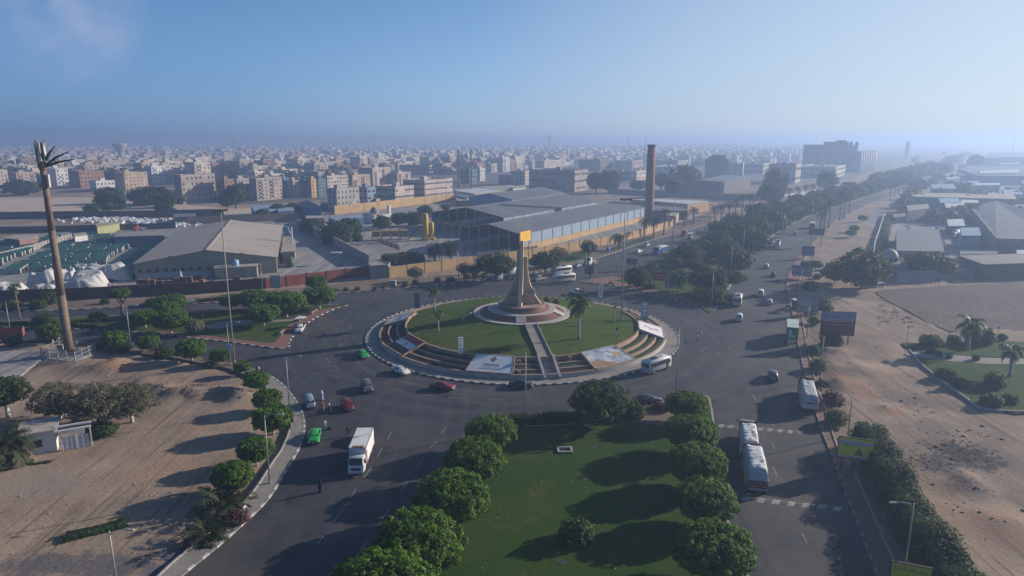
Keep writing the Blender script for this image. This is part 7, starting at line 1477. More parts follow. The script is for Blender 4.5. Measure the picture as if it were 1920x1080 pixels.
# ---------------- buses and trucks
def boxbody(L, W, z0, z1, mt, r=.12, nose=0.0, taper=.97):
    S_ = []
    def sec(k, zt, zb): w = W / 2 * k; return [(0, zb), (w * .92, zb), (w, zb + .12), (w, (zb + zt) / 2), (w * taper, zt - r * 1.6), (w * (taper - .05), zt - r * .4), (w * .7, zt), (0, zt + .04)]
    for x, k, dz in ((-L / 2, .93, .12), (-L / 2 + .12, 1, 0), (L / 2 - nose - .15, 1, 0), (L / 2 - .06, .97, nose * .55 + .05), (L / 2, .92, nose * .9 + .16)): S_.append((x, sec(k, z1 - dz, z0)))
    return loft(S_, mt)
def bus(label, u, v, uh, vh, L=7.0, W=2.2, H=2.75, nose=.5, name='minibus', cat='minibus', mt=None, stripe=True, door=True):
    mt = mt or C_WHITE; t = thing(name, label, cat, (0, 0, 0), 0, 'buses'); boxbody(L, W, .42, H, mt, .14, nose).build('body', t, True)
    n = 6 if L > 6 else 5; x0, x1 = -L / 2 + .35, L / 2 - 1.15; zb, zt = H * .52, H * .84
    for s in (1, -1):
        for k in range(n):
            a, b_ = x0 + (x1 - x0) * k / n + .05, x0 + (x1 - x0) * (k + 1) / n - .05; y = s * (W / 2 * .985)
            Bb(t, 'side_window', ((a + b_) / 2, y, (zb + zt) / 2), (b_ - a, .06, zt - zb), M_GLASS)
        Bb(t, 'cab_window', (L / 2 - .75, s * W / 2 * .985, H * .64), (.6, .06, H * .3), M_GLASS)
        Bb(t, 'side_stripe', (-.3, s * W / 2 * 1.0, H * .36), (L * .5, .02, .12), mat('side_decal', (.25, .28, .33), .6))
        Bb(t, 'headlight', (L / 2 - .05, s * W * .36, .75), (.1, .34, .18), M_LAMP); Bb(t, 'tail_light', (-L / 2 - .0, s * W * .40, .9), (.08, .2, .32), M_TAIL)
        Bb(t, 'wing_mirror', (L / 2 - .1, s * (W / 2 + .16), H * .66), (.12, .18, .36), M_BLACK)
        for wx in (-L * .29, L * .31): wheel(t, wx, s * (W / 2 - .13), .42, .26)
    b = MB(); zn = H - .25; b.add([(L / 2 - .02, -W * .42, H * .50), (L / 2 - .02, W * .42, H * .50), (L / 2 - nose * .8 - .02, W * .40, zn), (L / 2 - nose * .8 - .02, -W * .40, zn)], [(0, 1, 2, 3)], M_GLASS); b.v = [(x + .07, y, z) for x, y, z in b.v]; b.build('windscreen', t)
    Bb(t, 'rear_window', (-L / 2 - .0, 0, H * .68), (.08, W * .82, H * .30), M_GLASS)
    Bb(t, 'air_conditioner', (-L * .12, 0, H + .10), (1.5, 1.0, .22), M_BLACK); Bb(t, 'roof_hatch', (L * .2, 0, H + .07), (.7, .6, .12), M_SHUT)
    if door: Bb(t, 'door', (L / 2 - 1.35, -W / 2 * .99, H * .46), (.75, .07, H * .68), M_BLACK)
    Bb(t, 'number_plate', (-L / 2 - .03, 0, .62), (.05, .5, .13), M_PLATE); Bb(t, 'underbody', (0, 0, .38), (L * .92, W * .8, .16), M_BLACK)
    return place(t, u, v, uh, vh)
bus('white minibus with an open front door below the picture banner', 1230, 695, 1262, 684); bus('white minibus driving away up the main road', 1383, 571, 1388, 557, L=6.2); bus('front white minibus behind the monument on the right', 1057, 529, 1036, 531, L=7.6); bus('rear white minibus seen above the other one', 1053, 514, 1030, 517, L=7.4)
def cab(t, x, W, z0, H, L, mt, low=.9):
    S_ = []; w = W / 2
    for xx, k, zt in ((x, .97, H), (x + .1, 1, H + .03), (x + L * .62, 1, H), (x + L * .86, .98, H * .62 + z0 * .3), (x + L * .97, .96, H * .55), (x + L, .92, H * .40)):
        S_.append((xx, [(0, z0), (w * k * .95, z0), (w * k, z0 + .15), (w * k, z0 + (H - z0) * .4), (w * k * .99, min(z0 + (H - z0) * .62, zt - .1)), (w * k * .93, zt - .06), (w * k * .7, zt), (0, zt + .02)]))
    loft(S_, mt).build('cab', t, True)
    a, b_, zl, zh = x + L * .90, x + L * .645, z0 + (H - z0) * .56, H - .06
    b = MB(); b.add(patch((a + .06, -w * .84, zl), (a + .06, w * .84, zl), (b_ + .05, w * .80, zh), (b_ + .05, -w * .80, zh), .03, .05), [(0, 1, 2, 3)], M_GLASS); b.build('windscreen', t)
    for s in (1, -1):
        Bb(t, 'side_window', (x + L * .50, s * w * .99, (zl + zh) / 2 - .02), (L * .36, .05, (zh - zl) * .72), M_GLASS)
        Bb(t, 'headlight', (x + L * .985, s * w * .72, z0 + .32), (.08, .36, .2), M_LAMP)
        Bb(t, 'wing_mirror', (x + L * .88, s * (w + .2), zh - .3), (.1, .2, .45), M_BLACK)
    Bb(t, 'grille', (x + L * .99, 0, z0 + .55), (.06, W * .6, .32), M_BLACK); Bb(t, 'bumper', (x + L + .02, 0, z0 + .10), (.16, W * .98, .26), mt); Bb(t, 'number_plate', (x + L + .11, 0, z0 + .12), (.03, .5, .12), M_PLATE)
def chassis(t, x0, x1, axles, W, r=.48, z=.85):
    Bb(t, 'chassis', ((x0 + x1) / 2, 0, z), (x1 - x0, W * .42, .25), M_DSTEEL)
    for ax in axles:
        for s in (1, -1): wheel(t, ax, s * (W / 2 - .2), r, .34)
    Bb(t, 'side_guard', ((x0 + x1) / 2, W / 2 - .2, z - .12), ((x1 - x0) * .28, .2, .4), M_STEEL)
def tails(t, x, W, z=.95):
    for s in (1, -1): Bb(t, 'tail_light', (x, s * W * .42, z), (.08, .24, .16), M_TAIL)
    Bb(t, 'rear_bumper', (x + .02, 0, z - .2), (.1, W * .9, .12), M_DSTEEL)
# box truck
t = thing('box_truck', 'white box truck with a rusty roof edge driving towards the camera', 'truck', (0, 0, 0), 0, 'trucks')
cab(t, 2.6, 2.2, .5, 2.45, 1.75, C_WHITE); chassis(t, -4.1, 2.6, (-2.6, 3.3), 2.2, .42)
Bb(t, 'cargo_box', (-.85, 0, 2.15), (6.6, 2.36, 2.5), mat('box_panel', (.62, .63, .65), .5, var=.12, scale=.6, fine=.04))
for s in (1, -1):
    for z in (.94, 3.36): Bb(t, 'edge_rail', (-.85, s * 1.19, z), (6.64, .06, .12), M_STEEL if z > 2 else mat('red_trim', (.28, .05, .05), .6))
Bb(t, 'rusty_patch', (2.25, .1, 3.42), (.55, 1.5, .06), mat('rust_stain', (.20, .09, .04), .9, var=.4, scale=2)); Bb(t, 'wind_deflector', (2.50, 0, 2.9), (.14, 2.2, .9), C_WHITE)
Bb(t, 'red_panel', (2.15, 1.21, 1.9), (.3, .05, 1.9), mat('red_trim', (.28, .05, .05), .6))
for s in (1, -1): Bb(t, 'rear_door', (-4.17, s * .58, 2.15), (.05, 1.1, 2.3), M_WHITE)
tails(t, -4.2, 2.2); place(t, 678, 866, 669, 890)
# loaded trucks with white covers
M_COVER = mat('white_tarpaulin', (.52, .54, .58), .8, var=.25, scale=.9, fine=.06, bump=.5, bscale=1.2)
M_BAGS = mat('crumpled_bags', (.44, .47, .51), .7, var=.4, scale=1.4, fine=.2, bump=1.0, bscale=3)
M_TAILB = mat('patterned_red_board', (.22, .035, .035), .7, var=.3, scale=3)
def load(t, x0, x1, W, z0, H, mt, seed, bulge=.18, name='tarpaulin'):
    nx, ny = 34, 15; V = []; F = []
    for i in range(nx + 1):
        for j in range(ny + 1):
            fx, fy = i / nx, j / ny; a = (fy - .5) * 2; y = a * W / 2; n_ = noise.noise(Vector((fx * 7 + seed, a * 2.2, 0))) * .5 + noise.noise(Vector((fx * 17 + seed, a * 5, 3))) * .14
            fold = .06 * math.sin(fx * 46 + 2.2 * n_ + 3 * a)
            e = min(1, (1 - abs(a)) * 5) ** .5; ex = min(1, min(fx, 1 - fx) * 14) ** .5
            lum = noise.noise(Vector((fx * 4.1 + seed, a * 1.1, 7))) * .12; z = z0 + H * (.30 + .70 * math.sqrt(max(0, 1 - abs(a) ** 7))) * (.55 + .45 * ex) + (n_ * .13 + fold + lum) * e * ex + bulge * math.sin(math.pi * fx)
            if j in (0, ny) or i in (0, nx): z = z0
            V.append((x0 + (x1 - x0) * fx, y + n_ * .07, z))
    for i in range(nx):
        for j in range(ny): F.append((i * (ny + 1) + j, (i + 1) * (ny + 1) + j, (i + 1) * (ny + 1) + j + 1, i * (ny + 1) + j + 1))
    b = MB(); b.add(V, F, mt); return b.build(name, t, True)
def tailboard(t, x, W, z0, h):
    b = MB(); b.box((x, 0, z0 + h / 2), (.1, W, h), M_TAILB); o = b.build('tailboard', t)
    for r_ in range(2):
        for k in range(7):
            b = MB(); y = -W * .42 + k * W * .14; zc = z0 + h * (.28 + .42 * r_); b.add([(x - .06, y - .12, zc), (x - .06, y, zc - .13), (x - .06, y + .12, zc), (x - .06, y, zc + .13)], [(0, 3, 2, 1)], M_WHITE if (k + r_) % 2 else M_YEL); b.build('painted_diamond', o)
    Bb(t, 'rear_bumper', (x - .04, 0, z0 - .18), (.12, W, .3), mat('painted_bumper', (.45, .40, .50), .6, var=.5, scale=4))
def side_boards(t, x0, x1, W, z0, h, mt):
    n = max(3, int((x1 - x0) / 1.3))
    for s in (1, -1):
        for k in range(n): b = MB(); L = (x1 - x0) / n; b.box((x0 + L * (k + .5), s * W / 2, z0 + h / 2), (L - .05, .07, h), mt); b.build('side_board', t)
C_CABW = paint('dusty_white', (.40, .40, .40)); C_CABR = paint('maroon', (.10, .02, .022))
p0, p1 = P(1403, 815), P(1420, 925)
t = thing('loaded_truck', 'lorry heaped under a white tarpaulin pulling a covered trailer', 'truck', (0, 0, 0), 0, 'trucks')
cab(t, 3.4, 2.4, .6, 2.9, 2.0, C_CABW); chassis(t, -4.4, 3.4, (-3.4, -2.2, 4.3), 2.4, .5); side_boards(t, -4.3, 3.0, 2.45, 1.05, .9, C_CABW); load(t, -4.35, 3.1, 2.5, 1.6, 1.7, M_COVER, 3)
Bb(t, 'headboard', (3.2, 0, 3.05), (.5, 2.3, .5), M_BLACK); tails(t, -4.4, 2.4)
place(t, 1402, 845, 1396, 800)
t = thing('covered_trailer', 'trailer heaped under a creased white tarpaulin with a patterned red tailboard', 'trailer', (0, 0, 0), 0, 'trucks')
chassis(t, -4.0, 4.2, (-3.2, -2.1, 3.0), 2.4, .5); side_boards(t, -4.0, 4.0, 2.5, 1.05, .9, C_CABW); load(t, -4.0, 4.05, 2.6, 1.6, 1.9, M_COVER, 9); tailboard(t, -4.1, 2.45, 1.0, .95); Bb(t, 'headboard', (4.15, 0, 2.3), (.12, 2.5, 2.5), mat('pinkish_board', (.36, .26, .25), .8, var=.3, scale=1)); Bb(t, 'drawbar', (5.0, 0, .85), (1.8, .18, .16), M_DSTEEL); tails(t, -4.15, 2.4)
place(t, 1414, 900, 1406, 860)
t = thing('loaded_truck', 'red cabbed truck loaded with crumpled silvery bags at the right kerb', 'truck', (0, 0, 0), 0, 'trucks')
cab(t, 4.2, 2.4, .6, 2.9, 2.0, C_CABR); chassis(t, -5.2, 4.2, (-4.0, -2.8, 5.1), 2.4, .5); side_boards(t, -5.1, 3.9, 2.45, 1.05, 1.3, C_CABW); load(t, -5.15, 3.6, 2.45, 2.1, 1.3, M_BAGS, 21, name='bag_load', bulge=.0); Bb(t, 'headboard', (3.95, 0, 2.4), (.12, 2.4, 2.2), C_CABR)
for k in range(4): Bb(t, 'headboard_rail', (3.7, 0, 2.2 + k * .4), (.08, 2.3, .10), M_INK if 0 else C_CABR)
Bb(t, 'tailboard', (-5.22, 0, 1.5), (.1, 2.4, .8), M_WHITE); tails(t, -5.25, 2.4); place(t, 1513, 757, 1503, 715)
# green box truck parked on the right
t = thing('box_truck', 'green parked box truck with a pale roof and a white L shaped mark', 'truck', (0, 0, 0), 0, 'trucks'); C_GRN = mat('box_green', (.03, .22, .05), .5, var=.2, scale=.6)
cab(t, 3.6, 2.3, .6, 2.6, 1.8, C_WHITE); chassis(t, -4.2, 3.6, (-2.9, 4.4), 2.3, .46); Bb(t, 'cargo_box', (-.5, 0, 2.4), (7.6, 2.4, 2.9), C_GRN); Bb(t, 'roof', (-.5, 0, 3.9), (7.7, 2.5, .1), mat('pale_aqua_roof', (.46, .56, .54), .6, var=.15, scale=.5))
b = MB(); b.box((-4.32, .45, 2.4), (.04, .5, 1.7), M_WHITE); b.box((-4.32, -.22, 1.8), (.04, .84, .5), M_WHITE); b.build('white_mark', t); Bb(t, 'rear_bumper', (-4.32, 0, .95), (.1, 2.3, .25), M_WHITE); place(t, 1484, 636, 1483, 600)
# lorries on the far roads
def lorry(label, u, v, uh, vh, kind, mt, L=8.5, name='lorry'):
    t = thing(name, label, 'truck', (0, 0, 0), 0, 'trucks'); cab(t, L / 2 - 2.1, 2.4, .6, 2.9, 2.1, mt); chassis(t, -L / 2, L / 2 - 2.1, (-L * .36, -L * .22, L / 2 - 1.1), 2.4, .5)
    if kind == 'mixer':
        Bt(t, 'mixer_drum', [(-L / 2 + .2, 0, 3.2), (-L / 2 + 1.6, 0, 2.9), (-.8, 0, 2.3), (L / 2 - 2.8, 0, 2.0), (L / 2 - 2.4, 0, 1.9)], [.5, 1.15, 1.3, .9, .5], 16, M_WSHEET, sm=True); Bb(t, 'chute', (-L / 2 + .2, 0, 1.9), (.4, 1.0, 1.9), M_STEEL)
    elif kind == 'flat':
        Bb(t, 'load_bed', (-1.0, 0, 1.15), (L - 2.6, 2.4, .2), mat('flatbed_board', (.34, .33, .34), .8, var=.3, scale=1)); Bb(t, 'headboard', (L / 2 - 2.4, 0, 1.9), (.15, 2.4, 1.5), mt)
    elif kind == 'tipper':
        for s in (1, -1): Bb(t, 'side_board', (-1.0, s * 1.2, 2.0), (L - 2.8, .1, 1.7), M_WHITE)
        Bb(t, 'tailboard', (-L / 2 + .35, 0, 2.0), (.1, 2.4, 1.7), M_WHITE); Bb(t, 'headboard', (L / 2 - 2.4, 0, 2.1), (.1, 2.4, 1.9), M_WHITE); Bb(t, 'cargo', (-1, 0, 1.8), (L - 2.9, 2.3, 1.3), mat('dark_cargo', (.05, .045, .045), .9, bump=1, bscale=2))
    elif kind == 'crate':
        Bb(t, 'cargo_body', (-1.0, 0, 1.9), (L - 2.8, 2.4, 1.7), mt); Bb(t, 'cargo', (-1, 0, 2.95), (L - 2.8, 2.2, .5), M_WHITE)
    tails(t, -L / 2, 2.4); return place(t, u, v, uh, vh)
lorry('white mixer truck half hidden behind the monument', 950, 524, 925, 527, 'mixer', C_WHITE, 8.5); lorry('red lorry with an empty flatbed on the far carriageway', 1290, 442, 1270, 447, 'flat', paint('lorry_red', (.30, .03, .03)), 11); lorry('blue lorry carrying a white body on the far carriageway', 1238, 476, 1222, 480, 'crate', C_LBLUE, 8.5); lorry('white tipper truck loaded with dark cargo on the main road', 1456, 464, 1463, 450, 'tipper', C_WHITE, 10)
lorry('dark lorry at the median kerb beside the tipper', 1437, 462, 1442, 452, 'crate', paint('dark_lorry', (.03, .035, .045)), 7); lorry('dark covered lorry far up the main road', 1523, 428, 1529, 418, 'crate', C_DARK, 8); lorry('small white flatbed truck behind the buses', 1108, 496, 1097, 499, 'flat', C_WHITE, 6.5); lorry('blue truck parked under the big dark tree', 1637, 538, 1610, 541, 'flat', C_DGRN, 8); lorry('pale tanker lorry in the right yard', 1790, 446, 1775, 450, 'mixer', paint('pale_lorry', (.40, .42, .44)), 9); lorry('red and white lorry beside the white sacks', 262, 432, 252, 433, 'flat', paint('lorry_red', (.30, .03, .03)), 6)
t = thing('trailer', 'rusty red high sided trailer at the left edge of the road', 'trailer', (0, 0, 0), 0, 'trucks'); chassis(t, -2.6, 2.6, (-1.6, 1.6), 2.2, .42)
for s in (1, -1):
    for k in range(5): Bb(t, 'side_board', (-2.1 + k * 1.05, s * 1.1, 1.9), (1.0, .08, 1.8), M_REDW)
for s in (1, -1): Bb(t, 'end_board', (s * 2.65, 0, 1.9), (.08, 2.2, 1.8), M_REDW)
place(t, 20, 638, 60, 634)
t = thing('cargo_tricycle', 'dark cargo tricycle at the kerb beside the kiosk', 'tricycle', (0, 0, 0), 0)
Bb(t, 'load_box', (-.8, 0, .9), (1.6, 1.2, .5), M_DSTEEL); Bb(t, 'engine_frame', (.5, 0, .75), (.9, .35, .35), C_LBLUE); b = MB(); b.tube([(.85, 0, .5), (.75, 0, 1.15), (.6, 0, 1.25)], .04, 6, M_DSTEEL); b.cyl((.62, -.35, 1.25), (.62, .35, 1.25), .03, .03, 6, M_DSTEEL); b.build('handlebar', t); Bb(t, 'saddle', (.2, 0, 1.0), (.6, .3, .12), M_BLACK)
for x, y in ((-.9, .62), (-.9, -.62), (1.0, 0)): wheel(t, x, y, .3, .12)
place(t, 1477, 578, 1479, 566)
for u, v, uh, vh, l in ((1146, 534, 1140, 533, 'motorcycle with a rider at the kerb of the wooded median'), (487, 697, 494, 696, 'motorcycle at the left road edge with two riders')):
    t = thing('motorcycle', l, 'motorcycle', (0, 0, 0)); Bb(t, 'body', (0, 0, .6), (.9, .3, .35), C_DARK); Bb(t, 'saddle', (-.25, 0, .85), (.7, .28, .1), M_BLACK); b = MB(); b.tube([(.7, 0, .3), (.5, 0, .95), (.4, 0, 1.05)], .04, 6, M_STEEL); b.cyl((.42, -.33, 1.05), (.42, .33, 1.05), .025, .025, 6, M_BLACK); b.build('handlebar', t)
    for x in (-.65, .7): wheel(t, x, 0, .3, .1)
    place(t, u, v, uh, vh)
# ============================================================ PEOPLE
M_SKIN = mat('skin', (.24, .14, .09), .6, var=.1, scale=4); M_HAIR = mat('black_hair', (.012, .010, .010), .7)
def cloth(n, c): return mat('cloth_' + n, c, .85, var=.25, scale=3, fine=.1)
def body_mesh(pose, shirt, trousers, shoes, skin=M_SKIN, seat=False):
    """one continuous skinned body; pose: arm/leg swing angles"""
    J = {}; E = []; Rr = {}
    def j(n, p, r, par=None): J[n] = Vector(p); Rr[n] = r; (E.append((par, n)) if par else None)
    hz = .50 if seat else .93
    j('pelvis', (0, 0, hz), .15); j('belly', (0, 0, hz + .20), .145, 'pelvis'); j('chest', (.02, 0, hz + .42), .165, 'belly'); j('neck', (.03, 0, hz + .58), .06, 'chest'); j('chin', (.05, 0, hz + .66), .075, 'neck'); j('skull', (.05, 0, hz + .78), .098, 'chin'); j('nose', (.145, 0, hz + .725), .014, 'chin')
    for s, k in ((1, 'l'), (-1, 'r')):
        j('hip' + k, (0, s * .10, hz - .05), .105, 'pelvis')
        lg = pose.get('leg' + k, 0); kx = math.sin(lg) * .42
        if seat: kn = (.42, s * .13, hz + .0); an = (.46, s * .13, .09); to = (.62, s * .14, .05)
        else: kn = (kx, s * .10, hz - .45); an = (kx * 1.5 - max(0, -kx) * .4, s * .10, .09 + max(0, -kx) * .15); to = (an[0] + .17, s * .115, an[2] - .04)
        j('knee' + k, kn, .072, 'hip' + k); j('ankle' + k, an, .048, 'knee' + k); j('toe' + k, to, .042, 'ankle' + k)
        j('sho' + k, (.02, s * .19, hz + .50), .075, 'chest'); ar = pose.get('arm' + k, .1); bend = pose.get('bend' + k, .25)
        el = Vector((.02 + math.sin(ar) * .28, s * (.25 + pose.get('out', 0)), hz + .50 - math.cos(ar) * .28)); j('elb' + k, el, .052, 'sho' + k)
        wr = el + Vector((math.sin(ar + bend) * .25, s * .01, -math.cos(ar + bend) * .25)); j('wri' + k, wr, .034, 'elb' + k); d = (wr - el).normalized()
        pm = wr + d * .075; j('palm' + k, pm, .030, 'wri' + k); sd_ = Vector((0, 1, 0)).cross(d).normalized()
        for f in range(4):
            o = sd_ * (-.03 + .02 * f); q = pm + o * .9 + d * .045; L_ = (.055, .07, .075, .062)[f]
            j(f'f{k}{f}', q, .0095, 'palm' + k); j(f'g{k}{f}', q + d * L_ * .8 + Vector((0, -s * .02, 0)), .008, f'f{k}{f}')
        j('th' + k, pm + sd_ * .045 + d * .0, .010, 'palm' + k); j('tg' + k, pm + sd_ * .065 + d * .045, .009, 'th' + k)
    names = list(J); idx = {n: i for i, n in enumerate(names)}
    me = bpy.data.meshes.new('body'); me.from_pydata([J[n] for n in names], [(idx[a], idx[b]) for a, b in E], []); ob = bpy.data.objects.new('tmp', me); COL.objects.link(ob)
    md = ob.modifiers.new('skin', 'SKIN'); 
    for i, n in enumerate(names): sv = me.skin_vertices[0].data[i]; sv.radius = (Rr[n], Rr[n]); sv.use_root = (n == 'pelvis')
    sb = ob.modifiers.new('sub', 'SUBSURF'); sb.levels = 1; sb.render_levels = 1
    dg = bpy.context.evaluated_depsgraph_get(); out_ = bpy.data.meshes.new_from_object(ob.evaluated_get(dg)); bpy.data.objects.remove(ob)
    out_.materials.clear()
    for mt in (skin, shirt, trousers, shoes): out_.materials.append(mt)
    hands = [J['wril'], J['wrir']]
    for p in out_.polygons:
        c = p.center; p.use_smooth = True
        if min((c - h).length for h in hands) < .14 and (c.z < J['elbl'].z + .1 or seat) and abs(c.y) > .15: p.material_index = 0 if min((c - h).length for h in (J['palml'], J['palmr'])) < .13 else 1
        elif c.z > hz + .57: p.material_index = 0
        elif c.z < .10: p.material_index = 3
        elif c.z < hz + .03 and abs(c.y) < .24: p.material_index = 2
        else: p.material_index = 1
    out_.name = 'body'; return out_, J, hz
def person(u, v, face, label, shirt, trousers, shoes=None, pose=None, robe=None, scarf=None, hair=True, z=0.0, seat=False, world=None, k=1.0):
    p = Vector(world) if world else P(u, v, z); q = P(*face, z) if face else p + Vector((1, 0, 0)); t = thing('person', label, 'person', (p.x, p.y, p.z if world else z), head(p, q)); t.scale = (k, k, k)
    pose = pose or {}; me, J, hz = body_mesh(pose, shirt, trousers, shoes or M_BLACK, seat=seat); link('body', me, t)
    h = J['skull']
    b = MB(); 
    if scarf:
        b.lathe([(.03, .135), (.10, .10), (.125, .02), (.12, -.08), (.13, -.16), (.19, -.26)], 14, scarf, c=(h.x - .02, 0, h.z)); b.build('headscarf', t, True)
    elif hair:
        b.lathe([(.112, -.01), (.118, .03), (.105, .075), (.06, .112), (.01, .125)], 14, M_HAIR, c=(h.x - .018, 0, h.z)); b.build('hair', t, True)
    for s in (1, -1):
        Bc(t, 'eye', (h.x + .092, s * .036, h.z - .02), (h.x + .10, s * .036, h.z - .02), .013, .011, 6, M_BLACK)
        Bb(t, 'ear', (h.x - .005, s * .100, h.z - .03), (.04, .02, .06), M_SKIN)
    Bb(t, 'mouth', (h.x + .088, 0, h.z - .095), (.02, .045, .010), mat('lips', (.20, .08, .07), .6))
    if robe: 
        Bl(t, 'robe', [(.27, .10), (.25, .45), (.215, .80), (.20, 1.05), (.215, 1.30), (.17, 1.44), (.07, 1.49)], 16, robe, sx=.85, sm=True)
    return t
W_, BLK, NAV = cloth('white', (.56, .56, .60)), cloth('black', (.015, .015, .017)), cloth('navy', (.03, .04, .07)); ORG, GRY, BGE, PUR = cloth('orange', (.50, .19, .10)), cloth('grey', (.30, .30, .32)), cloth('beige', (.38, .32, .25)), cloth('lilac', (.42, .40, .60)); BRN, BLU = cloth('brown', (.12, .07, .05)), cloth('blue', (.08, .13, .26))
WK = dict(legl=.4, legr=-.35, arml=-.3, armr=.35); WK2 = dict(legl=-.4, legr=.42, arml=.35, armr=-.3)
person(604, 750, (608, 760), 'person in a long white robe and scarf nearest the pale minivan', W_, W_, robe=PUR, scarf=W_); person(606, 773, (600, 790), 'person in an orange top and pale skirt in the middle of the group', ORG, BGE, scarf=ORG, pose=dict(arml=.3)); person(618, 775, (610, 775), 'person in a black robe with a white headscarf', BLK, BLK, robe=BLK, scarf=W_)
person(610, 806, (616, 808), 'person in pale grey clothes leaning over a black bag', GRY, GRY, pose=dict(arml=.5, armr=.6, legl=.15, legr=-.15)); person(653, 817, (656, 826), 'person in dark clothes and white shoes walking by the black car', NAV, BLK, W_, pose=WK); person(601, 923, (601, 938), 'person in black with a handbag walking on the wide left road', BLK, BLK, robe=BLK, scarf=BLK, pose=dict(armr=.8, bendr=.9)); 
t = thing('bag', 'black bag on the asphalt beside the person in grey', 'bag', P(618, 805)); Bl(t, 'bag_body', [(.30, 0), (.36, .12), (.30, .3), (.12, .36), (.02, .37)], 12, BLK, sx=1.2, sy=.8, sm=True); Bt(t, 'handle', [(-.2, 0, .3), (-.1, 0, .5), (.1, 0, .5), (.2, 0, .3)], .02, 6, BLK)
t = thing('handbag', 'black handbag hanging at the side of the walking person in black', 'bag', P(598.5, 921)); Bb(t, 'bag_body', (0, 0, .55), (.34, .14, .28), BLK, taper=.85); Bt(t, 'strap', [(-.12, 0, .68), (-.06, 0, .9), (.06, 0, .9), (.12, 0, .68)], .015, 6, BLK)
person(1285, 647, (1300, 650), 'person in dark clothes stepping off the roundabout footway', BLK, NAV, pose=WK); person(1307, 640, (1320, 644), 'person in a white top crossing the road right of the roundabout', W_, BLK, pose=WK2); person(1157, 627, (1140, 640), 'person in black and white walking on the roundabout lawn', BLK, W_, pose=WK, z=2.75)
person(1220, 762, (1222, 750), 'person in blue at the door of the dark parked car', BLU, NAV, pose=dict(arml=.9, armr=.6)); person(1456, 533, (1460, 540), 'person walking beside the small dark car on the main road', BLK, NAV, pose=WK); person(1107, 521, (1100, 525), 'person in dark robe at the tip of the wooded median', BRN, BRN, robe=BRN, scarf=BLK)
person(379, 598, (390, 598), 'person in a black robe standing on the island lawn', BLK, BLK, robe=BLK, scarf=BLK, z=.14); person(390, 594, (380, 594), 'person in dark clothes facing the robed one on the island lawn', NAV, BLK, pose=WK, z=.14); person(463, 616, (470, 616), 'person sitting on the island grass by the high mast', W_, NAV, seat=True, z=-.22, pose=dict(arml=.6, armr=.6)); person(470, 615, (463, 616), 'person in dark clothes sitting beside another on the island grass', NAV, BLK, seat=True, z=-.22)
person(459, 963, (475, 968), 'person in a light shirt sitting on the left kerb by the feathery palm', W_, BLK, seat=True, z=-.18, pose=dict(arml=.7, armr=.6)); person(1598, 886, (1590, 870), 'person in dark clothes standing under the yellow warning sign', NAV, BLK, z=.14, scarf=None)
person(1145, 533, (1138, 533), 'person in dark clothes riding the motorcycle by the wooded median', NAV, BLK, seat=True, z=.34, pose=dict(arml=.9, armr=.9)); person(485, 697, (494, 696), 'person in a white shirt riding the motorcycle at the left', W_, NAV, seat=True, z=.34, pose=dict(arml=.9, armr=.9)); person(491, 695, (498, 694), 'person in dark clothes on the motorcycle at the left', NAV, BLK, seat=True, z=.34)
pk = [o for o in bpy.data.objects if o.get('label', '').startswith('white pickup with people')][0]; M_ = Matrix.Translation(pk.location) @ Matrix.Rotation(pk.rotation_euler.z, 4, 'Z')
for i, (x, y, c1, l) in enumerate(((-1.0, .3, ORG, 'person in orange in the pickup bed'), (-1.5, -.3, W_, 'person in white in the pickup bed'), (-2.0, .25, BLU, 'person in blue in the pickup bed'), (-1.8, -.5, BRN, 'person in brown at the rear of the pickup bed'))):
    w = M_ @ Vector((x, y, .66)); person(0, 0, None, l, c1, NAV, world=w, seat=True)
def zg(x, y): 
    d = (xs - x) ** 2; i = int(np.argmin(d)); j_ = int(np.argmin((ys - y) ** 2)); return float(zz[j_ * W2_ + i])
W2_ = len(xs)
# ============================================================ LAMPS, MASTS, SIGNS, YARD THINGS
def lamp_post(u, v, vt, label, arm=0, name='street_lamp', arms=1, z=.12, length=1.9, group='street lamps'):
    """arm: +1 reaches right, -1 left, 0 plain pole with a small head"""
    p = P(u, v, z); h = zat(p, vt) - z; t = thing(name, label, 'street lamp', p, 0, group)
    Bc(t, 'base', (0, 0, -.1), (0, 0, .5), .17, .16, 10, M_STEEL); Bc(t, 'pole', (0, 0, .4), (0, 0, h), .11, .06, 8, M_STEEL, sm=True)
    for s in ((arm,) if arms == 1 else (1, -1)):
        if s:
            Bt(t, 'arm', [(0, 0, h - .5), (s * .35, 0, h - .05), (s * length * .6, -.1, h + .18), (s * length, -.15, h + .22)], .045, 6, M_STEEL); Bb(t, 'lamp_head', (s * (length + .35), -.18, h + .21), (.85, .24, .13), M_SHUT, taper=.8)
        else: Bb(t, 'lamp_head', (0, -.2, h), (.25, .6, .14), M_SHUT, taper=.8)
    return t
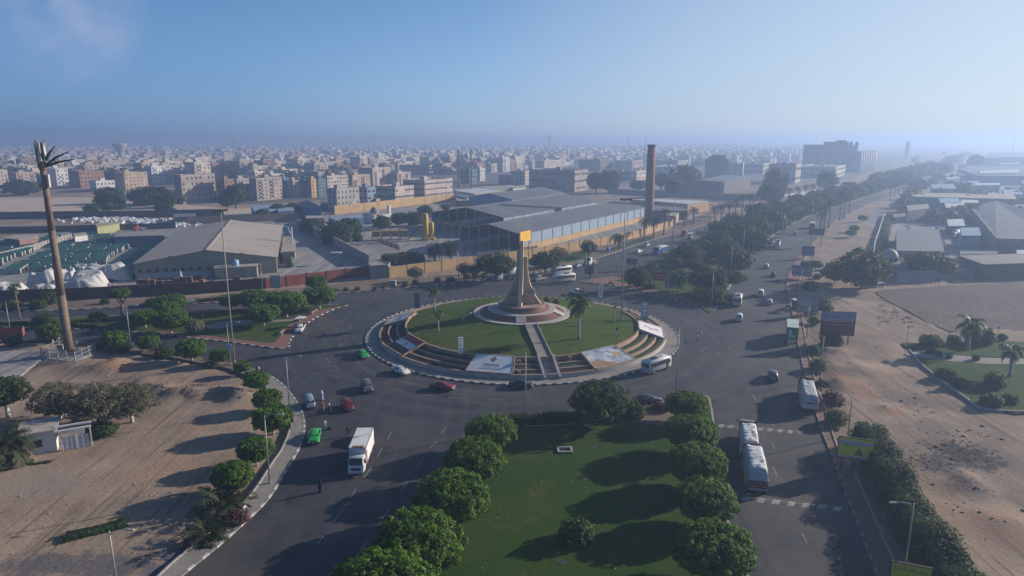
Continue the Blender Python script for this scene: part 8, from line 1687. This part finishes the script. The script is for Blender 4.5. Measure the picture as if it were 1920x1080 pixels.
for u, v, vt, a, l in [(985, 800, 662, 0, 'plain lamp post standing in the hedge of the front lawn'), (1267, 742, 616, 0, 'lamp post beside the kerb right of the roundabout minibus'), (543, 764, 669, 1, 'lamp post with a right arm at the left road bend'), (506, 906, 779, 1, 'lamp post on the left pavement by the bright green tree'), (219, 1098, 995, 1, 'lamp post with a curved arm cut by the lower frame edge'), (246, 652, 573, 1, 'lamp post between the palm mast and the clipped trees'), (20, 626, 566, 1, 'lamp post at the far left edge'), (432, 682, 605, 1, 'lamp with a short arm beside the high mast'), (1334, 575, 509, 0, 'lamp post at the tip of the wooded median'), (1369, 527, 458, 0, 'lamp post on the median pavement by the yellow taxi'), (1392, 490, 433, 0, 'lamp post further along the median kerb'), (1410, 473, 418, 0, 'lamp post in the trees of the median kerb'), (1468, 440, 397, 0, 'thin lamp post among the median trees'),
                       (1693, 1095, 944, -1, 'lamp post with a left arm in front of the tall hedge'), (1590, 815, 735, 0, 'grey pole at the near end of the tall hedge'), (1537, 712, 632, 0, 'pole beside the pale flowering bush'), (1512, 634, 575, 0, 'pole behind the green box truck'), (1501, 548, 508, 0, 'thin pole beside the lower verge billboards'), (860, 530, 479, 0, 'lamp post on the verge before the yellow wall'), (1001, 511, 464, 0, 'lamp post right of the monument top'), (1107, 490, 455, 0, 'lamp post beside the yellow wall by the road'), (1098, 529, 472, 0, 'post with a sign at the tip of the wooded median'), (493, 551, 495, 0, 'lamp post before the red wall'), (1316, 440, 418, 0, 'small lamp post on the far carriageway')]:
    lamp_post(u, v, vt, l, a)
def mast(u, v, vt, label, z=.12, r=.19):
    p = P(u, v, z); h = zat(p, vt) - z; t = thing('high_mast', label, 'light mast', p, 0, 'high light masts')
    Bc(t, 'base', (0, 0, -.1), (0, 0, 1.0), r * 1.25, r * 1.15, 12, M_STEEL); Bc(t, 'pole', (0, 0, .9), (0, 0, h), r, r * .42, 10, mat('mast_steel', (.30, .28, .28), .55, var=.3, scale=.5), sm=True)
    Bl(t, 'ring', [(.9, h - .25), (.95, h - .2), (.95, h - .1), (.85, h - .1)], 16, M_DSTEEL)
    for k in range(6): a = k * 1.047; Bb(t, 'floodlight', (math.cos(a) * 1.1, math.sin(a) * 1.1, h - .25), (.45, .55, .35), M_DSTEEL, rz=a)
mast(440, 684, 392, 'tall light mast on the left beside the crossing road'); mast(1165, 603, 372, 'tall brownish light mast on the rim of the roundabout', z=2.2); mast(1259, 492, 343, 'tall light mast inside the wooded median'); mast(1168, 470, 372 + 60, 'shorter light mast by the yellow wall road') if 0 else None
t = thing('road_sign', 'pale blue square sign fixed on a post beside the high mast', 'sign', P(433, 684)); Bc(t, 'post', (0, 0, 0), (0, 0, 4.2), .06, .06, 6, M_STEEL); Bb(t, 'board', (0, -.08, 3.7), (1.1, .06, 1.3), mat('sign_pale_blue', (.24, .40, .55), .6))
# small twin lanterns on the lawn edge
for i, (u, v, z, l) in enumerate([(973, 697, 1.2, 'twin lantern post on the lawn rim right of the PRIMA banner'), (1069, 670, 2.4, 'twin lantern post on the lawn rim by the picture banner'), (793, 642, 2.4, 'twin lantern post on the lawn rim above the flag'), (1179, 583, 2.3, 'twin lantern post at the far right rim by the mast'), (1061, 553, 2.0, 'twin lantern post on the back rim of the roundabout'), (912, 553, 2.0, 'twin lantern post on the back rim left of the monument'), (836, 565, 2.0, 'twin lantern post on the far left rim behind the palms'), (750, 600, 1.4, 'twin lantern post at the left banner of the far side'), (1155, 652, 2.5, 'twin lantern post on the right lawn rim'), (973, 677, 2.5, 'twin lantern post on the lawn left of the garden path')]):
    t = thing('lantern_post', l, 'lamp', P(u, v, z), 0, 'lantern posts of the roundabout'); Bc(t, 'pole', (0, 0, -.2), (0, 0, 2.6), .06, .045, 8, M_DSTEEL); Bb(t, 'crossbar', (0, 0, 2.55), (1.0, .06, .06), M_DSTEEL)
    Bb(t, 'plinth', (0, 0, .0), (.7, .7, .4), M_TERRW)
    for s in (1, -1): Bl(t, 'lantern', [(.06, 2.6), (.14, 2.7), (.15, 2.9), (.05, 3.0)], 8, M_DSTEEL, c=(s * .45, 0, 0))
# --- billboards
def billboard(u, v, label, wid, hgt, z0, mt, face=(960, 1000), z=.1, posts=2, rz=None, name='billboard', cat='billboard', back=None):
    p = P(u, v, z); q = P(*face); t = thing(name, label, cat, p, (head(p, q) + math.pi / 2) if rz is None else rz)
    for k in range(posts): x = 0 if posts == 1 else -wid * .36 + wid * .72 * k / (posts - 1); Bb(t, 'post', (x, .14, (z0 + hgt * .8) / 2 - .2), (.2, .2, z0 + hgt * .8 + .4), M_DSTEEL)
    b = MB(); b.box((0, 0, z0 + hgt / 2), (wid, .14, hgt), mt); o = b.build('board', t)
    for zz_ in (z0, z0 + hgt): Bb(t, 'frame_rail', (0, 0, zz_), (wid + .12, .22, .12), M_DSTEEL)
    for s in (1, -1): Bb(t, 'frame_rail', (s * (wid / 2 + .03), 0, z0 + hgt / 2), (.1, .22, hgt), M_DSTEEL)
    return t
def scribble(t, x0, x1, z, h, mt, n=14, seed=1, name='lettering', y=-.085):
    """joined-up Arabic style writing: a running baseline with rising strokes and dots"""
    rnd = random.Random(seed); b = MB(); x = x1; 
    while x > x0:
        w = rnd.uniform(.5, 1.3) * h; a = max(x0, x - w); th = h * .16
        b.quad((a, y, z), (x, y, z), (x, y, z + th), (a, y, z + th), mt)
        for k in range(rnd.randint(1, 3)):
            xx = rnd.uniform(a, x); hh = h * rnd.choice((.5, .95, 1.0, -.4)); b.quad((xx - th / 2, y - .002, min(z, z + hh)), (xx + th / 2, y - .002, min(z, z + hh)), (xx + th / 2, y - .002, max(z + th, z + hh)), (xx - th / 2, y - .002, max(z + th, z + hh)), mt)
        if rnd.random() < .7: xx = rnd.uniform(a, x); zz_ = z + h * rnd.choice((.75, -.35)); b.quad((xx - th * .6, y - .004, zz_), (xx + th * .6, y - .004, zz_), (xx + th * .6, y - .004, zz_ + th), (xx - th * .6, y - .004, zz_ + th), mt)
        x = a - h * .3
    o = b.build(name, t); o['kind'] = 'stuff'
I_W, I_R, I_D = mat('ink_white', (.55, .56, .6), .7), mat('ink_red', (.5, .08, .05), .7), mat('ink_dark', (.04, .05, .08), .7)
# the yellow warning sign
M_SY = mat('sign_yellow', (.72, .60, .04), .6, var=.12, scale=.6); M_SG = mat('sign_lilac', (.42, .42, .52), .6)
t = billboard(1600, 884, 'yellow roadworks board with an orange triangle beside the tall hedge', 4.4, 3.0, 1.9, M_SY, z=.14, rz=R(-20), posts=2)
Bb(t, 'band', (-.1, -.09, 4.2), (4.1, .03, .5), M_SG); Bb(t, 'lower_band', (0, -.09, 2.1), (4.3, .03, .3), M_SG)
b = MB(); b.add([(-.2, -.10, 2.45), (1.0, -.10, 2.45), (.4, -.10, 3.6)], [(0, 1, 2)], mat('triangle_orange', (.46, .13, .03), .6)); b.build('triangle', t)
b = MB(); b.box((.36, -.115, 2.72), (.14, .02, .34), M_BLACK); b.box((.42, -.115, 3.02), (.16, .02, .16), M_BLACK); b.box((.56, -.115, 2.78), (.26, .02, .08), M_BLACK, M=None); b.box((.66, -.115, 2.60), (.24, .02, .12), M_BLACK); b.build('worker_symbol', t)
scribble(t, -1.9, 1.6, 4.1, .22, I_D, seed=4, y=-.112); scribble(t, -1.6, .4, 3.75, .16, I_D, seed=6); scribble(t, -1.8, 1.8, 2.05, .1, I_D, seed=7, y=-.112)
t = billboard(1703, 1108, 'second yellow board at the lower frame edge by the hedge', 3.6, 2.4, .6, M_SY, z=.14, rz=R(-20)); scribble(t, -1.5, 1.5, 2.3, .3, I_D, seed=8)
t = billboard(1567, 644, 'large dark red billboard with a blue strip facing the road', 7.2, 5.4, 1.9, mat('billboard_red', (.16, .04, .04), .7, var=.25, scale=.4), z=.3, rz=R(-6), posts=3); Bb(t, 'blue_band', (0, -.09, 6.3), (7.1, .04, 1.9), mat('billboard_bluegrey', (.22, .30, .40), .6, var=.2, scale=.5))
scribble(t, -2.6, 3.2, 5.1, .6, I_W, seed=11); scribble(t, -3.0, 3.2, 4.3, .3, I_W, seed=12); scribble(t, -3.0, 3.0, 3.6, .3, mat('ink_pink', (.32, .14, .14), .7), seed=13); scribble(t, -3.0, 3.0, 2.9, .3, mat('ink_pink', (.32, .14, .14), .7), seed=14); scribble(t, -3, 3, 6.1, .5, I_D, seed=15, y=-.115); scribble(t, -3, 3, 2.3, .2, mat('ink_pink', (.32, .14, .14), .7), seed=16)
for u, v, w, h, z0, c, l, s in [(1514, 485, 4.4, 3.6, 1.2, (.06, .11, .34), 'blue picture billboard on the right verge', 21), (1503, 523, 6.0, 3.4, 1.0, (.30, .27, .34), 'pale pinkish billboard seen edge on below the blue one', 22), (1507, 592, 4.0, 3.8, 1.0, (.30, .31, .34), 'weathered grey billboard behind the kiosk', 23), (1520, 590, 3.6, 4.2, 1.0, (.26, .28, .33), 'second weathered grey billboard beside its neighbour', 24), (1529, 462, 6, 2.6, 5, (.10, .13, .17), 'dark overhead sign board among the tall palms', 25), (1237, 539, 4.6, 2.8, 2.2, (.36, .05, .05), 'small red billboard on the wooded median', 26), (1264, 545, 5.0, 4.2, .8, (.40, .45, .55), 'white billboard with blue writing behind the median palm', 27), (1104, 528, 2.6, 2.6, 2.6, (.05, .16, .20), 'teal road sign at the tip of the wooded median', 28), (1210, 535, 3.4, 3.4, .8, (.10, .14, .20), 'dim blue sign behind the dark median tree', 29), (897, 513, 1.8, 4.2, .8, (.17, .28, .45), 'pale blue upright sign beside the flat topped tree', 30), (1101, 478, 1.4, 3.6, 1, (.10, .15, .18), 'dark narrow sign before the yellow wall', 31), (518, 552, 3.0, 3.6, 2.0, (.48, .50, .50), 'white sign on one leg behind the island trees', 32), (544, 806, 1.2, 2.0, 1.4, (.03, .045, .09), 'black panel sign among the trees of the left pavement', 33), (1184, 506, 3.4, 2.0, 2, (.14, .20, .26), 'dim blue grey board near the cross road', 34)]:
    t = billboard(u, v, l, w, h, z0, mat('board_' + str(s), c, .65, var=.35, scale=.5), posts=1 if w < 3.2 else 2, rz=R(-8 if s != 22 else -30)); 
    if s in (21, 26, 27, 22, 32, 23): scribble(t, -w * .4, w * .4, z0 + h * .55, h * .16, {26: I_W, 27: mat('ink_blue', (.04, .07, .20), .7), 32: mat('ink_green', (.06, .25, .10), .7)}.get(s, I_W), seed=s); scribble(t, -w * .3, w * .35, z0 + h * .28, h * .1, I_D if s != 26 else I_W, seed=s + 40)
t = billboard(985, 489, 'bright yellow board with red lines standing behind the yellow wall', 7.0, 4.0, 7.4, mat('board_yellow', (.80, .47, .02), .6), z=0, rz=R(55)); 
for k in range(4): scribble(t, -2.6 + .3 * (k % 2), 2.6 - .6 * (k == 3), 10.3 - k * .72, .26, I_R, seed=50 + k)
t = billboard(948, 345, 'red and white hoarding on the works building', 14, 9, 0, mat('hoarding', (.40, .30, .32), .7, var=.5, scale=.2), rz=R(-20)); b = MB(); b.box((-5, -.1, 6), (2.2, .06, 6), mat('hoarding_red', (.42, .06, .05), .7)); b.box((4.5, -.1, 6.5), (2.5, .06, 4), mat('hoarding_red', (.42, .06, .05), .7)); b.build('red_panel', t)
t = thing('kiosk', 'small roadside kiosk with a pale roof at the right kerb', 'kiosk', P(1495, 580, .14)); Bb(t, 'back_wall', (0, 1.0, 1.3), (2.2, .15, 2.6), M_DSTEEL); Bb(t, 'roof', (0, 0, 2.7), (2.9, 2.6, .16), M_WSHEET); Bb(t, 'counter', (0, -.4, .6), (2.0, .5, 1.1), M_BRNW)
for x in (-1.05, 1.05): Bb(t, 'post', (x, -.95, 1.3), (.1, .1, 2.7), M_DSTEEL)
t = thing('market_stall', 'street stall under a ragged white awning on the island pavement', 'stall', P(562, 612, .14), .5); b = MB(); b.add([(-1.6, -1.2, 2.3), (1.6, -1.2, 2.2), (1.8, 1.2, 2.0), (-1.4, 1.2, 2.1), (0, 0, 2.7)], [(0, 1, 4), (1, 2, 4), (2, 3, 4), (3, 0, 4)], M_COVER); b.build('awning', t); Bb(t, 'counter', (0, 0, .5), (2.4, 1.2, 1.0), M_BRNW)
for x, y in ((-1.4, -1), (1.4, -1), (1.5, 1), (-1.2, 1)): Bc(t, 'pole', (x, y, 0), (x, y, 2.2), .04, .04, 5, M_DSTEEL)
for u, v, uu, vv, l in ((526, 629, 534, 621, 'low pale stone bench at the corner of the island'), (584, 590, 594, 583, 'low pinkish stone bench on the island pavement'), (560, 604, 568, 598, 'dark low bench beside the stall')):
    p, q = P(u, v, .14), P(uu, vv, .14); t = thing('bench', l, 'bench', (p + q) / 2, head(p, q)); L = (q - p).length; Bb(t, 'seat', (0, 0, .52), (L, .6, .14), M_TERRW if 'dark' not in l else M_DGREY)
    for s in (-.4, .4): Bb(t, 'leg', (L * s, 0, .22), (.3, .5, .45), M_CONC)
t = thing('utility_box', 'grey concrete utility box on the verge behind the roundabout', 'utility box', P(736, 536, .1)); Bb(t, 'box_body', (0, 0, .9), (2.2, 1.4, 1.8), M_CONC); Bb(t, 'door', (0, -.71, .9), (1.6, .06, 1.3), M_GREYW)
t = thing('water_pipe', 'thin bent white pole lying on the lawn beside the steps', 'pipe', P(865, 606, 2.9)); Bt(t, 'pipe_body', [(0, 0, 0), (.6, 3.0, 1.0), (2.2, 5.5, 1.2)], .06, 6, M_WHITE)
t = thing('blue_drum', 'bright blue upright drum on the verge lawn', 'drum', P(1140, 473, .1)); Bl(t, 'drum_body', [(.7, 0), (.72, .2), (.72, 2.0), (.6, 2.1), (.02, 2.15)], 16, mat('drum_blue', (.03, .16, .5), .5), sm=True)
# manholes and litter on the front lawn
t = thing('drain_pit', 'square open drain pit with a concrete rim on the front lawn', 'drain', P(1059, 845, .14), .02)
for x, y, w, d in ((0, -.75, 2.2, .28), (0, .75, 2.2, .28), (-.98, 0, .28, 1.3), (.98, 0, .28, 1.3)): Bb(t, 'rim_block', (x, y, .1), (w, d, .32), M_CONC)
Bb(t, 'opening', (0, 0, .0), (1.7, 1.3, .06), M_DARKIN)
for u, v, l in ((1110, 838, 'small dark drain cover right of the square pit'), (1095, 897, 'dark hole in the middle of the front lawn'), (1052, 1054, 'dark cover at the bottom of the front lawn')): t = thing('drain_cover', l, 'drain', P(u, v, .14)); Bc(t, 'cover', (0, 0, -.05), (0, 0, .05), .5, .48, 14, M_DGREY); Bc(t, 'opening', (.05, .0, .045), (.05, .0, .06), .4, .4, 12, M_DARKIN)
rnd = random.Random(8); b = MB()
for i in range(70):
    u, v = rnd.uniform(880, 1270), rnd.uniform(800, 1080); p = P(u, v, .145)
    if not inside(np.array([[p.x, p.y]]), MED)[0]: continue
    s = rnd.uniform(.03, .09); b.box((p.x, p.y, .16), (s * 1.5, s, .04), M_WHITE if rnd.random() < .6 else M_BRNW, rz=rnd.uniform(0, 3))
for i in range(120): p = P(rnd.uniform(1700, 1900), rnd.uniform(815, 960), 0); s = rnd.uniform(.04, .10); b.box((p.x, p.y, zg(p.x, p.y) + .02), (s * 1.6, s, .06), M_WHITE, rz=rnd.uniform(0, 3))
o = b.build('litter'); o['kind'] = 'stuff'
def lumps(name, spots, mt, seed, n=9):
    rnd = random.Random(seed); b = MB()
    for x, y, z, s, k in spots:
        V = []; m1, m2 = 7, 4
        for j_ in range(m2 + 1):
            for i in range(m1):
                th = math.pi * .5 * (1 - j_ / m2) + .0; r = s * math.sin(th + .001) * rnd.uniform(.8, 1.2); V.append((x + r * math.cos(6.283 * i / m1), y + r * math.sin(6.283 * i / m1), z + s * k * math.cos(th) * rnd.uniform(.9, 1.1)))
        b.add(V, [(j_ * m1 + i, j_ * m1 + (i + 1) % m1, (j_ + 1) * m1 + (i + 1) % m1, (j_ + 1) * m1 + i) for j_ in range(m2) for i in range(m1)], mt)
    o = b.build(name); o['kind'] = 'stuff'; return o
rnd = random.Random(21); sp = []
for u0, v0, su, sv, n in ((1800, 838, 60, 28, 200), (1760, 865, 50, 25, 120), (1700, 745, 60, 30, 50), (1820, 960, 90, 60, 60), (1720, 860, 40, 60, 40)):
    for i in range(n): p = P(rnd.gauss(u0, su * .6), rnd.gauss(v0, sv * .6)); s = rnd.uniform(.05, .20) * (1 + (rnd.random() < .1)); sp.append((p.x, p.y, zg(p.x, p.y) - .02, s, .5))
lumps('burnt_rubble', sp, mat('burnt_rubble_mat', (.085, .078, .075), .95, island=.8, var=.5, scale=1.5, fine=.3), 2)
sp = []
for u0, v0, su, sv, n in ((370, 730, 60, 12, 120), (440, 745, 20, 12, 60), (250, 690, 50, 15, 60), (300, 715, 80, 20, 60), (310, 890, 40, 25, 30), (280, 920, 50, 20, 30), (90, 950, 60, 30, 20)):
    for i in range(n): p = P(rnd.gauss(u0, su * .6), rnd.gauss(v0, sv * .6)); s = rnd.uniform(.06, .22); sp.append((p.x, p.y, zg(p.x, p.y) - .02, s, .55))
lumps('earth_clods', sp, mat('earth_clod', (.33, .24, .18), .95, var=.45, scale=1.2, fine=.3), 3)
sp = []
for i in range(150): p = P(rnd.gauss(330, 30) if i % 3 else rnd.gauss(110, 60), rnd.gauss(1050, 14)); s = rnd.uniform(.04, .13); sp.append((p.x, p.y, zg(p.x, p.y) - .02, s, .5))
lumps('dark_litter', sp, mat('dark_bluish_litter', (.07, .08, .12), .8, var=.5, scale=2, fine=.3), 4)
hedge(PP([(122, 1008), (160, 1000), (200, 990), (244, 978)]), 2.2, .38, 'low green creeping plants on the sand near the bottom lamp', dens=22, leaf=.26, seed=31, name='ground_creeper', ragged=.6)
hedge(PP([(30, 868), (60, 872), (100, 866)]), 1.2, .3, 'low green weeds in front of the white hut', dens=16, leaf=.22, seed=32, name='ground_creeper', ragged=.6)
shrub(440, 972, 40, 'red', 'red flowering bush at the foot of the feathery palms', tall=.7)
# --- stone yard: tarpaulin heaps, pallets of slabs, crates
M_TARP = mat('white_plastic_sheet', (.46, .46, .47), .6, var=.2, scale=.5, fine=.06)
def tarp(u, v, wid, dep, h, seed, label, rz=.3):
    wid, dep = wid * 1.2, dep * 1.15
    p = P(u, v); t = thing('tarpaulin_heap', label, 'tarpaulin', p, rz, 'white tarpaulin heaps in the stone yard'); n = 26; V = []
    for i in range(n + 1):
        for j_ in range(n + 1):
            x, y = (i / n - .5) * 2, (j_ / n - .5) * 2; r = max(abs(x), abs(y)) * .55 + .45 * math.hypot(x, y); k = max(0, min(1, (1.05 - r) * 2.6)); nz = noise.noise(Vector((x * 1.6 + seed, y * 1.6, 0))); fld = .12 * math.sin(math.atan2(y, x) * 17 + seed + 3 * nz) * min(1, r * 1.4) * (1 if r < 1.02 else .3)
            z = h * (k ** .75) * (1 + .35 * nz) + fld * h * .35 + .04; V.append((x * wid / 2 * (1 + fld * .15), y * dep / 2 * (1 + fld * .15), max(.03, z)))
    b = MB(); b.add(V, [(i * (n + 1) + j_, (i + 1) * (n + 1) + j_, (i + 1) * (n + 1) + j_ + 1, i * (n + 1) + j_ + 1) for i in range(n) for j_ in range(n)], M_TARP); b.build('tarpaulin_sheet', t, True)
for x in [(14, 556, 9, 7, 3.6, 1, 'white tarpaulin heap cut by the left edge'), (84, 537, 7.5, 6, 4.6, 2, 'pointed white tarpaulin heap left of the palm mast'), (86, 552, 7, 5, 2.6, 3, 'low white tarpaulin heap before the pointed one'), (124, 530, 6, 5, 4.0, 4, 'white tarpaulin heap just right of the palm mast'), (142, 547, 13, 6, 3.6, 5, 'long low white tarpaulin heap by the brown wall'), (167, 538, 9, 6, 4.2, 6, 'white tarpaulin heap in the middle of the group'), (158, 519, 6, 5, 3.6, 7, 'rear narrow white tarpaulin heap'), (202, 524, 13, 7, 4.6, 8, 'large right white tarpaulin heap beside the pallets')]: tarp(*x)
M_SLAB = mat('stone_slab', (.36, .365, .37), .6, var=.4, scale=.5, island=.3); M_GRNF = mat('green_frame', (.06, .26, .20), .6, var=.3, scale=.6)
slab_meshes = []
for k in range(3):
    b = MB(); L = 4.8 + k * 1.1
    for s in range(3): b.box((0, -.42 + .42 * s, .95 + .06 * s), (L, .38, 1.7), M_SLAB)
    f = MB(); 
    for s in (-.6, .6): f.box((0, s, .12), (L + .3, .12, .16), M_GRNF)
    for s in (-.4, -.13, .13, .4): f.box((0, s, 1.95), (L, .13, .10), M_GRNF)
    for x in (-L * .4, 0, L * .4): f.box((x, 0, .12), (.14, 1.3, .14), M_GRNF); f.box((x, -.68, 1.0), (.1, .1, 1.9), M_GRNF); f.box((x, .68, 1.0), (.1, .1, 1.9), M_GRNF)
    f.box((0, -.68, 1.92), (L + .3, .14, .14), M_GRNF); f.box((0, .68, 1.92), (L + .3, .14, .14), M_GRNF)
    slab_meshes.append((b.mesh('slab_bundle'), f.mesh('green_frame')))
d1 = Vector((e1w.y, -e1w.x, 0)); d2 = e1w; org = P(60, 515); poly = PP([(-70, 522), (-70, 470), (110, 447), (300, 444), (312, 452), (268, 498), (225, 507), (170, 510), (60, 512)]); cnt = 0; rnd = random.Random(4)
for r_ in range(-4, 50):
    rowk = 0
    for k in range(-11, 18):
        if k % 5 == 3 or rnd.random() < .10: continue
        p = org + d2 * (r_ * 2.9) + d1 * (k * 7.0 + rnd.uniform(-.4, .4) + (r_ // 5 % 2) * 1.5)
        if r_ % 7 == 6: continue
        if not inside(np.array([[p.x, p.y]]), poly)[0] or cnt >= 295: continue
        t = thing('slab_rack', f'green framed rack of stone slabs in the {nth(r_ + 4)} row of the stone yard', 'rack', (p.x, p.y, .02), head(Vector(), d1) + rnd.uniform(-.05, .05), 'racks of slabs in the stone yard'); cnt += 1
        a, f = slab_meshes[rnd.randrange(3)]; link('slab_bundle', a, t); link('green_frame', f, t)
M_CRATE = mat('brown_crate', (.15, .085, .055), .85, var=.35, scale=1)
for u, v, s, l in [(270, 538, 2.6, 'large dark brown crate at the corner of the warehouse yard'), (283, 537, 2.2, 'brown crate next to the large dark one'), (300, 535, 1.6, 'small brown crate by the brown pair'), (334, 532, 2.0, 'brown crate in the middle of the scrap row'), (352, 531, 2.2, 'reddish brown crate beside the orange machine'), (444, 527, 1.6, 'single upright brown crate before the annex'), (398, 530, 1.2, 'low brown crate right of the orange machine'), (318, 533, 1.5, 'square brown crate in the scrap row')]:
    t = thing('crate', l, 'crate', P(u, v), .3, 'crates before the warehouse')
    for z in (.25, .75, 1.25) if s > 1.5 else (.25, .75): Bb(t, 'plank', (0, 0, z * s / 1.5), (s * 1.3, s, .46 * s / 1.5), M_CRATE)
    for x in (-.5, .5): Bb(t, 'batten', (x * s * 1.1, -s * .52, s * .5), (.12, .06, s), M_CRATE)
t = thing('loader_machine', 'orange machine among the brown crates before the warehouse', 'machine', P(379, 532)); M_ORG = mat('machine_orange', (.34, .12, .05), .6, var=.2, scale=1); Bb(t, 'body', (0, 0, .8), (1.6, 1.1, 1.2), M_ORG); Bt(t, 'arm', [(0, 0, 1.3), (.2, 0, 2.2), (1.2, -.2, 2.4)], .18, 6, M_ORG)
sp = [(*P(rnd.uniform(285, 380), rnd.uniform(519, 531))[:2], 0, rnd.uniform(.25, .8), .8) for i in range(110)]; lumps('scrap_heap', sp, mat('scrap', (.16, .135, .12), .9, var=.6, scale=1, fine=.3), 6)
t = thing('umbrella', 'closed white parasol among the scrap before the warehouse', 'umbrella', P(340, 528)); Bl(t, 'canopy', [(.05, 0), (.05, 1.6), (.5, 1.7), (.35, 2.6), (.1, 3.6), (.02, 3.8)], 10, M_TARP); Bc(t, 'foot', (0, 0, 0), (0, 0, .25), .35, .3, 10, M_CONC)
sp = []
for i in range(620): u = rnd.choice((rnd.gauss(178, 20), rnd.gauss(272, 18), rnd.gauss(335, 20), rnd.gauss(225, 25))); v = 412 + rnd.gauss(0, 3.5) + (6 if u > 250 else 0); p = P(u, v); sp.append((p.x, p.y, 0, rnd.uniform(.5, 1.3), 1.0))
lumps('white_sacks', sp, mat('white_sack', (.50, .50, .52), .8, island=.2), 7)
sp = [(*P(rnd.gauss(1850, 40), rnd.gauss(432, 12))[:2], 0, rnd.uniform(.6, 1.8), .8) for i in range(90)] + [(*P(rnd.uniform(1690, 1900), rnd.uniform(415, 470))[:2], 0, rnd.uniform(.4, 1.2), .6) for i in range(120)]; lumps('yard_clutter', sp, mat('yard_clutter_mat', (.22, .25, .30), .8, island=.5), 8)
sp = [(*P(rnd.uniform(1650, 1950), rnd.uniform(546, 612))[:2], .06, rnd.uniform(.15, .5), .25) for i in range(400)]; lumps('field_stubble', sp, mat('stubble_straw', (.24, .20, .16), .95, island=.4), 9)
t = thing('yard_umbrella', 'flat pale parasol on a pole in the warehouse road', 'umbrella', P(632, 495)); Bc(t, 'pole', (0, 0, 0), (0, 0, 4.2), .1, .08, 6, M_DSTEEL); Bb(t, 'canopy', (0, 0, 4.3), (3.8, 2.4, .14), mat('parasol_cream', (.44, .38, .33), .8))
for u, v, l in ((1700, 640, 'lamp at the near corner of the park'), (1869, 640, 'lamp in the middle of the park'), (1820, 755, 'thin lamp on the park lawn edge'), (1727, 668, 'short post at the start of the park path')): t = thing('park_lamp', l, 'lamp', P(u, v, .2)); Bc(t, 'pole', (0, 0, 0), (0, 0, 3.0), .06, .05, 6, M_DSTEEL); Bl(t, 'lantern', [(.05, 3.0), (.22, 3.15), (.18, 3.4), (.02, 3.5)], 8, M_DSTEEL)
rnd = random.Random(2); b = MB()
for i in range(22):
    p = P(1655 + i * 7, 545 - i * .55 + (i % 2)); b.cyl((p.x, p.y, 0), (p.x + rnd.uniform(-.3, .3), p.y, 2.1), .05, .05, 5, M_STEEL)
o = b.build('thin_fence_posts'); o['kind'] = 'stuff'
